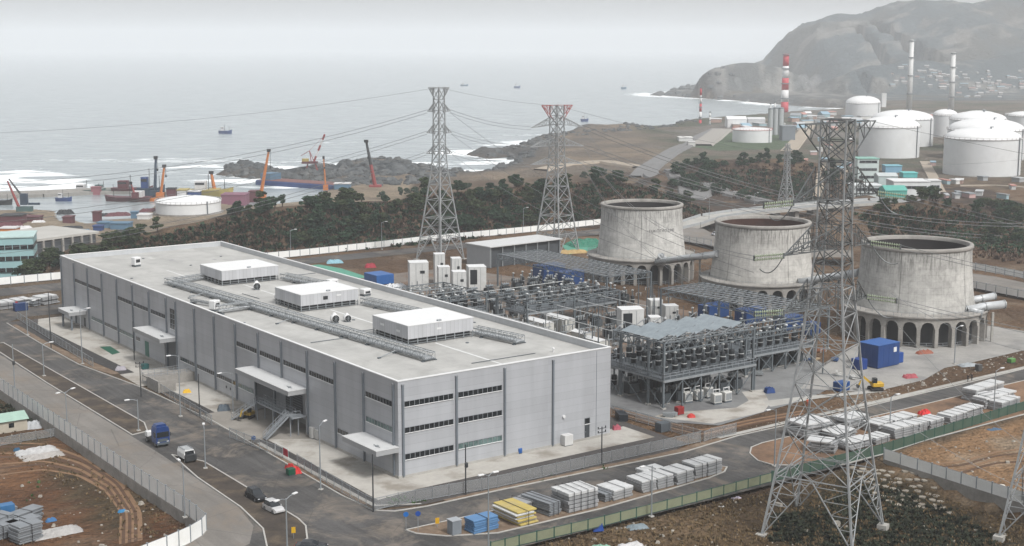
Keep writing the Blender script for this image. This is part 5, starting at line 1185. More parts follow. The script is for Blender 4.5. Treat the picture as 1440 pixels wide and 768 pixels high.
crate(639, 751, 1.6, 1.5, 2.2, (.25, .28, .31), 'small grey kiosk with pitched lid at the left end of the stack island', 'kiosk', 'kiosk', lid=mat('kiosk lid', (.42, .45, .48), .4))
crate(797, 626, 1.9, 1.4, 2., (.72, .72, .71), 'white electrical cabinet standing at the short facade', 'cabinet', 'electrical_cabinet')
crate(731, 638, .7, .6, 1., (.02, .12, .4), 'small blue bin against the short facade', 'bin', 'waste_bin'); crate(661, 648, 1., .9, 2., (.02, .1, .08), 'dark green tall cabinet at the short facade', 'cabinet', 'electrical_cabinet')
crate(592, 665, 1.6, 1.0, 1.1, (.06, .1, .14), 'squat blue-grey compressor near the near corner of the factory', 'compressor', 'compressor')
crate(441, 616, 1.3, 1.1, 2.1, (.6, .6, .58), 'pale twin cabinet against the long facade right of the stair', 'cabinet', 'electrical_cabinet'); crate(447, 618, .9, 1.1, 1.9, (.6, .6, .58), 'narrower pale cabinet beside the twin cabinet', 'cabinet', 'electrical_cabinet')
crate(409, 668, 1.3, 1.1, 1.2, (.01, .09, .05), 'dark green bin under the red canopy by the kerb', 'bin', 'waste_bin'); lump(412, 662, 4.2, 1.4, 1.5, (.6, .03, .03), 'red tarpaulin heap beside the green bin', 'tarpaulin', 'tarpaulin', rz=AV+1.5)
lump(907, 688, 2.6, 2, 2.4, (.65, .04, .04), 'red tarpaulin between the pale stacks on the island', 'tarpaulin', 'tarpaulin')
lump(315, 577, 2.4, 1.6, 1.7, (.1, .13, .16), 'dark blue-grey wrapped machine on the apron', 'machine', 'wrapped_machine'); lump(263, 552, 1.6, 1.1, 1., (.8, .48, .02), 'bright yellow object on the apron', 'plastic part', 'plastic_part')
lump(1300, 583, 2.2, 1.8, 1.4, (.75, .03, .03), 'bright red cloth by the stacks right of the pylon', 'cloth', 'cloth'); lump(1306, 588, 2.2, 1.6, 1., (.5, .52, .54), 'pale bag next to the bright red cloth', 'bag', 'bag'); lump(1323, 590, 1.6, 1.2, .9, (.02, .1, .07), 'dark green sack right of the red cloth', 'sack', 'sack')
lump(840, 746, 1.6, 1, 2., (.01, .06, .3), 'blue drum-like bag at the olive fence', 'bag', 'bag', z=-.6) ; lump(896, 742, 3.2, 1.8, .6, (.2, .25, .28), 'flat grey-blue sheet on the bank by the olive fence', 'sheet', 'loose_sheet', z=-.8)
for px, py, w_, h, c_, lab in ((1016, 715, 1.8, .5, (.6, .6, .58), 'white scrap near the lamp on the bank'), (1035, 703, 2, .7, (.55, .5, .6), 'pale lilac sack at the fence left of the pylon'), (830, 757, 1.8, .4, (.6, .6, .58), 'white scrap left of the blue bag'), (846, 772, 3, .8, (.25, .45, .35), 'pale green tarp at the bottom edge'), (888, 772, 4, 1.2, (.6, .6, .6), 'pale grey tarp at the bottom edge'), (988, 717, 1.5, .4, (.55, .55, .53), 'small pale slab on the brown bank')):
    lump(px, py, w_, w_*.7, h, c_, lab, z=-1.2, grp='scraps on the foreground bank')
lump(1403, 690, 4.2, 2.6, 1.1, (.62, .58, .52), 'pale heap of broken slabs on the right-hand yard', 'rubble', 'rubble_heap', z=-.2); lump(1394, 578, .1, .1, .1, (.1, .1, .1), 'x', 'x') if 0 else None
lump(1356, 672, 3, 1.4, .6, (.6, .35, .04), 'yellowish spoil against the right white wall', 'spoil', 'spoil_heap', z=-.2)
lump(1398, 606, 3.2, 1.4, .7, (.06, .12, .2), 'blue and green scraps beyond the green fence at right', 'debris', z=-.3)
crate(1235, 513, 7.4, 5.6, 5.2, (.012, .055, .21), 'large royal blue equipment box before the rightmost tower arcade', 'enclosure', 'equipment_enclosure', rz=AV+.02, lid=mat('enclosure lid', (.03, .13, .42), .35))
q = MB(); q.box(-1, 0, -.03, 0, 3.2, 4.3); o = bpy.data.objects['equipment_enclosure']; n_ = q.build('door_notice', white(), o); n_.location = (2.6, -2.82, 0)
crate(1260, 510, 2.6, 2., 2.4, (.015, .075, .32), 'smaller blue box attached right of the royal blue enclosure', 'enclosure', 'equipment_enclosure'); crate(1208, 519, 2.4, 2.6, 2.4, (.01, .05, .25), 'small blue box left of the royal blue enclosure', 'enclosure', 'equipment_enclosure')
crate(1183, 549, 3, 2, 1.9, (.01, .07, .25), 'blue crate on the earth seen through the pylon', 'crate', 'crate'); crate(1376, 521, 1.3, 1.1, 1.4, (.1, .1, .1), 'dark grey drum-box on earth near the right road', 'box'); crate(1422, 510, 1.6, 1.2, 1., (.12, .3, .08), 'small green box on earth at the right', 'box')
lump(1362, 514, 4.5, 2.4, .7, (.35, .38, .4), 'flattened grey sheets on earth near the two walkers', 'debris'); lump(1300, 497, 4, 1.6, 1.2, (.3, .09, .05), 'rust-red scrap in front of the arcade', 'debris'); lump(1280, 531, 3, 1.6, 1.2, (.4, .08, .1), 'red and white bundle on the pad edge', 'debris')
crate(955, 583, 1.6, 1.2, 1.6, (.3, .02, .02), 'dark red cabinet at the yard edge, left of the red valve', 'cabinet'); lump(972, 587, 1.4, 1, 1., (.6, .05, .04), 'small bright red valve piece by the yard edge', 'valve', 'valve'); lump(1082, 552, 2.0, 1.6, 1.7, (.01, .05, .2), 'dark blue bag on the grey yard', 'bag', 'bag')
crate(874, 590, 3.4, 1.8, 1.4, (.015, .02, .028), 'black low skip on the gravel right of the factory', 'skip', 'skip', rz=AV+1.1); crate(932, 606, 2.4, 1.8, 1.7, (.1, .115, .13), 'grey wrapped unit inside the fence corner', 'unit', 'wrapped_unit')
lump(867, 604, 1.5, 1, 1.3, (.45, .1, .14), 'red and white object at the end of the apron', 'pump', 'pump')
crate(164, 528, 1.6, 1.3, 1.6, (.0, .0, .0), 'x', 'x') if 0 else None
# concrete ramp left of the loading bay
o = empty('access_ramp', S(-7.6, 82.5), AV, 'raised concrete ramp wall with railing below the second canopy', 'ramp'); q = MB(); q.box(-2.8, 7.6, 1.6, 2.0, 0, 2.0); q.box(-2.8, -2.4, -4, 1.6, 0, 2.4); q.box(-2.8, 1, -4.2, -4, 0, 2.4); q.box(-2.4, 7.6, 2., 5.6, 1.7, 1.95); w_ = q.build('wall', RINGM, o)
q = MB(); rail(q, [(-2.6, 1.8, 2), (7.4, 1.8, 2)], 1.0, 1.4); rail(q, [(-2.6, 5.4, 1.95), (7.4, 5.4, 1.95)], 1.0, 1.4); q.build('handrail', GALV, o)
crate(204, 519, 1.5, 1.1, 1.2, (.02, .12, .12), 'teal tank against the concrete ramp wall', 'tank', 'small_tank'); lump(170, 520, 2.2, 1.6, 1.2, (.4, .38, .42), 'white and purple odds and ends by the ramp', 'debris')
def sign(px, py, top, col, lab, rnd=True):
    x, y, _ = G(px, py); h = D(px, top, y)[2]; o = empty('road_sign', (x, y, 0), .2, lab, 'sign', 'signs'); q = MB(); q.tube([(0, 0, 0), (0, 0, h)], .045, 6); q.build('post', LP, o)
    q = MB()
    if rnd: q.tube([(0, -.05, h-.35), (0, -.09, h-.35)], .4, 16)
    else: q.box(-.3, .3, -.09, -.05, h-.9, h)
    q.build('face', mat('sign %s' % str(col), col, .4), o)
sign(571, 744, 720, (.02, .16, .5), 'small round blue road sign, left one of two by the stack island'); sign(588, 748, 719, (.02, .08, .35), 'blue road sign, right one of two by the stack island'); sign(615, 742, 728, (.7, .4, .02), 'yellow marker post on the island tip', False)
sign(413, 758, 741, (.7, .42, .02), 'yellow signal on a post at the bottom of the near island', False); sign(24, 437, 424, (.6, .04, .04), 'red sign at the far left road corner', False); sign(357, 628, 613, (.05, .12, .3), 'blue notice on a post by the fence near the loading bay')
o = empty('banner_frame', S(-9.9, 20.5), AV+pi/2, 'red banner stretched on a white tubular frame by the kerb', 'banner'); q = MB(); q.tube([(0, 0, 0), (0, 0, 1.9), (5, 0, 1.9), (5, 0, 0)], .05, 6); q.build('frame', white(), o); q = MB(); q.box(.3, 2.2, -.03, .01, .4, 1.7); q.build('cloth', mat('banner red', (.55, .03, .06), .7), o)
# left yard shed with pale green roof
x, y, _ = G(18, 606, -1.9); o = empty('site_hut', (x-3, y, -1.9), AV, 'low hut with a pale mint-green roof in the left dirt yard', 'hut'); q = MB(); q.box(-5, 5, -2.6, 2.6, 0, 2.3); q.build('wall', mat('hut cream', (.5, .46, .38), .8), o); q = MB(); q.xprism([(-3, 2.25), (3, 2.25), (0, 3.3)], -5.3, 5.3); q.build('roof', mat('mint roof', (.36, .52, .44), .6), o)
for s_ in (-2, 2): q = MB(); q.box(s_-.5, s_+.5, -2.64, -2.6, .9, 1.8); q.build('window', CGL, o)
fence('scrap_fence', [Q(0, 628, -1.9), Q(30, 622, -1.9), Q(92, 612, -1.9)], 3.2, 1.6, 'low see-through fence beside the mint-roofed hut', 'fence', FP, NET, .1, z=-1.9, thick=.02)
crate(78, 602, 3.2, 1.8, 1.8, (.02, .06, .22), 'dark blue container against the left panelled wall', 'container', z=-1.9, rz=AV+1.3); lump(45, 602, 3.4, 2, 2., (.5, .52, .54), 'white wrapped machine by the mint-roofed hut', 'machine', 'wrapped_machine', z=-1.9); lump(88, 612, 2.5, 2, 1.8, (.02, .07, .25), 'dark blue tarp by the wall in the left yard', 'tarpaulin', 'tarpaulin', z=-1.9)
crate(10, 733, 2.2, 1.6, 2.8, (.04, .16, .35), 'blue rack with tall grey cylinders at the left edge', 'rack', z=-1.9)
for px, py, w_, h, c_, lab in ((60, 642, 7, .6, (.42, .4, .38), 'pale broken slabs heaped in the left yard'), (52, 636, 7, 1.1, (.5, .5, .5), 'long white tube sections lying in the left yard'), (80, 750, 7, .9, (.42, .41, .4), 'scattered pale offcuts beside the grey stacks'), (72, 733, 1.6, .8, (.05, .18, .4), 'small blue cover on the left yard earth'), (172, 720, 1.3, .6, (.04, .25, .5), 'tiny bright blue cover by the curve of the wall'), (24, 634, 1.2, .8, (.02, .1, .2), 'tiny blue object left of the white tubes')):
    lump(px, py, w_, w_*.45, h, c_, lab, z=-1.9, rz=AV, grp='scrap in the left yard')
crate(70, 428, 5, 2.4, 2., (.02, .06, .2), 'dark blue skip by the far left road corner', 'skip') if 0 else crate(29, 437, 3.4, 2, 2.2, (.01, .04, .14), 'dark navy box at the far left road corner', 'box')
# big tarp covered yard things behind the factory
crate(533, 398, 6, 7.5, 3., (.02, .12, .38), 'long blue covered box just behind the far parapet', 'box', rz=AV); lump(557, 405, 6, 4, 1.8, (.7, .72, .74), 'white wrapped heap beside the blue covered box', 'debris')
lump(471, 370, 5, 2, 1.6, (.3, .55, .65), 'pale blue boat-like cover on the green netting', 'cover', 'cover'); lump(521, 376, 3.4, 2.4, 2, (.35, .02, .04), 'crimson machine on the earth beyond the green netting', 'machine', 'wrapped_machine')
# ================================================================ SWITCHYARD
BLKP = mat('black equipment paint', (.018, .023, .028), .45, .1, .3, 1.); GREYC = mat('equipment grey', (.2, .23, .25), .45, .1, .25, 1.); LIGHTC = mat('pale porcelain', (.55, .57, .57), .3, 0, .12, 2.)
def stamp(p, ks, loc, rz, label=None, s=None, group=None):
    c = p.copy(); COL.objects.link(c); c.location = loc; c.rotation_euler = (0, 0, rz)
    if label: c['label'] = label
    if group: c['group'] = group
    if s: c.scale = (s, s, s)
    for k, sub in ks:
        d_ = k.copy(); COL.objects.link(d_); d_.parent = c
        for g in sub: h = g.copy(); COL.objects.link(h); h.parent = d_
    return c
def make_breaker():
    o = empty('circuit_breaker', (0, 0, -500), 0, 'dark cylindrical breaker', 'switchgear', 'breakers'); ks = []
    q = MB()
    for a in (-1, 1):
        for b_ in (-1, 1): q.box(a*.45-.06, a*.45+.06, b_*.45-.06, b_*.45+.06, 0, .9)
    q.box(-.6, .6, -.6, .6, .85, .95); ks.append((q.build('stand', GREYC, o), []))
    q = MB(); q.lathe([(.01, .95), (.5, .95), (.58, 1.05), (.58, 2.9), (.5, 3.05), (.01, 3.05)], 12); t = q.build('tank', BLKP, o, True)
    q = MB(); q.lathe([(.585, 1.9), (.66, 1.92), (.66, 2.05), (.585, 2.07)], 12); b_ = q.build('clamp_band', LIGHTC, t); ks.append((t, [b_]))
    q = MB(); pr = []
    for k in range(7): pr += [(.14, 3.05+k*.2), (.26, 3.12+k*.2), (.14, 3.17+k*.2)]
    q.lathe(pr, 10); ks.append((q.build('insulator', GREYC, o, True), [])); q = MB(); q.lathe([(.01, 4.8), (.3, 4.7), (.42, 4.52), (.3, 4.42), (.01, 4.42)], 10); ks.append((q.build('cap', LIGHTC, o, True), []))
    return o, ks
def make_trafo():
    o = empty('transformer', (0, 0, -500), 0, 'dark finned transformer', 'transformer', 'transformers'); ks = []
    q = MB(); q.bbox(0, 0, .3, 2.4, 1.7, 2.3, 0, .08); b_ = q.build('tank', BLKP, o); q = MB(); 
    for s_ in (-1, 1):
        for k in range(8): q.box(-1.05+k*.27, -.97+k*.27, s_*.85, s_*1.45, .6, 2.3) if s_ > 0 else q.box(-1.05+k*.27, -.97+k*.27, -1.45, -.85, .6, 2.3)
    f = q.build('radiator', GREYC, b_); ks.append((b_, [f]))
    q = MB(); q.tube([(-1.2, .3, 3.2), (1.2, .3, 3.2)], .32, 10); q.box(-.8, -.7, .25, .35, 2.6, 3.); q.box(.7, .8, .25, .35, 2.6, 3.); ks.append((q.build('oil_tank', GREYC, o), []))
    for x_ in (-.75, 0, .75):
        q = MB(); pr = []
        for k in range(6): pr += [(.09, 2.6+k*.2), (.2, 2.66+k*.2), (.09, 2.72+k*.2)]
        q.lathe(pr, 8, x_, -.35); ks.append((q.build('bushing', LIGHTC, o, True), []))
    q = MB(); q.box(-1.1, 1.1, -.8, .8, 0, .3); ks.append((q.build('skid', conc(), o), []))
    return o, ks
def make_post():
    o = empty('busbar_support', (0, 0, -500), 0, 'busbar support', 'busbar support', 'busbar supports'); ks = []
    q = MB()
    for x_ in (-1.5, 1.5): q.box(x_-.1, x_+.1, -.1, .1, 0, 3.2)
    q.box(-2.1, 2.1, -.12, .12, 3.2, 3.4); q.beam((-1.5, 0, .3), (1.5, 0, 3.1), .07); q.beam((1.5, 0, .3), (-1.5, 0, 3.1), .07); ks.append((q.build('frame', steel(), o), []))
    for x_ in (-1.7, 0, 1.7):
        q = MB(); pr = []
        for k in range(6): pr += [(.09, 3.4+k*.2), (.22, 3.46+k*.2), (.09, 3.52+k*.2)]
        q.lathe(pr, 8, x_, 0); ks.append((q.build('insulator', LIGHTC if x_ else GREYC, o, True), []))
    return o, ks
PROT = {'b': make_breaker(), 't': make_trafo(), 'p': make_post()}
CNT = {'b': 0, 't': 0, 'p': 0}
GRP = {'b': ('dark breaker with pale cap %s', 'breakers %s'), 't': ('dark finned transformer %s', 'transformers %s'), 'p': ('three-insulator frame %s', 'busbar frames %s')}
def rowof(kind, v0, v1, nv, u0, u1, nu, where, z=0., jit=.15, s=None):
    p, ks = PROT[kind]
    for i in range(nv):
        for j in range(nu):
            v = v0+(v1-v0)*(i/(nv-1) if nv > 1 else .5); u = u0+(u1-u0)*(j/(nu-1) if nu > 1 else .5)
            loc = S(v+random.uniform(-jit, jit), u+random.uniform(-jit, jit), z); CNT[kind] += 1
            if CNT[kind] == 1:
                p.location = loc; p.rotation_euler = (0, 0, AV); p['label'] = GRP[kind][0] % where; p['group'] = GRP[kind][1] % where
                if s: p.scale = (s, s, s)
            else: stamp(p, ks, loc, AV+random.choice((0, 0, pi)), GRP[kind][0] % where, (s or 1.)*random.uniform(.94, 1.06), GRP[kind][1] % where)
def pergola(v0, v1, u0, u1, zt, lab, bays, depth=1.5, hip=False, deck=None, cols=None, sheets=False, grid=True):
    o = empty('steel_pergola', S(v0, u0), AV, lab, 'steel frame', 'open steel frames of the switchyard'); W_, L_ = v1-v0, u1-u0; P_ = mat('frame steel', (.19, .22, .24), .5, .3, .25, .8)
    cols = cols or [(a, b_) for a in (0, W_) for b_ in np.linspace(0, L_, bays+1)]
    for a, b_ in cols: q = MB(); q.box(a-.2, a+.2, b_-.2, b_+.2, 0, zt-.1); c = q.build('column', P_, o); q = MB(); q.box(a-.45, a+.45, b_-.45, b_+.45, 0, .3); q.build('footing', conc(), c)
    q = MB()
    def tr(A, B, n, w_=.14):
        A = Vector(A); B = Vector(B); up = Vector((0, 0, -depth)); q.beam(A, B, w_*1.5); q.beam(A+up, B+up, w_*1.4)
        for k in range(n):
            t0, t1 = k/n, (k+1)/n; q.beam(A.lerp(B, t0), A.lerp(B, t0)+up, w_*.7); tm = (t0+t1)/2; q.beam(A.lerp(B, t0)+up, A.lerp(B, tm), w_*.8); q.beam(A.lerp(B, tm), A.lerp(B, t1)+up, w_*.8)
    nL = max(4, int(L_/2.6)); nW = max(4, int(W_/2.6))
    for a in (0, W_): tr((a, 0, zt), (a, L_, zt), nL)
    for b_ in (0, L_): tr((0, b_, zt), (W_, b_, zt), nW)
    q.build('edge_truss', P_, o); q = MB(); n = int(L_/1.9)
    for k in range(1, n) if grid else (int(n/3), int(2*n/3)):
        y_ = L_*k/n
        if hip: 
            q.beam((0, y_, zt), (W_*.5, y_, zt+1.), .12); q.beam((W_*.5, y_, zt+1.), (W_, y_, zt), .12)
        else: q.beam((0, y_, zt+.02), (W_, y_, zt+.02), .17, .2)
    for k in (range(1, int(W_/2.2)) if grid else ()): x_ = W_*k/int(W_/2.2); q.beam((x_, 0, zt+(.22)), (x_, L_, zt+.22), .13)
    for k in (range(0, n-2, 3) if grid else ()): q.beam((0, L_*k/n, zt), (W_, L_*(k+2)/n, zt+.05), .08)
    rfm = q.build('roof_grid', steel(), o)
    if sheets:
        for k in range(5):
            x0, x1 = W_*k/5+.2, W_*(k+1)/5-.3; x1 = x0+(x1-x0)*.62; q = MB(); q.quad((x0, L_*.12, zt+.4), (x1, L_*.12, zt+1.3), (x1, L_*.86, zt+1.3), (x0, L_*.86, zt+.4)); q.build('roof_sheet', mat('translucent blue-grey sheet', (.3, .35, .38), .4, .1, .3, .8), rfm)
            q = MB(); 
            for y_ in np.linspace(0, L_, 4): q.beam((x0-.1, y_, zt), (x1, y_, zt+1.35), .13); q.beam((x1, y_, zt+1.35), (x1+.35, y_, zt), .13)
            q.build('sawtooth_rib', steel(), rfm)
    if deck:
        dv0, dv1, du0, du1, dz = deck; q = MB(); q.box(dv0, dv1, du0, du1, dz-.12, dz); dk = q.build('deck', mat('deck grating', (.13, .15, .165), .6, .2, .3, 1.2), o)
        q = MB()
        for a in np.arange(dv0, dv1+.1, 3.2): q.box(a-.1, a+.1, du0, du1, dz-.5, dz-.12)
        for b_ in (du0, du1): q.box(dv0, dv1, b_-.15, b_+.15, dz-.6, dz-.125)
        q.build('deck_beam', steel(), dk); q = MB(); rail(q, [(dv0, du0, dz), (dv1, du0, dz), (dv1, du1, dz), (dv0, du1, dz), (dv0, du0, dz)], 1.1, 1.6, .045); q.build('deck_railing', GALV, dk)
        for a in np.arange(dv0+.1, dv1+.1, (dv1-dv0-.2)/5):
            for b_ in (du0+.2, du1-.2): q = MB(); q.box(a-.13, a+.13, b_-.13, b_+.13, 0, dz-.1); q.build('deck_leg', P_, o)
        q = MB()
        for k in range(5): x_ = dv0+(dv1-dv0)*k/5; q.beam((x_, du0, .2), (x_+(dv1-dv0)/5, du0, dz-.6), .13); q.beam((x_+(dv1-dv0)/5, du0, .2), (x_, du0, dz-.6), .13) if k % 2 else None
        for k in range(3): y_ = du0+(du1-du0)*k/3; q.beam((dv0, y_, .2), (dv0, y_+(du1-du0)/3, dz-.6), .13)
        q.build('diagonal_brace', P_, o)
    return o
pergola(119.5, 135, 91, 141.5, 9.9, 'long open steel roof frame between the low grey shed and the farthest cooling tower', 3, cols=[(0, 0), (0, 50.5), (15.5, 0), (15.5, 50.5), (15.5, 25)])
pergola(119, 134.2, 27, 69, 10, 'open steel roof frame in front of the middle cooling tower', 3, cols=[(0, 0), (0, 42), (15.2, 0), (15.2, 42), (15.2, 21), (0, 21)])
pergola(65.4, 90.5, 8, 23.5, 13.2, 'two-storey steel frame with sawtooth blue-grey roof sheets, nearest the factory corner', 1, 1.7, False, (-.2, 25.2, -.3, 19.5, 6), [(0, 0), (0, 13), (0, 4.5), (24.6, 0), (24.6, 15.5), (12.5, 15.5)], True)
pergola(98, 119, 18, 30, 9.2, 'lower steel frame right of the two-storey one, carrying a row of pale-capped breakers', 1, 1.1, False, (0, 21, 0, 11, 4.6), [(0, 0), (21, 0), (0, 12), (21, 12)], grid=False)
pergola(88, 118, 84, 97, 7.5, 'steel gallery with railing in front of the long roof frame, behind the white containers', 1, 1., False, (0, 30, 1, 10, 4.6), [(0, 0), (30, 0), (15, 0), (30, 13), (0, 13)], grid=False)
pergola(62, 84, 96, 116, 8.6, 'steel frame just behind the far parapet, left part of the switchyard', 1, 1., False, (0, 22, 0, 16, 4.2), [(0, 0), (22, 0), (0, 20), (22, 20), (11, 0)], grid=False)
rowof('b', 67.5, 88.5, 9, 10, 24, 4, 'on the upper deck of the two-storey frame', 6); rowof('b', 99.5, 117.5, 8, 20, 27, 2, 'on the deck of the lower frame', 4.6)
rowof('b', 122, 132, 4, 95, 137, 12, 'under the long roof frame'); rowof('b', 122, 132, 3, 31, 66, 9, 'under the roof frame before the middle tower')
rowof('b', 89.5, 116.5, 8, 86, 92, 2, 'on the gallery behind the white containers', 4.6); rowof('b', 64, 82, 7, 98, 110, 3, 'on the frame just behind the parapet', 4.2)
rowof('b', 98, 116, 6, 40, 60, 4, 'in the middle of the yard'); rowof('b', 68, 84, 5, 26, 40, 3, 'behind the two-storey frame')
rowof('t', 68, 88, 6, 11, 21, 2, 'under the deck of the two-storey frame'); rowof('t', 101, 117, 4, 21, 27, 2, 'under the deck of the lower frame'); rowof('t', 121, 133, 3, 100, 134, 5, 'standing under the long roof frame')
rowof('t', 92, 114, 5, 102, 130, 4, 'in the open yard left of the long roof frame'); rowof('t', 66, 80, 3, 98, 112, 2, 'under the frame behind the parapet'); rowof('t', 100, 116, 4, 66, 78, 2, 'between the two roof frames'); rowof('t', 70, 84, 3, 44, 54, 2, 'beside the tall white cabinets')
rowof('p', 70, 92, 4, 66, 92, 5, 'in the open yard'); rowof('p', 90, 116, 4, 34, 62, 4, 'between the frames'); rowof('p', 72, 92, 3, 120, 142, 4, 'near the far white cabinets'); rowof('p', 92, 112, 3, 6, 14, 2, 'on the grey yard concrete') if 0 else None
for i in range(10):  # bus pipes
    v0_, u0_, v1_, u1_, z_ = [(66, 98, 118, 98, 6.4), (66, 106, 118, 108, 6.6), (90, 40, 118, 40, 5.6), (90, 50, 118, 52, 5.8), (70, 60, 70, 95, 5.4), (78, 60, 78, 95, 5.6), (88, 30, 88, 84, 5.8), (96, 30, 96, 82, 6.2), (104, 66, 104, 100, 6.4), (112, 66, 112, 100, 6.6)][i]
    a = S(v0_, u0_, z_); b_ = S(v1_, u1_, z_); o = empty('busbar', a, 0, 'straight pale bus pipe, %s across the switchyard' % ['farthest back', 'second from the back', 'third from the middle', 'central', 'leftmost running away', 'second running away', 'third running away', 'fourth running away', 'fifth running away', 'rightmost running away'][i], 'busbar', 'bus pipes of the switchyard')
    d_ = Vector(b_)-Vector(a); q = MB(); q.tube([(0, 0, 0), tuple(d_)], .1, 6); q.build('pipe', LIGHTC, o); n = max(1, int(d_.length/7))
    for k in range(n+1): p = d_*(k/n); q = MB(); q.box(p.x-.1, p.x+.1, p.y-.1, p.y+.1, -z_, -.1); q.build('post', GREYC, o)
# chillers in white, on the grey yard
p_, ks_ = None, None
def fanbox(px, py, lab, rz):
    x, y, _ = G(px, py); o = empty('cooling_unit', (x, y, 0), rz, lab, 'cooling unit', 'white cooling units'); q = MB(); q.bbox(0, 0, .3, 1.9, 1.5, 1.9, 0, .1); b_ = q.build('casing', mat('off-white casing', (.66, .66, .63), .5, 0, .12, .8), o)
    q = MB(); q.box(-.75, .75, -.8, -.75, .6, 1.9); q.build('grille', mat('grey grille', (.3, .32, .33), .6, 0, .3, 4), b_); q = MB(); q.box(-.9, .9, -.7, .7, 0, .3); q.build('foot', dsteel(), o)
    q = MB()
    for s_ in (-1, 1): q.box(s_*.8-.05, s_*.8+.05, -.1, .1, 2.2, 2.9)
    q.box(-.85, .85, -.1, .1, 2.9, 3.); q.build('lifting_frame', white(), o)
for k, (a, b_, lab) in enumerate(((966, 566, 'leftmost of the front white cooling units'), (981, 563, 'second from the left of the white cooling units'), (995, 559, 'third from the left of the white cooling units'), (1007, 568, 'front right white cooling unit, left of the last'), (1021, 565, 'rightmost of the front white cooling units'), (1006, 552, 'back white cooling unit behind the pair'), (1020, 549, 'back right white cooling unit'))): fanbox(a, b_, lab, AV+.15*(k % 3-1))
# tall white cabinets
def cab(px0, px1, py, top, dep, lab, dark=False, z=0., panes=1):
    a = G(px0, py, z); b_ = G(px1, py, z); h = D(px0, top, a[1])[2]-z; w_ = abs(b_[0]-a[0])*.86; o = empty('tall_cabinet', ((a[0]+b_[0])/2, a[1]+dep/2, z), .18, lab, 'cabinet', 'tall white cabinets')
    WC = mat('dulled white enclosure', (.66, .67, .66), .5, 0, .16, .35, (.5, .5, .48), .5)
    q = MB(); q.bbox(0, 0, .2, w_, dep, h-.2, 0, .08); b2 = q.build('casing', WC, o); q = MB(); q.bbox(0, 0, h, w_*1.02, dep*1.02, .14, 0, .04); q.build('roof', white(), o); q = MB(); q.box(-w_*.45, w_*.45, -dep*.45, dep*.45, 0, .2); q.build('plinth', conc(), o)
    q = MB()
    for k in range(1, 3): x_ = -w_/2+w_*k/3; q.box(x_-.04, x_+.04, -dep/2-.04, -dep/2, .4, h-.2)
    q.build('door_seam', GREYC, b2); q = MB()
    if dark: q.box(-w_*.42, -w_*.02, -dep/2-.06, -dep/2-.02, h*.3, h*.9)
    else: q.box(w_*.05, w_*.3, -dep/2-.06, -dep/2-.02, h*.62, h*.72)
    q.build('louvre', BLKP, b2)
cab(572, 603, 409, 370, 5, 'broad white cabinet at the left end of the far cabinet group'); cab(609, 626, 400, 358, 3.4, 'tallest slim white cabinet at the back of the far group'); cab(614, 633, 412, 376, 3.4, 'white cabinet in front of the tallest slim one')
cab(633, 649, 402, 364, 3.4, 'slim white cabinet in the middle of the far group'); cab(634, 656, 418, 383, 3.6, 'short white cabinet front centre of the far group'); cab(655, 684, 410, 376, 5, 'wide white cabinet with dark louvres, right end of the far group', True)
cab(868, 906, 482, 436, 4.6, 'broad tall white cabinet right of the factory corner', True); cab(911, 932, 452, 423, 3.4, 'smaller white cabinet behind the broad one, left of two'); cab(932, 954, 458, 431, 3.4, 'smaller white cabinet right of two behind the broad one'); cab(911, 930, 470, 447, 3.2, 'lowest white cabinet tucked beside the broad one')
def cont(px, py, w_, l_, h, rz, lab):
    x, y, _ = G(px, py); o = empty('white_container', (x, y, 0), rz, lab, 'container', 'white containers'); q = MB(); q.bbox(0, 0, .15, l_, w_, h, 0, .06); b_ = q.build('body', mat('container white', (.66, .66, .62), .5, 0, .12, .5), o); q = MB(); q.xprism([(-w_/2-.15, h+.1), (w_/2+.15, h+.1), (0, h+.55)], -l_/2-.1, l_/2+.1); q.build('roof', white(), o)
    q = MB(); q.box(l_/2, l_/2+.04, -w_*.3, w_*.1, .4, 2.3); q.build('door', GREYC, b_)
cont(757, 468, 3, 9, 3.1, AV+pi/2, 'white roofed container behind the far parapet, left one'); cont(785, 464, 3.2, 9.5, 3.4, AV+pi/2, 'white roofed container behind the far parapet, right one'); cont(818, 480, 2.6, 5, 2.2, AV+pi/2, 'cream rounded container near the right end of the parapet'); cont(838, 490, 2.6, 6, 2.2, AV+pi/2, 'low white container at the right end of the parapet')
# blue covered stacks
for a, b_, w_, d_, h, lab in ((772, 396, 9, 5, 5.4, 'tall royal blue wrapped block under the left of the long roof frame'), (800, 400, 9, 4, 4.2, 'lower royal blue wrapped block under the middle of the long roof frame'), (1003, 446, 8, 4, 3.6, 'royal blue wrapped block behind the sawtooth frame'), (1055, 452, 8, 4, 3.6, 'royal blue wrapped block under the frame before the middle tower'), (1108, 462, 7, 4, 3.4, 'royal blue wrapped block left of the big pylon'), (1140, 470, 4, 3, 3, 'blue wrapped block seen through the big pylon')):
    crate(a, b_, w_, d_, h, (.015, .06, .2), lab, 'wrapped block', 'wrapped_block', rz=AV+.1)
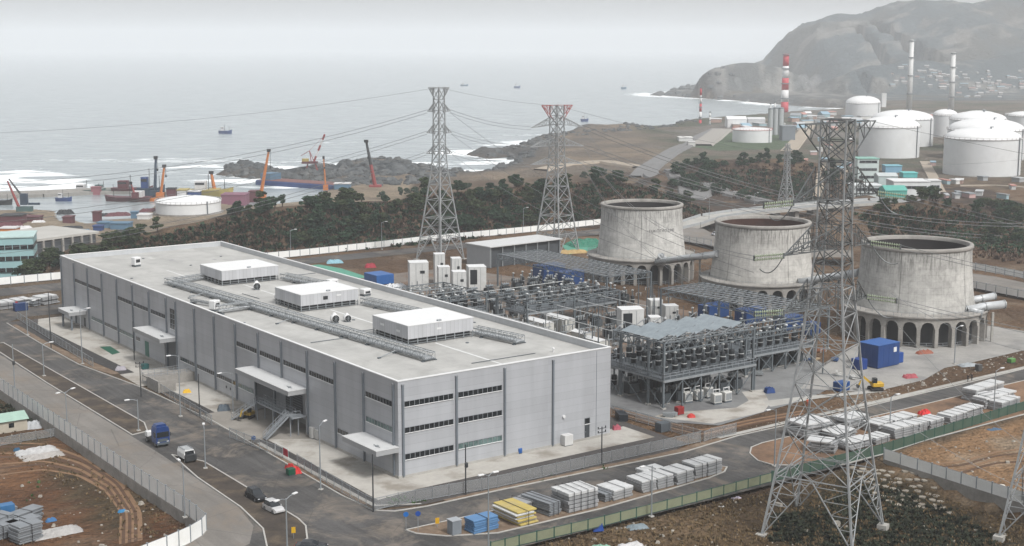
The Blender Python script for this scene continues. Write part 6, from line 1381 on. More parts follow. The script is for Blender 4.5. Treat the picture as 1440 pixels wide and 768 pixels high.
# low grey shed
A_ = G(689, 377); B_ = G(788, 364); C_ = G(658, 374.5); L_ = math.dist(A_[:2], B_[:2]); Wd_ = math.dist(A_[:2], C_[:2]); rz = math.atan2(B_[1]-A_[1], B_[0]-A_[0]); o = empty('open_shed', A_, rz, 'low flat-roofed grey shed with dark open bays, left of the far cooling tower', 'shed')
hh = 6.6; Wd_ = max(Wd_, 12)
q = MB(); q.box(0, .3, 0, Wd_, 0, hh); q.box(L_-.3, L_, 0, Wd_, 0, hh); q.box(.3, L_-.3, Wd_-.3, Wd_, 0, hh-.01); q.build('wall', mat('shed cladding', (.42, .44, .46), .5, .1, .1), o); q = MB(); q.box(-.4, L_+.4, -.6, Wd_+.3, hh, hh+.3); q.build('roof', mat('shed roof', (.66, .67, .67), .5, 0, .1), o)
q = MB(); q.box(.3, L_-.3, .5, .6, 0, hh-.02); q.build('bay_shade_sheet', mat('shed shade', (.07, .08, .09), .6, 0, .4, .3), o)  # dark sheet added across the open bays, its colour painting their shade
for k in range(7): x_ = .3+(L_-.6)*k/6; q = MB(); q.box(x_-.2, x_+.2, -.1, .3, 0, hh-.01); q.build('bay_column', LP, o)
lump(825, 345, 13, 9, 3, (.03, .2, .13), 'dark green netting draped left of the farthest cooling tower', 'netting', 'netting'); lump(805, 356, 11, 3, 1.6, (.5, .35, .15), 'orange-tan sheet beside the green netting', 'sheet', 'loose_sheet'); lump(840, 360, 6, 4, 2, (.6, .6, .6), 'white rubble at the foot of the farthest tower', 'rubble')
sheet('green_netting', k5((790, 345), (842, 340), (838, 352), (800, 358)), 6, mat('green dust netting', (0, 0, 0)))
random.seed(99)
LBL = ['pale', 'rusty', 'grey', 'dark', 'tan', 'bluish']; WHERE = ['on the yard earth']
for k in range(46):   # small loose site items between the frames
    v = random.uniform(58, 140); u = random.uniform(-2, 150); c_ = random.choice([(.5, .5, .48), (.3, .13, .07), (.25, .27, .28), (.04, .045, .05), (.36, .28, .18), (.04, .1, .25)])
    if u < 26 and v > 64 and v < 92: continue
    x, y, z = S(v, u); m_ = mat('loose %s' % str(c_), c_, .7, 0, .3, 1.); q = MB(); n = random.randint(2, 5)
    for i in range(n): q.cbox(random.uniform(-.8, .8), random.uniform(-.5, .5), .25*i*random.uniform(.2, .8), random.uniform(.6, 2.4), random.uniform(.3, 1.), random.uniform(.25, .6), random.uniform(-.6, .6))
    o = q.build('site_material', m_); o.location = (x, y, .03); o.rotation_euler = (0, 0, random.uniform(0, 3)); tag(o, 'small pile of loose building material lying in the switchyard', 'material', 'loose material in the switchyard')

random.seed(55)
for k in range(22):   # tall slim lightning masts between the frames
    v, u = random.choice([(random.uniform(60, 118), random.uniform(30, 140)), (random.uniform(92, 118), random.uniform(4, 60)), (random.uniform(119, 134), random.uniform(70, 92))]); h = random.uniform(7, 12); o = empty('lightning_mast', S(v, u), AV, 'slim grey steel mast standing free in the switchyard', 'mast', 'lightning masts in the switchyard')
    q = MB(); q.tube([(0, 0, 0), (0, 0, h*.7), (0, 0, h)], [.16, .13, .04], 6); q.build('pole', dsteel(), o); q = MB(); q.box(-.9, .9, -.06, .06, h*.55, h*.55+.12); q.build('crossarm', steel(), o)
    for s_ in (-.8, .8): q = MB(); pr = []; [pr.extend([(.06, h*.55-.2*j), (.16, h*.55-.05-.2*j), (.06, h*.55-.1-.2*j)]) for j in range(4)]; q.lathe(pr, 8, s_, 0); q.build('insulator', LIGHTC, o, True)
# ================================================================ FAR INDUSTRY
def P3(px, py, z=-6.):
    for _ in range(6):
        g = G(px, py, z); z2 = ground_z(g[0], g[1]); 
        if abs(z2-z) < .05: break
        z = z*.4+z2*.6
    return g[0], g[1], z
TW = mat('tank white', (.8, .82, .83), .45, 0, .1, .05, (.6, .6, .58), .3)
def tank(x0, x1, base, shoulder, top, lab, rail_col=None, z=-6., flat=False, grp='white storage tanks'):
    xc = (x0+x1)/2; a = G(xc, base, z); sc1 = FPX/(a[1]*_cp+CAMZ*_sp); R = (x1-x0)/2/sc1; d = a[1]+R; zc = d*_cp+(CAMZ-z)*_sp; R = (x1-x0)/2/(FPX/zc); x = (xc-720)/FPX*zc; d = a[1]+R
    hs_ = D(xc, shoulder, d)[2]-z; ht = D(xc, top, d)[2]-z; o = empty('storage_tank', (x, d, z), 0, lab, 'storage tank', grp)
    q = MB(); q.lathe([(R, -2), (R, hs_)], 64); sh = q.build('shell', TW, o, True); q = MB(); pr = [(R*1.01, hs_), (R*1.01, hs_+.3)]
    for k in range(9): t = k/8; pr.append((R*.99*cos(t*pi/2)+.01, hs_+.3+(ht-hs_)*(sin(t*pi/2) if not flat else t)))
    q.lathe(pr, 64); q.build('roof', mat('tank roof white', (.86, .87, .87), .5, 0, .08, .1), o, True)
    q = MB(); rc = mat('tank railing %s' % str(rail_col or 0), rail_col or (.35, .33, .32), .6)
    for k in range(40):
        t0, t1 = 2*pi*k/40, 2*pi*(k+1)/40; q.beam((R*1.02*cos(t0), R*1.02*sin(t0), hs_), (R*1.02*cos(t0), R*1.02*sin(t0), hs_+1.2), .16); q.beam((R*1.02*cos(t0), R*1.02*sin(t0), hs_+1.1), (R*1.02*cos(t1), R*1.02*sin(t1), hs_+1.1), .14)
        q.beam((R*1.01*cos(t0), R*1.01*sin(t0), hs_-.1), (R*1.01*cos(t1), R*1.01*sin(t1), hs_-.1), .25)
    q.build('railing', rc, o); q = MB(); a_ = -.75; q.tube([(R*1.02*cos(a_), R*1.02*sin(a_), 0), (R*1.02*cos(a_), R*1.02*sin(a_), hs_+1)], .32, 6); q.build('riser_pipe', GREYC, o)
    if not flat: q = MB(); q.tube([(R*.1, -R*.3, ht-.6), (R*.1, -R*.3, ht+1.2)], .5, 8); q.tube([(R*.1, -R*.3, ht+1), (R*.1+1.5, -R*.3, ht+1)], .35, 6); q.build('vent', GREYC, o)
    q = MB(); q.lathe([(R+1.2, -1.), (R+1.2, .5), (R, .5)], 48); q.build('foundation', RINGM, o)
    return o
tank(1328, 1432, 251, 194, 180, 'nearest and largest white domed tank at the right'); tank(1333, 1437, 229, 182, 167, 'white domed tank directly behind the nearest one'); tank(1335, 1412, 212, 168, 157, 'third white dome back in the right-hand row', z=-5)
tank(1208, 1291, 226, 178, 164, 'white domed tank behind the crown of the foreground pylon'); tank(1226, 1310, 209, 167, 155, 'white tank with grey-edged dome behind the pylon tank', (.3, .3, .3)); tank(1311, 1345, 195, 162, 154, 'small white dome between the two rows of tanks')
tank(1189, 1237, 167, 145, 135, 'separate tall white dome at the left back of the tank farm', z=-6); tank(1030, 1085, 203, 182, 179.5, 'white flat-topped tank with red railing on the green lawn', (.5, .12, .1), flat=True); tank(1417, 1466, 190, 163, 157, 'white tank cut by the right edge behind the others')
tank(1348, 1402, 200, 164, 156, 'pale dome just left of the right edge row, farthest', z=-5)
tank(1413, 1447, 176, 161, 159, 'low flat tank at the far right edge', flat=True); tank(220, 310, 304, 283, 275, 'low broad white tank with shallow cone roof by the harbour', (.5, .5, .5), z=-12.4, flat=True, grp='harbour tank')
def chimney(px, base, top, w0, w1, lab, bands=None, z=-6., lean=0):
    x, y, _ = G(px, base, z); h = D(px, top, y)[2]-z; s_ = FPX/(y*_cp+(CAMZ-z)*_sp); r0, r1 = w0/2/s_, w1/2/s_; o = empty('chimney', (x, y, z), 0, lab, 'chimney', 'factory chimneys'); n = len(bands) if bands else 1
    for k in range(n):
        t0, t1 = k/n, (k+1)/n; q = MB(); q.lathe([(r0+(r1-r0)*t0, h*t0), (r0+(r1-r0)*t1, h*t1)], 20, close=True); q.build('band' if bands else 'stack', mat('chimney %s' % (bands[k] if bands else 'pale'), {'r': (.55, .05, .07), 'w': (.8, .8, .8)}.get(bands[k] if bands else 'x', (.72, .73, .72)), .6), o, True)
    for t in (.25, .5, .75, .98):
        q = MB(); rr = (r0+(r1-r0)*t); q.lathe([(rr, h*t), (rr*1.35, h*t), (rr*1.35, h*t+1), (rr, h*t+1)], 20); q.build('platform', GREYC, o)
chimney(1103, 160, 76, 11, 8, 'tall fat red and white banded chimney', 'rwrwr'); chimney(984.5, 180, 123, 4, 2.6, 'small thin red and white chimney at the shore', 'rwrwr', z=-8)
chimney(1278, 158, 56, 8.5, 5.5, 'left and taller of two slender pale chimneys'); chimney(1337, 158, 74, 8.5, 6, 'right and shorter of two slender pale chimneys', z=-5)
chimney(998, 182, 158, 2.6, 2, 'thin grey stack by the shore road', z=-8); chimney(1083, 176, 146, 2.5, 2, 'left thin grey stack beside the grey silos'); chimney(1089, 176, 144, 2.5, 2, 'right thin grey stack beside the grey silos')
def shed(x0, x1, base, top, dep, wc, rc, lab, z=None, rz=0., name='industrial_building', win=0, gable=False, grp=None, cat='building'):
    if z is None: x, y, z = P3((x0+x1)/2, base)
    else: x, y, _ = G((x0+x1)/2, base, z)
    s_ = FPX/(y*_cp+(CAMZ-z)*_sp); w_ = (x1-x0)/s_; h = max(2., D(720, top, y)[2]-z); o = empty(name, (x, y+dep/2, z), rz, lab, cat, grp)
    q = MB(); q.box(-w_/2, w_/2, -dep/2, dep/2, -2, h); b_ = q.build('wall', mat('wall %s' % str(wc), wc, .7, 0, .15, .1), o); q = MB()
    if gable: q.xprism([(-dep/2-.3, h), (dep/2+.3, h), (0, h+dep*.16)], -w_/2-.3, w_/2+.3)
    else: q.box(-w_/2-.3, w_/2+.3, -dep/2-.3, dep/2+.3, h, h+.5)
    q.build('roof', mat('roof %s' % str(rc), rc, .6, 0, .15, .1), o)
    for k in range(win):
        zz = h*(k+.55)/win; f = MB(); f.box(-w_*.42, w_*.42, -dep/2-.1, -dep/2, zz-.3, zz+1.2); wo_ = f.build('window', FRAME, b_); g_ = MB(); n = max(3, int(w_/3))
        for i in range(n): a_ = -w_*.41+w_*.82*i/n; g_.box(a_+.1, a_+w_*.82/n-.1, -dep/2-.14, -dep/2-.1, zz-.2, zz+1.1)
        g_.build('pane', CGL, wo_)
    return o
def silo(x0, x1, base, top, lab):
    x, y, z = P3((x0+x1)/2, base); s_ = FPX/(y*_cp+(CAMZ-z)*_sp); r = (x1-x0)/2/s_; h = D(720, top, y)[2]-z; o = empty('silo', (x, y+r, z), 0, lab, 'silo', 'grey silos'); q = MB(); q.lathe([(r, -2), (r, h)], 24); q.build('shell', mat('silo grey', (.42, .45, .46), .6), o, True); q = MB(); q.lathe([(r*1.03, h), (r*1.03, h+.8), (.01, h+1.4)], 24); q.build('cap', GREYC, o); q = MB(); q.box(r*.98, r*1.1, -.4, .4, 0, h); q.build('ladder', GREYC, o)
silo(1080, 1087, 190, 154, 'left of three grey silos behind the red-railed tank'); silo(1087, 1094, 190, 153, 'middle of three grey silos behind the red-railed tank'); silo(1094, 1102, 190, 153, 'right of three grey silos behind the red-railed tank')
shed(1205, 1235, 256, 224, 12, (.62, .72, .7), (.25, .5, .42), 'pale three-storey building with green roof edge behind the foreground pylon', win=3, name='office_building'); shed(1256, 1307, 276, 256, 14, (.75, .77, .77), (.82, .83, .83), 'long white low building below the pylon tank', win=1); shed(1235, 1262, 262, 248, 10, (.5, .6, .6), (.55, .6, .6), 'small teal-grey hall beside the green-roofed building', gable=True)
shed(1245, 1275, 285, 268, 12, (.1, .42, .36), (.12, .45, .38), 'turquoise roofed shed near the viaduct', gable=True); shed(1200, 1240, 275, 262, 12, (.6, .66, .66), (.68, .72, .72), 'pale workshop left of the turquoise shed', win=1); shed(1306, 1322, 275, 255, 8, (.7, .72, .72), (.75, .76, .76), 'small white gatehouse by the lawn', win=1)
shed(1245, 1268, 243, 234, 8, (.2, .4, .55), (.2, .5, .6), 'bright blue container block near the pylon tank'); shed(1270, 1290, 250, 244, 8, (.1, .5, .5), (.15, .6, .58), 'teal flat shed right of the blue container block')
shed(955, 974, 199, 194, 12, (.72, .73, .72), (.82, .82, .8), 'small white hut by the shore works'); shed(968, 978, 206, 200, 8, (.6, .6, .58), (.7, .7, .68), 'tiny pale hut by the shore road'); shed(1023, 1050, 180, 168, 16, (.8, .81, .81), (.84, .85, .85), 'white round-roofed hall behind the red-railed tank', gable=True)
shed(1052, 1076, 176, 168, 12, (.6, .61, .62), (.66, .67, .68), 'light hall between the round-roofed hall and the silos', gable=True); shed(1100, 1118, 198, 178, 14, (.2, .23, .26), (.25, .28, .3), 'dark blocky plant right of the silos'); shed(1213, 1219, 150, 132, 8, (.75, .76, .76), (.8, .8, .8), 'pale slim tower building behind the tanks') if 0 else None
shed(1240, 1246, 152, 132, 7, (.78, .79, .79), (.8, .8, .8), 'slender pale block right of the separate tall dome', z=-6)
random.seed(31)
wcs = [(.55, .56, .56), (.4, .42, .43), (.6, .4, .38), (.35, .5, .55), (.7, .7, .68), (.45, .3, .25)]; rcs = [(.7, .71, .71), (.3, .45, .55), (.55, .28, .24), (.5, .52, .53), (.8, .8, .8), (.3, .33, .35)]
adj = ['grey', 'slate', 'pinkish', 'blue-grey', 'whitish', 'brownish']; rad_ = ['pale', 'blue', 'red-brown', 'grey', 'white', 'dark']
for k in range(54):
    px = random.choice([random.uniform(1105, 1200), random.uniform(1110, 1240), random.uniform(1290, 1330), random.uniform(1000, 1130)]); py = random.uniform(162, 184) if px > 1105 else random.uniform(172, 184)
    i, j = random.randrange(6), random.randrange(6); wpx = random.uniform(5, 15)
    shed(px, px+wpx, py, py-random.uniform(2.5, 6), random.uniform(8, 18), wcs[i], rcs[j], '%s works building with %s roof in the industrial belt by the bay' % (adj[i], rad_[j]), rz=random.uniform(-.3, .3), gable=random.random() < .4, grp='works buildings in the belt by the bay')
for k in range(26):
    px = random.uniform(1290, 1440); py = random.uniform(250, 282) if px > 1320 else random.uniform(228, 245)
    if k > 12: px = random.uniform(1125, 1200); py = random.uniform(190, 262)
    i, j = random.randrange(6), random.randrange(6)
    shed(px, px+random.uniform(4, 11), py, py-random.uniform(2, 5), random.uniform(5, 9), wcs[i], rcs[j], '%s hut with %s roof among the pipe yards near the tanks' % (adj[i], rad_[j]), rz=random.uniform(-.4, .4), grp='small huts among the tanks')
# village on the mountain slope: small houses
random.seed(77)
q = MB(); q.box(-5, 5, -3.5, 3.5, -3, 3.2); hm = q.build('wall', mat('village wall', (.33, .33, .33), .7), None); hp = empty('village_house', (0, 0, -500)); hm.parent = hp
q = MB(); q.xprism([(-4, 3.1), (4, 3.1), (0, 5.2)], -5.4, 5.4); hr = [q.build('roof', mat(n_, c_, .6), None) for n_, c_ in (('white roof', (.5, .5, .5)), ('blue roof', (.28, .38, .43)), ('dull red roof', (.36, .25, .23)))]
first = True; rn = ['white', 'blue', 'dull red']
cand = [];
for k in range(110):
    px = random.choice([random.gauss(1315, 22), random.gauss(1400, 30), random.uniform(1250, 1440)]); py = random.gauss(112, 9) if px < 1350 else random.gauss(122, 10); cand.append((px, min(max(py, 92), 146)))
for (px, py) in cand:
    best = None   # walk out along the ray until it meets the slope
    ds = np.arange(1900, 3200, 12.); pts_ = [D(px, py, d) for d in ds]; gz = ground_zs([(p[0], p[1]) for p in pts_]); hit = np.nonzero(gz > np.array([p[2] for p in pts_]))[0]
    if not len(hit): continue
    p = pts_[hit[0]]; zz = gz[hit[0]]; i = random.choice((0, 0, 0, 1, 2)); c = hp.copy(); COL.objects.link(c); c.location = (p[0], p[1], zz+.5); c.rotation_euler = (0, 0, random.uniform(-.5, .5)); s_ = random.uniform(.3, .68); c.scale = (s_*random.uniform(.8, 1.8), s_, s_)
    tag(c, 'tiny house with %s roof in the village on the far mountain slope' % rn[i], 'house', 'village houses on the mountain, %s roofs' % rn[i])
    for src in (hm, hr[i]): d_ = src.copy(); COL.objects.link(d_); d_.parent = c
for o_ in [hp, hm]+hr: bpy.data.objects.remove(o_)
# roads laid over the far ground
def ribbon(name, px, wd, m_, lift=.35, z0=-6., nn=10, skirt=0.):
    P_ = []
    for (a, b_) in zip(px[:-1], px[1:]):
        for k in range(nn): t = k/nn; P_.append((a[0]+(b_[0]-a[0])*t, a[1]+(b_[1]-a[1])*t))
    P_.append(px[-1]); C_ = [Vector(P3(p[0], p[1], z0)) for p in P_]
    for k in range(3):
        C2 = list(C_)
        for i in range(1, len(C_)-1): C2[i] = (C_[i-1]+C_[i]*2+C_[i+1])/4
        C_ = C2
    gz = ground_zs([(c.x, c.y) for c in C_]); q = MB()
    for i, c in enumerate(C_):
        d_ = (C_[min(i+1, len(C_)-1)]-C_[max(i-1, 0)]); n_ = Vector((-d_.y, d_.x, 0)).normalized()*wd/2; z_ = gz[i]+lift
        q.v += [tuple(Vector((c.x, c.y, z_))+n_), tuple(Vector((c.x, c.y, z_))-n_), (c.x+n_.x*1.3, c.y+n_.y*1.3, z_-2.5), (c.x-n_.x*1.3, c.y-n_.y*1.3, z_-2.5)]
        if i: a = (i-1)*4; b_ = i*4; q.f += [(a, b_, b_+1, a+1), (a+2, b_+2, b_, a), (a+1, b_+1, b_+3, a+3)]
    return struct(q.build(name, m_))
RD = mat('far road grey', (.2, .2, .2), .9, 0, .2, .1); TR = mat('pale track', (.4, .34, .27), .9, 0, .2, .1)
ribbon('coast_road', [(1079, 286), (1024, 273), (977, 264), (938, 257), (917, 249), (914, 241), (925, 231), (947, 215), (969, 204), (985, 192), (1008, 182)], 9, RD, 1.0); ribbon('coast_road', [(893, 250), (904, 238), (922, 227), (945, 212), (962, 205)], 7, RD, 1.2); ribbon('track', [(985, 205), (1000, 195), (1015, 183)], 16, mat('pale far road', (.36, .34, .31), .9), 1.2, z0=-9)
ribbon('track', [(1108, 214), (1120, 200), (1132, 185), (1140, 170)], 11, TR, .7); ribbon('track', [(1300, 228), (1312, 250), (1322, 272)], 6, TR, .6); ribbon('track', [(1350, 262), (1400, 262), (1460, 266)], 4, TR, .6); ribbon('track', [(1150, 262), (1175, 245), (1190, 240)], 4, TR, .7)
ribbon('track', [(760, 240), (800, 232), (850, 228), (900, 236)], 10, TR, 1.0, z0=-10)
# viaduct
vp = [Vector(G(x_, y_, z_)) for x_, y_, z_ in ((930, 324, .05), (970, 315, .2), (1000, 305, .6), (1040, 299, .8), (1090, 293.5, .8), (1155, 288, .8), (1230, 283, .6), (1290, 282, .4))]
o = empty('viaduct', vp[0], 0, 'low concrete road viaduct on short piers, passing behind the cooling towers', 'viaduct'); VP_ = []
for a, b_ in zip(vp[:-1], vp[1:]):
    for k in range(5): VP_.append(a.lerp(b_, k/5)-vp[0])
VP_.append(vp[-1]-vp[0]); q = MB(); r_ = {-1: MB(), 1: MB()}
for i in range(len(VP_)-1):
    a, b_ = VP_[i], VP_[i+1]; q.beam(a-Vector((0, 0, .6)), b_-Vector((0, 0, .6)), 9.5, 1.2); n_ = Vector((-(b_-a).y, (b_-a).x, 0)).normalized()*4.6
    for s_ in (-1, 1): r_[s_].beam(a+n_*s_+Vector((0, 0, .5)), b_+n_*s_+Vector((0, 0, .5)), .25, 1.)
dk = q.build('deck', conc(), o); [r_[k].build('parapet', mat('parapet grey', (.42, .44, .45), .7), dk) for k in r_]
for i in range(12, len(VP_)-1, 2): q = MB(); q.cbox(VP_[i].x, VP_[i].y, VP_[i].z-11, 2, 6, 10, .3); q.build('pier', RINGM, o)
# steam plumes: thin white vapour
def plume(px, base, top, wpx, lab, z=-6., drift=0., y0=None):
    x, y, _ = G(px, base, z) if y0 is None else D(px, base, y0); h = D(px, top, y)[2]-D(px, base, y)[2]; s_ = FPX/y; w_ = wpx/s_; zb = D(px, base, y)[2]; q = MB(); n = 7
    for k in range(n):
        t = k/(n-1); r = w_*(.25+.35*t)*random.uniform(.8, 1.2); cx, cz = drift/s_*t+random.uniform(-.2, .2)*w_, h*t; base_i = len(q.v)
        for i in range(7):
            ph = pi*i/6
            for j in range(10): th = 2*pi*j/10; rr = r*random.uniform(.85, 1.15); q.v.append((cx+rr*sin(ph)*cos(th), rr*sin(ph)*sin(th), cz+rr*cos(ph)))
        for i in range(6):
            for j in range(10): j2 = (j+1) % 10; q.f.append((base_i+i*10+10+j, base_i+i*10+10+j2, base_i+i*10+j2, base_i+i*10+j))
    if 'steam' not in MATS:
        m_, nt, b_ = newmat('steam'); nt.nodes.remove(b_); pv = nd(nt, 'ShaderNodeVolumePrincipled'); pv.inputs['Color'].default_value = (1, 1, 1, 1); pv.inputs['Density'].default_value = .011; nt.links.new(pv.outputs[0], [n_ for n_ in nt.nodes if n_.type == 'OUTPUT_MATERIAL'][0].inputs['Volume']); MATS['steam'] = m_
    o = q.build('steam_plume', MATS['steam']); o.location = (x, y, zb); tag(o, lab, 'steam', 'steam plumes on the far shore')
random.seed(4)
plume(1045, 130, 113, 7, 'thin steam plume rising before the headland cliff', y0=2150, drift=-8); plume(1072, 125, 118, 10, 'flat steam puff right of the thin plume at the cliff foot', y0=2150, drift=8); plume(1113, 126, 112, 12, 'wide steam puff just right of the red and white chimney', y0=2140, drift=14); plume(1133, 128, 112, 16, 'broadest steam bank between the chimney and the wooded foothill', y0=2130, drift=14); plume(1193, 139, 120, 5, 'slim steam column left of the separate tall dome', y0=1750, drift=-3)

# ================================================================ HARBOUR
def ribz(P_, wd, z0, z1, m_, nm, lab=None, cat=None, kind=None):
    q = MB(); 
    for a, b_ in zip(P_[:-1], P_[1:]): a = Vector((a[0], a[1], (z0+z1)/2)); b_ = Vector((b_[0], b_[1], (z0+z1)/2)); q.beam(a, b_, wd, z1-z0)
    o = q.build(nm, m_); 
    if lab: tag(o, lab, cat)
    else: struct(o)
    return o
bw_ = [G(x_, y_, -13) for x_, y_ in ((-120, 279), (-60, 276), (0, 273.5), (60, 271.5), (112, 269), (160, 267.5), (210, 268), (262, 268), (318, 268))]
ribz(bw_, 9, -17, -13.2, mat('breakwater concrete', (.3, .29, .27), .9, 0, .3, .1), 'breakwater', 'long low concrete breakwater sheltering the harbour from the surf', 'breakwater')
q_ = [(p[0], p[1]+3.6, 0) for p in bw_[:6]]; ribz(q_, 1.2, -13.2, -11.7, mat('breakwater wall', (.38, .37, .35), .9), 'parapet_wall', 'raised seaward wall along the top of the breakwater', 'wall')
HC_ = {'red': (.3, .05, .05), 'blue': (.03, .06, .1), 'orange': (.6, .2, .05), 'teal': (.08, .15, .15), 'white': (.7, .7, .7), 'yellow': (.45, .36, .12), 'maroon': (.12, .035, .045), 'black': (.02, .025, .03), 'pink': (.3, .12, .14), 'sky': (.1, .2, .3), 'navy': (.02, .06, .2), 'violet': (.24, .1, .15)}
hmats = {k: mat('harbour %s' % k, c, .55, .1, .25, .2) for k, c in HC_.items()}
def boom(px0, py0, px1, py1, w0, w1, col, lab, z=-13., col2=None, base='orange', lattice=False, frame=True):
    a = G(px0, py0, z); top = D(px1, py1, a[1]); s_ = FPX/a[1]; A = Vector((0, 0, 0)); T = Vector(top)-Vector(a); o = empty('harbour_crane', a, 0, lab, 'crane', 'harbour cranes'); mid = T*.5
    def seg(p0, p1, wa, wb, m_, nm):
        q = MB()
        if lattice:
            x_ = Vector((1, 0, 0)); y_ = Vector((0, 1, 0))
            for sx in (-1, 1):
                for sy in (-1, 1): q.beam(p0+x_*sx*wa/2+y_*sy*wa/2, p1+x_*sx*wb/2+y_*sy*wb/2, .35)
            n = 9
            for k in range(n):
                t0, t1 = k/n, (k+1)/n; w_ = wa+(wb-wa)*t0; P0, P1 = p0.lerp(p1, t0), p0.lerp(p1, t1); s2 = 1 if k % 2 else -1; q.beam(P0+x_*s2*w_/2, P1-x_*s2*w_/2, .3); q.beam(P0+x_*w_/2, P0-x_*w_/2, .25)
        else: q.tube([tuple(p0), tuple(p1)], [wa/2, wb/2], 6)
        return q.build(nm, m_, o)
    wa, wb = w0/s_, w1/s_
    if col2: seg(A, mid, wa, (wa+wb)/2, hmats[col], 'boom'); seg(mid, T, (wa+wb)/2, wb, hmats[col2], 'upper_boom')
    else: seg(A, T, wa, wb, hmats[col], 'boom')
    q = MB(); q.bbox(T.x, T.y, T.z-.6, wb*1.7, wb*1.5, 1.6); q.build('boom_head', hmats['black'], o); q = MB(); q.tube([tuple(T+Vector((wb*.6, 0, 0))), tuple(T+Vector((wb*.6, 0, -T.z*.35)))], .12, 5); q.cbox(T.x+wb*.6, T.y, T.z*.63, .8, .8, 1.2); q.build('hook_line', hmats['black'], o)
    q = MB(); q.bbox(0, 0, -1.5, wa*2.6, wa*2.2, 3.2); q.build('cab', hmats[base], o); 
    if frame: q = MB(); q.beam((-wa*1.2, 0, 1.5), (-wa*1.5, 0, 7), .4); q.beam((-wa*1.5, 0, 7), tuple(T*.8), .16); q.build('stay', hmats['black'], o)
    return o
boom(218, 272, 219, 222, 5.2, 3.0, 'blue', 'tallest dark blue crane boom left of the harbour tank', base='blue', frame=False); boom(226, 275, 231, 234, 4.4, 3.0, 'orange', 'orange crane just right of the tall dark blue boom', frame=False); boom(302, 269, 297, 243, 6, 3.6, 'orange', 'short stout orange crane on the yellow barge', base='yellow', frame=False)
boom(366, 278, 378, 212, 6, 3.0, 'orange', 'long orange crane leaning right, behind the ridge pines', frame=False); boom(458, 264, 455, 222, 2.6, 1.8, 'orange', 'thin orange mast crane right of the red portal crane', frame=False); boom(528, 264, 515, 199, 6.5, 3.4, 'red', 'red and black crane leaning left, nearest the slim pylon', col2='black', base='red', frame=False)
boom(190, 275, 184, 258, 3.4, 2, 'red', 'short red derrick on the maroon ship', z=-11, base='maroon')
# grab crane at the left
a = G(35, 300, -12.5); s_ = FPX/a[1]; o = empty('harbour_crane', a, 0, 'teal and red grab crane with two booms at the left edge of the harbour', 'crane', 'harbour cranes'); u_ = 1/s_
q = MB(); q.bbox(0, 0, 1, 22*u_, 8*u_, 7*u_); q.build('housing', hmats['teal'], o); q = MB(); q.bbox(-4*u_, 0, -1, 26*u_, 9*u_, 2.5*u_); q.build('pontoon', hmats['maroon'], o)
q = MB(); q.tube([(-8*u_, 0, 9*u_), (-22*u_, 0, 46*u_)], [2.2*u_, 1.1*u_], 6); q.build('boom', hmats['red'], o); q = MB(); q.tube([(2*u_, 0, 18*u_), (-20*u_, 0, 49*u_)], [1.8*u_, .9*u_], 6); q.build('boom', hmats['black'], o); q = MB(); q.bbox(0, 0, 12*u_, 10*u_, 6*u_, 16*u_); q.bbox(14*u_, 0, 12*u_, 16*u_, 3*u_, 3*u_); q.build('machinery', hmats['blue'], o)
# red and white portal crane
a = G(438, 246, -13); s_ = FPX/a[1]; u_ = 1/s_; o = empty('portal_crane', a, 0, 'red and white portal crane on four splayed legs behind the ridge', 'crane', 'harbour cranes')
for x_ in (-9, 11):
    for y_ in (-4, 4): q = MB(); q.beam((x_*u_, y_*u_, -2*u_), (x_*.5*u_, y_*.5*u_, 17*u_), 1.2*u_); q.build('leg', hmats['red'], o)
q = MB(); q.bbox(-2*u_, 0, 16*u_, 22*u_, 9*u_, 3*u_); q.build('deck', hmats['maroon'], o); q = MB(); q.bbox(-8*u_, 0, 19*u_, 9*u_, 6*u_, 4*u_); q.build('machine_house', hmats['yellow'], o)
for k in range(5): t0, t1 = k/5, (k+1)/5; q = MB(); q.beam((4*u_+16*u_*t0, 0, 19*u_+38*u_*t0), (4*u_+16*u_*t1, 0, 19*u_+38*u_*t1), 2.6*u_, 2.6*u_); q.build('boom', hmats['red' if k % 2 == 0 else 'white'], o)
q = MB(); q.beam((0, 0, 19*u_), (-2*u_, 0, 34*u_), 1*u_); q.beam((4*u_, 0, 19*u_), (-2*u_, 0, 34*u_), .8*u_); q.beam((-2*u_, 0, 34*u_), (-14*u_, 0, 27*u_), .7*u_); q.beam((-2*u_, 0, 34*u_), (19*u_, 0, 55*u_), .3*u_); q.build('mast', hmats['red'], o)
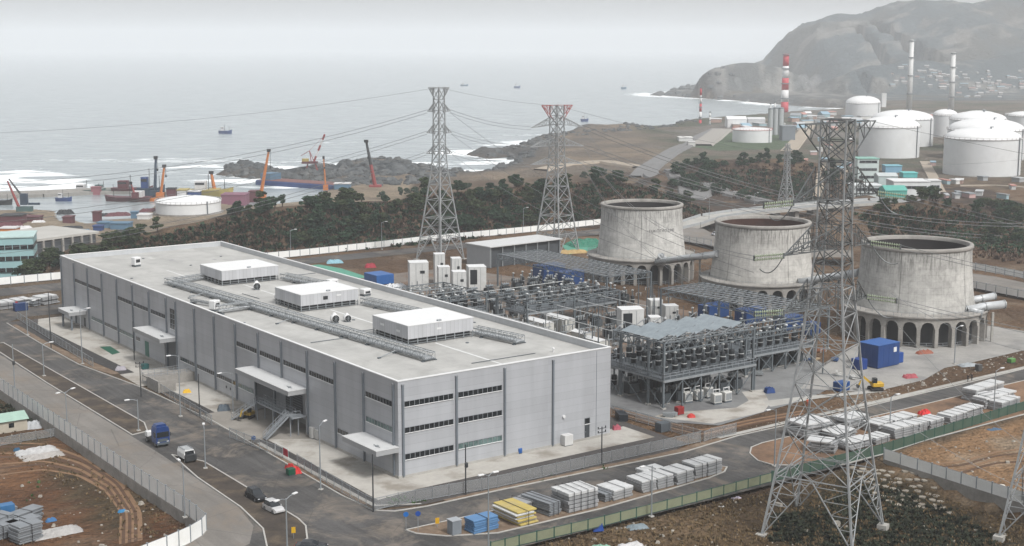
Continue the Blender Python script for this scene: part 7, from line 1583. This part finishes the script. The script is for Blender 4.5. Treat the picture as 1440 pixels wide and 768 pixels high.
def boat(px, py, L_, col, dcol, lab, z=SEA, rz=0., cab=True, h=2., grp='boats', nm='boat', mast=True):
    x, y, _ = G(px, py, z); o = empty(nm, (x, y, z), rz, lab, 'boat' if nm == 'boat' else 'ship', grp); B = L_*.2 if nm == 'boat' else L_*.17; q = MB(); sec = [(-.5, .75, 1.), (-.3, 1, .95), (.2, 1, .95), (.4, .6, 1.15), (.5, .06, 1.4)]; vs_ = []
    for t, w_, hh_ in sec: vs_ += [(t*L_, -B*w_, h*hh_), (t*L_*.94, -B*w_*.6, -.6), (t*L_*.94, B*w_*.6, -.6), (t*L_, B*w_, h*hh_)]
    fs = []
    for i in range(4):
        for k in range(3): fs.append((i*4+k, i*4+4+k, i*4+5+k, i*4+k+1))
        fs.append((i*4+3, i*4+7, i*4+4, i*4))
    fs += [(0, 1, 2, 3), (19, 18, 17, 16)]; q.add(vs_, fs); q.build('hull', hmats[col], o)
    if cab: q = MB(); q.bbox(-L_*.22, 0, h*.9, L_*.24, B*1.2, h*1.3, 0, .1); c_ = q.build('wheelhouse', hmats[dcol], o); q = MB(); q.box(-L_*.22-L_*.1, -L_*.22+L_*.1, -B*.64, -B*.6, h*1.7, h*2.0); q.build('window', CGL, c_)
    if mast: q = MB(); q.tube([(-.05*L_, 0, h*.9), (-.05*L_, 0, h*3.2)], .1+L_*.004, 5); q.tube([(.3*L_, 0, h), (.3*L_, 0, h*2.4)], .1+L_*.004, 5); q.build('mast', hmats['black'], o)
    return o
boat(90, 283, 9, 'navy', 'white', 'small dark blue boat alone in the middle of the harbour basin'); boat(317, 188, 13, 'navy', 'white', 'blue fishing boat alone on the open sea left of the slim pylon', h=3); boat(653, 121, 17, 'sky', 'white', 'distant pale ship on the hazy sea above the slim pylon', h=3)
boat(727, 124, 13, 'navy', 'white', 'distant small ship right of the slim pylon top', h=4); boat(877, 125.5, 11, 'sky', 'white', 'distant boat far out right of the red pylon', h=4); boat(822, 171, 9, 'navy', 'white', 'little blue boat beside the red-topped pylon', h=3)
boat(180, 283, 26, 'maroon', 'white', 'maroon work ship moored on the far side of the basin', nm='ship', h=2.6, rz=3.1); boat(187, 272, 24, 'maroon', 'maroon', 'cluttered rust-red ship behind the maroon one', nm='ship', h=3.4, z=-14.8); boat(213, 276, 16, 'blue', 'navy', 'dark blue crane pontoon ship', nm='ship', h=5); boat(210, 283, 8, 'orange', 'orange', 'small bright orange boat beside the harbour tank', cab=False, mast=False)
boat(297, 276, 26, 'yellow', 'white', 'yellow barge carrying the short orange crane', nm='ship', h=4); boat(125, 272, 20, 'teal', 'white', 'teal boat moored along the breakwater', h=2.4); boat(148, 271.5, 16, 'teal', 'teal', 'darker teal boat behind the first on the breakwater', h=2.2)
boat(0, 288, 14, 'black', 'black', 'black boat at the left edge of the basin', h=2.5)
x, y, _ = G(425, 262, SEA); o = empty('barge', (x, y, SEA), -.55, 'long flat barge with brown-red deck in the cove behind the ridge', 'barge'); q = MB(); q.bbox(0, 0, -.5, 62, 16, 3.4, 0, .5); q.build('hull', hmats['navy'], o); q = MB(); q.box(-30, 30, -7.4, 7.4, 2.9, 3.1); q.build('deck', mat('brown deck', (.2, .09, .08), .9), o); q = MB(); q.bbox(-25, 0, 3.1, 8, 10, 4); q.build('deckhouse', hmats['sky'], o)
for (x0, x1, b_, t_, d_, wc, rc, lab) in ((128, 140, 270, 264, 4, 'pink', 'pink', 'red container on the breakwater'), (311, 345, 285, 275, 12, 'violet', 'violet', 'long plum-coloured shed right of the harbour tank'), (130, 140, 306, 299, 4, 'maroon', 'maroon', 'dark red hut on the harbour yard shore'), (155, 182, 323, 315, 6, 'sky', 'sky', 'bright blue covered block on the harbour yard'),
    (137, 154, 321, 314, 5, 'sky', 'sky', 'smaller blue covered block beside the bright blue one'), (131, 143, 325, 320, 4, 'navy', 'navy', 'dark navy box on the yard'), (184, 193, 306, 299, 3, 'sky', 'sky', 'slim sky-blue stand at the quay'), (193, 210, 309, 304, 6, 'white', 'white', 'white low shed at the quay'), (88, 100, 312, 307, 6, 'maroon', 'maroon', 'maroon moored hulk at the sandy spit'),
    (0, 30, 316, 304, 8, 'maroon', 'black', 'dark ship hull at the left shore'), (30, 55, 312, 306, 6, 'maroon', 'maroon', 'long maroon hull under the grab crane'), (0, 22, 328, 322, 6, 'orange', 'white', 'orange and white cover at the left edge of the yard'), (90, 98, 336, 333, 3, 'navy', 'navy', 'tiny navy box in the sand yard'), (249, 262, 275, 268, 8, 'white', 'yellow', 'cream hut behind the harbour tank'),
    (234, 246, 276, 266, 5, 'maroon', 'black', 'dark rusty plant behind the harbour tank'), (264, 280, 275, 270, 6, 'navy', 'white', 'low navy store right of the cream hut'), (350, 362, 280, 270, 7, 'maroon', 'maroon', 'maroon hut near the long orange crane'), (470, 492, 265, 259, 7, 'sky', 'white', 'blue and white hut by the dark rocks')):
    shed(x0, x1, b_, t_, d_, HC_[wc], HC_[rc], lab, z=-12.6 if b_ > 290 else -13.2, name='harbour_shed', cat='shed')
for px, py, w_, h, c_, lab in ((100, 321, 10, 1.4, 'black', 'dark timber pile on the harbour yard'), (118, 326, 6, 1.8, 'sky', 'bright blue tarpaulin hump on the yard'), (54, 313, 6, 1.5, 'white', 'pale wrecked boat under cover near the grab crane'), (60, 331, 2.6, .8, 'sky', 'tiny light blue cover on the sand'), (44, 331, 9, 2, 'white', 'white covered boat behind the teal building'), (30, 322, 9, 2, 'white', 'row of white covers at the left yard'), (12, 318, 12, 2.4, 'maroon', 'rusty scrap row at the left shore'), (92, 301, 8, 3, 'black', 'dark wreck at the head of the sandy spit'), (165, 303, 12, 2, 'maroon', 'rust-brown gear along the quay'), (145, 304, 6, 2, 'black', 'black gear along the quay'), (214, 297, 12, 2, 'maroon', 'brown upturned hull by the harbour tank'), (170, 326, 6, 1.2, 'black', 'dark scraps right of the yard centre')):
    o = lump(px, py, w_, w_*.6, h, HC_[c_], lab, z=-12.6)
x0, y0, _ = G(12, 384, -7); o = empty('office_building', (x0, y0+10, -7), .25, 'teal three-storey building cut by the left edge', 'building'); q = MB(); TL = mat('pale teal wall', (.32, .52, .54), .6, 0, .08, .2)
hh = D(12, 336, y0)[2]+7; 
for k in range(3): q.box(-17, 6, -8, 8, hh*(k)/3.+1.5, hh*(k+1)/3.-.3)
q.box(-16.6, 5.6, -7.6, 7.6, -2, hh); q.build('wall', TL, o)
for k in range(3):
    f = MB(); f.box(-17, 6.05, -8.05, 8.05, hh*k/3.+.0, hh*k/3.+1.5); w_ = f.build('window', CGL, o); g = MB()
    for i in range(9): g.box(-16+i*2.5, -15.8+i*2.5, -8.12, -8.05, hh*k/3., hh*k/3.+1.5)
    g.build('mullion', TL, w_)
q = MB(); q.box(-17.3, 6.3, -8.3, 8.3, hh, hh+.4); q.build('roof', mat('mint flat roof', (.5, .66, .64), .6), o)
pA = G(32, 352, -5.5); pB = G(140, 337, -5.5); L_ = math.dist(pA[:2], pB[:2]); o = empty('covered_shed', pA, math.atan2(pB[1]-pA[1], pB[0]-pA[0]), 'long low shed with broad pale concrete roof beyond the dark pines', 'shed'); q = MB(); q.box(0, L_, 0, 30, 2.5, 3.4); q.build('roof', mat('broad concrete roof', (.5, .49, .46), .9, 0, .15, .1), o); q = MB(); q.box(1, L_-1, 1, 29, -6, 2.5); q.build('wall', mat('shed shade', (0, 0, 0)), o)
for k in range(8): q = MB(); q.box(k*L_/8, k*L_/8+.8, -.3, .5, -6, 2.5); q.build('buttress', RINGM, o)

# rutted tyre tracks in the left yard
TK = mat('pale rutted soil', (.25, .15, .085), .98, 0, .3, .8); TK2 = mat('dark rut', (.11, .06, .035), .98, 0, .3, .8)
for k in range(7):
    e_ = k*7.5+(k%2)*2; pts_ = [(0-e_*.2, 668-e_*1.0), (60, 660-e_*.8), (110+e_*.15, 668-e_*.55), (150+e_*.45, 690-e_*.25), (172+e_*.55, 720), (170+e_*.6, 780)]
    ribbon('tyre_track', pts_, 1.1 if k % 2 else .7, TK if k % 2 == 0 else TK2, .004+.003*k, z0=-1.9)
for k in range(4): ribbon('tyre_track', [(1290, 655+k*4), (1350, 650+k*5), (1400, 636+k*5), (1450, 630+k*6)], .7, TK if k % 2 == 0 else TK2, .05+.003*k, z0=-.1)
for k in range(4): ribbon('tyre_track', [(864, 574+k*3), (930, 592+k*3.5), (985, 606+k*3), (1060, 590+k*2), (1130, 578+k*2)], .6, TK if k % 2 == 0 else TK2, .1+.003*k, z0=0)
# ================================================================ TREES AND SCRUB
PINE = mat('pine needles', (.03, .068, .038), .85, 0, .5, .9, (.055, .09, .045), .6, spec=.15); BARK = mat('pine bark', (.12, .085, .065), .9); TWIG = mat('bare brown twigs', (.15, .1, .072), .95, 0, .5, .5, (.07, .055, .05), .7, spec=.1)
def crownmesh(seed, h, rad, n, flat=.55, leaf=.4):
    r = np.random.default_rng(seed); q = MB(); cl = []
    nc = 12
    for k in range(nc):
        a = r.uniform(0, 2*pi); d = rad*r.uniform(.15, .95); z = h*r.uniform(.38, .98); d *= 1.25-.75*(z/h); cl.append((d*cos(a), d*sin(a), z, rad*r.uniform(.22, .48)))
    cl.append((0, 0, h*.95, rad*.4))
    for k in range(n):
        c = cl[r.integers(len(cl))]; v = r.normal(size=3); v /= np.linalg.norm(v)+1e-6; rr = c[3]*r.uniform(.55, 1.05); p = np.array([c[0]+v[0]*rr, c[1]+v[1]*rr, c[2]+v[2]*rr*flat]); a = r.normal(size=3); a /= np.linalg.norm(a); b_ = np.cross(a, r.normal(size=3)); b_ /= np.linalg.norm(b_)+1e-6; s = leaf*r.uniform(.6, 1.4)
        i = len(q.v); q.v += [tuple(p-a*s-b_*s*.4), tuple(p+a*s-b_*s*.5), tuple(p+a*s*.7+b_*s*.6), tuple(p-a*s*.8+b_*s*.5)]; q.f.append((i, i+1, i+2, i+3))
    return q, cl
def trunkmesh(h, cl):
    q = MB(); q.tube([(0, 0, -.8), (.1, .05, h*.5), (0, 0, h*.9)], [.22, .15, .05], 6)
    for c in cl[:6]: q.tube([(.05, .02, max(.5, c[2]*.6)), (c[0], c[1], c[2])], [.08, .03], 4)
    return q
PINES = [PINE, mat('olive pine needles', (.05, .075, .034), .85, 0, .5, .9, (.08, .085, .045), .6, spec=.15), mat('deep pine needles', (.022, .048, .032), .85, 0, .5, .9, (.04, .06, .035), .6, spec=.15)]
TP = []
for i, (h, r_, n) in enumerate(((4.6, 2.4, 640), (5.4, 2.6, 760), (3.4, 2.5, 560), (4.8, 3.1, 760), (6.0, 2.2, 700), (3.0, 2.0, 420), (5.0, 2.0, 520), (4.0, 3.2, 700))):
    q, cl = crownmesh(100+i, h, r_, n, .5, .34); cr = q.build('crown', PINES[i % 3]); tr = trunkmesh(h, cl).build('trunk', BARK); TP.append((cr, tr, h))
regs = [  # (polygon in pixels, count, base height guess, label, group)
 ([(120, 350), (215, 322), (250, 312), (240, 325), (190, 345), (120, 372), (90, 380), (0, 392), (-20, 385), (30, 372)], 46, 0, 'dark pine on the slope behind the far left of the factory', 'pines left of the ridge'),
 ([(318, 300), (360, 290), (420, 286), (500, 279), (500, 284), (430, 290), (340, 303)], 26, 6, 'dark pine standing on the bare crest before the harbour', 'pines on the ridge crest'),
 ([(440, 286), (520, 278), (600, 270), (600, 290), (585, 300), (560, 296), (545, 318), (500, 330), (480, 345), (420, 345), (400, 338), (430, 315)], 62, 8, 'dark pine on the ridge left of the slim pylon', 'pines left of the slim pylon'),
 ([(600, 268), (660, 262), (720, 258), (790, 252), (790, 275), (770, 300), (745, 325), (720, 330), (690, 318), (650, 328), (625, 325), (600, 300)], 84, 8, 'dark pine on the ridge between the two far pylons', 'pines between the far pylons'),
 ([(790, 250), (850, 243), (880, 252), (860, 262), (820, 262), (795, 275)], 20, 8, 'dark pine on the ridge right of the red-topped pylon', 'pines right of the red pylon'),
 ([(935, 260), (950, 240), (975, 226), (1060, 222), (1140, 226), (1145, 234), (1100, 234), (1040, 232), (1000, 246), (975, 262), (1000, 268), (1080, 276), (1120, 262), (1150, 262), (1130, 285), (1050, 280), (960, 268)], 66, 4, 'dark pine on the rounded hill before the red-railed tank', 'pines on the rounded hill'),
 ([(1150, 232), (1190, 232), (1205, 262), (1170, 262)], 12, 4, 'dark pine on the rounded hill, right shoulder', 'pines on the rounded hill shoulder'),
 ([(1225, 288), (1300, 282), (1370, 286), (1440, 290), (1440, 318), (1400, 322), (1370, 300), (1300, 292), (1230, 296)], 44, 6, 'dark pine on the bank behind the rightmost tower', 'pines behind the rightmost tower'),
 ([(1390, 320), (1440, 330), (1440, 350), (1400, 345), (1380, 335)], 14, 2, 'dark pine low on the right-hand bank', 'pines low on the right bank'),
 ([(905, 268), (950, 275), (990, 288), (960, 290)], 8, 0, 'dark shrubby pine below the coast road', 'pines below the coast road')]
def inpx(poly, x, y):
    c = False; n = len(poly)
    for i in range(n):
        a, b_ = poly[i], poly[(i+1) % n]
        if ((a[1] > y) != (b_[1] > y)) and (x < (b_[0]-a[0])*(y-a[1])/(b_[1]-a[1])+a[0]): c = not c
    return c
def slope_hit(px, py):    # where the view ray meets the land
    ds = np.arange(380, 900, 3.); r = ray(px, py); X, Y, Z = r[0]*ds/r[1], ds, CAMZ+r[2]*ds/r[1]; gz = ground_zs(np.stack([X, Y], 1)); df = gz-Z; hit = np.nonzero(df > 0)[0]
    if not len(hit) or hit[0] == 0: return None
    i = hit[0]; t = df[i-1]/(df[i-1]-df[i]); x = X[i-1]+(X[i]-X[i-1])*t; y = Y[i-1]+(Y[i]-Y[i-1])*t; return x, y, ground_z(x, y)
random.seed(12); spots = []
for poly, cnt, zg_, lab, grp in regs:
    x0, x1 = min(p[0] for p in poly), max(p[0] for p in poly); y0, y1 = min(p[1] for p in poly), max(p[1] for p in poly); k = 0; tries = 0
    while k < cnt and tries < cnt*30:
        tries += 1; x, y = random.uniform(x0, x1), random.uniform(y0, y1)
        if not inpx(poly, x, y): continue
        p = slope_hit(x, y+3)
        if p is None: continue
        k += 1; spots.append((p, lab, grp))
spots.sort(key=lambda s: s[0][1])
rest = MB(); used = False
for i, (p, lab, grp) in enumerate(spots):
    cr, tr, h = TP[random.randrange(len(TP))]; s = random.uniform(.7, 1.45)
    if i < 298:
        o = empty('pine_tree', (p[0], p[1], p[2]-.3), random.uniform(0, 6.28), lab, 'tree', grp); o.scale = (s*random.uniform(.95, 1.35), s, s*random.uniform(.65, .95))
        for src in (cr, tr): c = src.copy(); COL.objects.link(c); c.parent = o
    else:
        a = random.uniform(0, 6.28); ca_, sa_ = cos(a), sin(a); off = len(rest.v)
        for v in cr.data.vertices: x, y, z = v.co; rest.v.append((p[0]+(x*ca_-y*sa_)*s, p[1]+(x*sa_+y*ca_)*s, p[2]-.3+z*s))
        rest.f += [tuple(k+off for k in f.vertices) for f in cr.data.polygons]
if rest.v: o = rest.build('pine_wood', PINE); struct(o, 'stuff'); tag(o, 'farther dark pines closing up into one wood on the hills', 'wood')
for cr, tr, h in TP: bpy.data.objects.remove(cr); bpy.data.objects.remove(tr)
# bare scrub on the slopes, twig tufts
def tufts(name, polys, n, size, m_, lab, cat, zfix=None, seed=1, leafn=7, up=.9, flatlay=False):
    r = np.random.default_rng(seed); V = []; F = []; pts = []
    for poly, w_ in polys:
        x0, x1 = min(p[0] for p in poly), max(p[0] for p in poly); y0, y1 = min(p[1] for p in poly), max(p[1] for p in poly); k = 0; t = 0; cand = []
        while k < n*w_ and t < n*20:
            t += 1; x, y = r.uniform(x0, x1), r.uniform(y0, y1)
            if inpx(poly, x, y): cand.append((x, y)); k += 1
        for (x, y) in cand:
            if zfix is not None: g = G(x, y, zfix); pts.append((g[0], g[1], None))
            else:
                p = slope_hit(x, y)
                if p: pts.append(p)
    if zfix is not None:
        gz = ground_zs([(p[0], p[1]) for p in pts]); pts = [(p[0], p[1], float(z)) for p, z in zip(pts, gz)]
    for (x, y, z) in pts:
        s = size*r.uniform(.5, 1.5)
        for k in range(leafn):
            a = r.uniform(0, 2*pi); t = r.uniform(.2, 1); dx, dy = cos(a)*s*t, sin(a)*s*t; i = len(V); w_ = s*.16
            bx_, by_ = -sin(a)*w_, cos(a)*w_; ox, oy = r.uniform(-s, s)*.5, r.uniform(-s, s)*.5
            V += [(x+ox-bx_, y+oy-by_, z-.1), (x+ox+bx_, y+oy+by_, z-.1), (x+ox+dx*.8+bx_, y+oy+dy*.8+by_, z+s*up*r.uniform(.5, 1)), (x+ox+dx*.8-bx_, y+oy+dy*.8-by_, z+s*up*r.uniform(.5, 1))]; F.append((i, i+1, i+2, i+3))
    q = MB(); q.v = V; q.f = F; o = q.build(name, m_); struct(o, 'stuff'); tag(o, lab, cat)
RP = [(130, 358), (215, 336), (330, 306), (430, 296), (600, 280), (790, 262), (880, 258), (960, 282), (1000, 298), (985, 306), (850, 312), (640, 340), (400, 362), (250, 358), (180, 362)]
tufts('bare_scrub', [(RP, .62), ([(940, 262), (980, 235), (1140, 232), (1200, 260), (1160, 290), (1060, 284), (980, 272)], .18), ([(1200, 300), (1300, 292), (1440, 300), (1440, 372), (1240, 345)], .2)], 4600, 1.3, TWIG, 'bare brown scrub covering the slopes of the ridge and hills', 'scrub', seed=3)
tufts('dark_scrub', [(RP, .6), ([(1200, 300), (1300, 296), (1440, 306), (1440, 360), (1240, 340)], .25), ([(960, 262), (1000, 240), (1130, 240), (1150, 285), (1040, 280)], .15)], 3800, 1.5, PINE, 'low dark green bushes dotted over the ridge slopes', 'bushes', seed=5, leafn=12, up=.7)
BK = [(760, 768), (900, 742), (1060, 705), (1230, 668), (1300, 690), (1440, 732), (1440, 790), (760, 790)]
tufts('dry_grass', [(BK, .7), ([(0, 560), (90, 640), (250, 720), (270, 745), (180, 768), (120, 700), (0, 640)], .06)], 5200, .36, mat('dry grass', (.21, .145, .075), .95, 0, .5, 1., (.09, .075, .045), .6), 'dry brown grass and weeds on the foreground banks', 'grass', zfix=-1.9, seed=7, leafn=6)
tufts('dark_bush', [([(1185, 700), (1240, 690), (1330, 712), (1420, 760), (1400, 790), (1170, 790), (1150, 745)], .75), ([(1085, 735), (1150, 725), (1140, 765), (1080, 765)], .15), ([(0, 568), (50, 590), (60, 605), (0, 600)], .1)], 1000, .7, mat('dark bramble', (.022, .03, .016), .95, 0, .5, 1., (.05, .06, .03), .5), 'dark green brambles under the foreground pylon', 'brambles', zfix=-2.2, seed=9, leafn=12, up=.7)
tufts('green_weed', [([(20, 665), (60, 660), (50, 690), (20, 690)], .02), ([(700, 655), (960, 635), (960, 640), (700, 690)], .03), ([(545, 700), (600, 700), (600, 708), (548, 712)], .1)], 300, .4, mat('green weeds', (.05, .11, .03), .9), 'tufts of fresh green weeds at the verges', 'weeds', zfix=0, seed=10)
# stones and rubble
r = np.random.default_rng(8); q = MB()
for poly, n, zf in ((BK, 300, -1.9), ([(0, 600), (90, 640), (250, 720), (260, 750), (180, 768), (0, 768)], 110, -1.9), ([(1250, 640), (1440, 600), (1440, 700), (1300, 660)], 120, -.1), ([(860, 560), (990, 620), (1200, 560), (1300, 530), (1440, 490), (1440, 505), (1100, 600), (985, 618)], 260, 0.)):
    x0, x1 = min(p[0] for p in poly), max(p[0] for p in poly); y0, y1 = min(p[1] for p in poly), max(p[1] for p in poly); k = 0; P_ = []
    while k < n:
        x, y = r.uniform(x0, x1), r.uniform(y0, y1)
        if inpx(poly, x, y): g = G(x, y, zf); P_.append(g); k += 1
    gz = ground_zs([(p[0], p[1]) for p in P_]) if zf < -.05 else [0.]*len(P_)
    for g, z in zip(P_, gz): s = r.gamma(1.1, .13)+.05; q.cbox(g[0], g[1], z-.05, s*r.uniform(.7, 1.8), s, s*.6, r.uniform(0, 3), r.uniform(.4, .9))
o = q.build('scattered_stones', mat('pale stones', (.42, .39, .34), .9, 0, .5, .5, (.2, .17, .14), .6)); struct(o, 'stuff'); tag(o, 'scattered stones and rubble over the bare earth', 'stones')
# cracked slabs beside the right wall
random.seed(3); q = MB()
for i in range(8):
    for j in range(7):
        px, py = 1200+i*14+random.uniform(-4, 4)+j*6, 660+j*6.5+i*1.5+random.uniform(-1.5, 1.5); g = G(px, py, -1.2); z = ground_z(g[0], g[1]); n = random.randint(5, 6); q.prism([(g[0]+random.uniform(.5, .78)*cos(2*pi*k/n), g[1]+random.uniform(.5, .78)*sin(2*pi*k/n)) for k in range(n)], z-.1, z+.14)
o = q.build('broken_slabs', mat('broken slab stone', (.4, .36, .3), .9, 0, .3, .6)); struct(o, 'stuff'); tag(o, 'patch of broken pale paving slabs by the right-hand wall', 'slabs')

# ================================================================ PEOPLE
def figure(px, py, rz, coat, legs, lab, z=0., helmet=None, stride=.25):
    x, y, _ = G(px, py, z); o = empty('person', (x, y, z), rz, lab, 'person', None); H_ = 1.74
    def skin(name, verts, edges, rad_, m_, par):
        me = bpy.data.meshes.new(name); me.from_pydata(verts, edges, []); ob = bpy.data.objects.new(name, me); COL.objects.link(ob); sk = ob.modifiers.new('s', 'SKIN'); sb = ob.modifiers.new('b', 'SUBSURF'); sb.levels = 1; sb.render_levels = 1
        for i, r_ in enumerate(rad_): me.skin_vertices[0].data[i].radius = (r_, r_)
        me.skin_vertices[0].data[0].use_root = True; bpy.context.view_layer.update(); dg = bpy.context.evaluated_depsgraph_get(); m2 = bpy.data.meshes.new_from_object(ob.evaluated_get(dg)); bpy.data.objects.remove(ob); o2 = bpy.data.objects.new(name, m2); COL.objects.link(o2); m2.materials.clear(); m2.materials.append(m_); o2.parent = par; return o2
    s = stride; V = [(0, 0, .95), (0, 0, 1.2), (0, 0, 1.42), (0, 0, 1.52), (0, 0, 1.62), (0, 0, 1.70), (-.09, 0, .9), (-.1, s*.5, .5), (-.1, s*.4, .08), (-.1, s*.4+.14, .03), (.09, 0, .9), (.1, -s*.3, .5), (.1, -s, .1), (.1, -s+.14, .05), (-.19, 0, 1.4), (-.23, -s*.4, 1.14), (-.22, -s*.2+.1, .9), (.19, 0, 1.4), (.23, s*.4, 1.14), (.22, s*.4+.1, .9)]
    E_ = [(0, 1), (1, 2), (2, 3), (3, 4), (4, 5), (0, 6), (6, 7), (7, 8), (8, 9), (0, 10), (10, 11), (11, 12), (12, 13), (2, 14), (14, 15), (15, 16), (2, 17), (17, 18), (18, 19)]; R_ = [.13, .12, .12, .055, .095, .08, .085, .06, .042, .035, .085, .06, .042, .035, .06, .045, .032, .06, .045, .032]
    b_ = skin('body', V, E_, R_, mat('skin', (.45, .3, .22), .6), o)
    skin('jacket', [V[0], V[1], V[2], V[14], V[15], V[17], V[18]], [(0, 1), (1, 2), (2, 3), (3, 4), (2, 5), (5, 6)], [.16, .16, .15, .085, .065, .085, .065], mat('cloth %s' % str(coat), coat, .9), b_)
    skin('trousers', [V[0], V[6], V[7], V[8], V[10], V[11], V[12]], [(0, 1), (1, 2), (2, 3), (0, 4), (4, 5), (5, 6)], [.14, .1, .075, .06, .1, .075, .06], mat('cloth %s' % str(legs), legs, .9), b_)
    q = MB(); q.lathe([(.115, 1.66), (.11, 1.72), (.07, 1.78), (.01, 1.8)], 12, 0, -.01); q.build('helmet' if helmet else 'hair', mat('head %s' % str(helmet or 0), helmet or (.02, .015, .012), .6), b_, True)
figure(1361, 537, AV-pi/2, (.02, .02, .025), (.02, .02, .02), 'left of two people in dark clothes walking on the right footway'); figure(1366.5, 535.5, AV-pi/2+.2, (.025, .02, .025), (.02, .02, .02), 'right of two people in dark clothes walking on the right footway')
figure(1135, 572, .3, (.5, .08, .03), (.3, .06, .03), 'worker in orange-red overalls at the edge of the grey yard'); figure(893, 567, 1., (.5, .3, .05), (.05, .06, .1), 'worker by the steel columns under the two-storey frame', helmet=(.7, .5, .05)) if 0 else None
x, y, z = S(104, 88, 4.6); figure(829, 421, .6, (.05, .07, .12), (.03, .04, .07), 'worker with yellow helmet on the gallery below the long roof frame', z=4.6, helmet=(.75, .5, .04)); 

# jagged boulders along the rocky shore
r = np.random.default_rng(21); q = MB()
for poly, n, lo, hi in (([(395, 250), (450, 240), (500, 231), (545, 229), (600, 238), (650, 250), (600, 262), (480, 262), (420, 260)], 420, 1., 4.2), ([(305, 246), (330, 236), (372, 238), (405, 246), (380, 254), (330, 252)], 170, 1., 3.6), ([(650, 222), (720, 210), (760, 202), (800, 200), (735, 240), (690, 250), (640, 252)], 220, 1., 3.8), ([(760, 204), (870, 190), (985, 182), (960, 192), (800, 204)], 130, 1., 3.), ([(912, 134), (985, 128), (1090, 148), (1180, 153), (1100, 150), (1000, 141), (930, 136)], 120, 3, 9)):
    x0, x1 = min(p[0] for p in poly), max(p[0] for p in poly); y0, y1 = min(p[1] for p in poly), max(p[1] for p in poly); k = 0; P_ = []
    while k < n:
        x, y = r.uniform(x0, x1), r.uniform(y0, y1)
        if inpx(poly, x, y): g = G(x, y, -13); P_.append(g); k += 1
    gz = ground_zs([(p[0], p[1]) for p in P_])
    for g, z in zip(P_, gz):
        if z < -16.6: continue
        s = r.uniform(lo, hi)*r.uniform(.5, 1); m_ = len(q.v); nn = 6; a0 = r.uniform(0, 6)
        for zz, kk in ((-s*.4, 1.), (s*r.uniform(.15, .4), .9), (s*r.uniform(.45, .9), .4)):
            for i in range(nn): a = a0+2*pi*i/nn; rr = s*kk*r.uniform(.6, 1.1); q.v.append((g[0]+rr*cos(a)*1.5, g[1]+rr*sin(a), max(z, -15.3)+zz*r.uniform(.8, 1.2)))
        for L_ in range(2):
            for i in range(nn): j = (i+1) % nn; q.f.append((m_+L_*nn+i, m_+L_*nn+j, m_+L_*nn+nn+j, m_+L_*nn+nn+i))
        q.f.append(tuple(m_+2*nn+i for i in range(nn)))
o = q.build('shore_rocks', mat('dark wet rock', (.075, .085, .09), .85, 0, .5, .15, (.2, .2, .19), .5)); struct(o, 'stuff'); tag(o, 'dark jagged boulders heaped along the surf line and rocky islet', 'rocks')
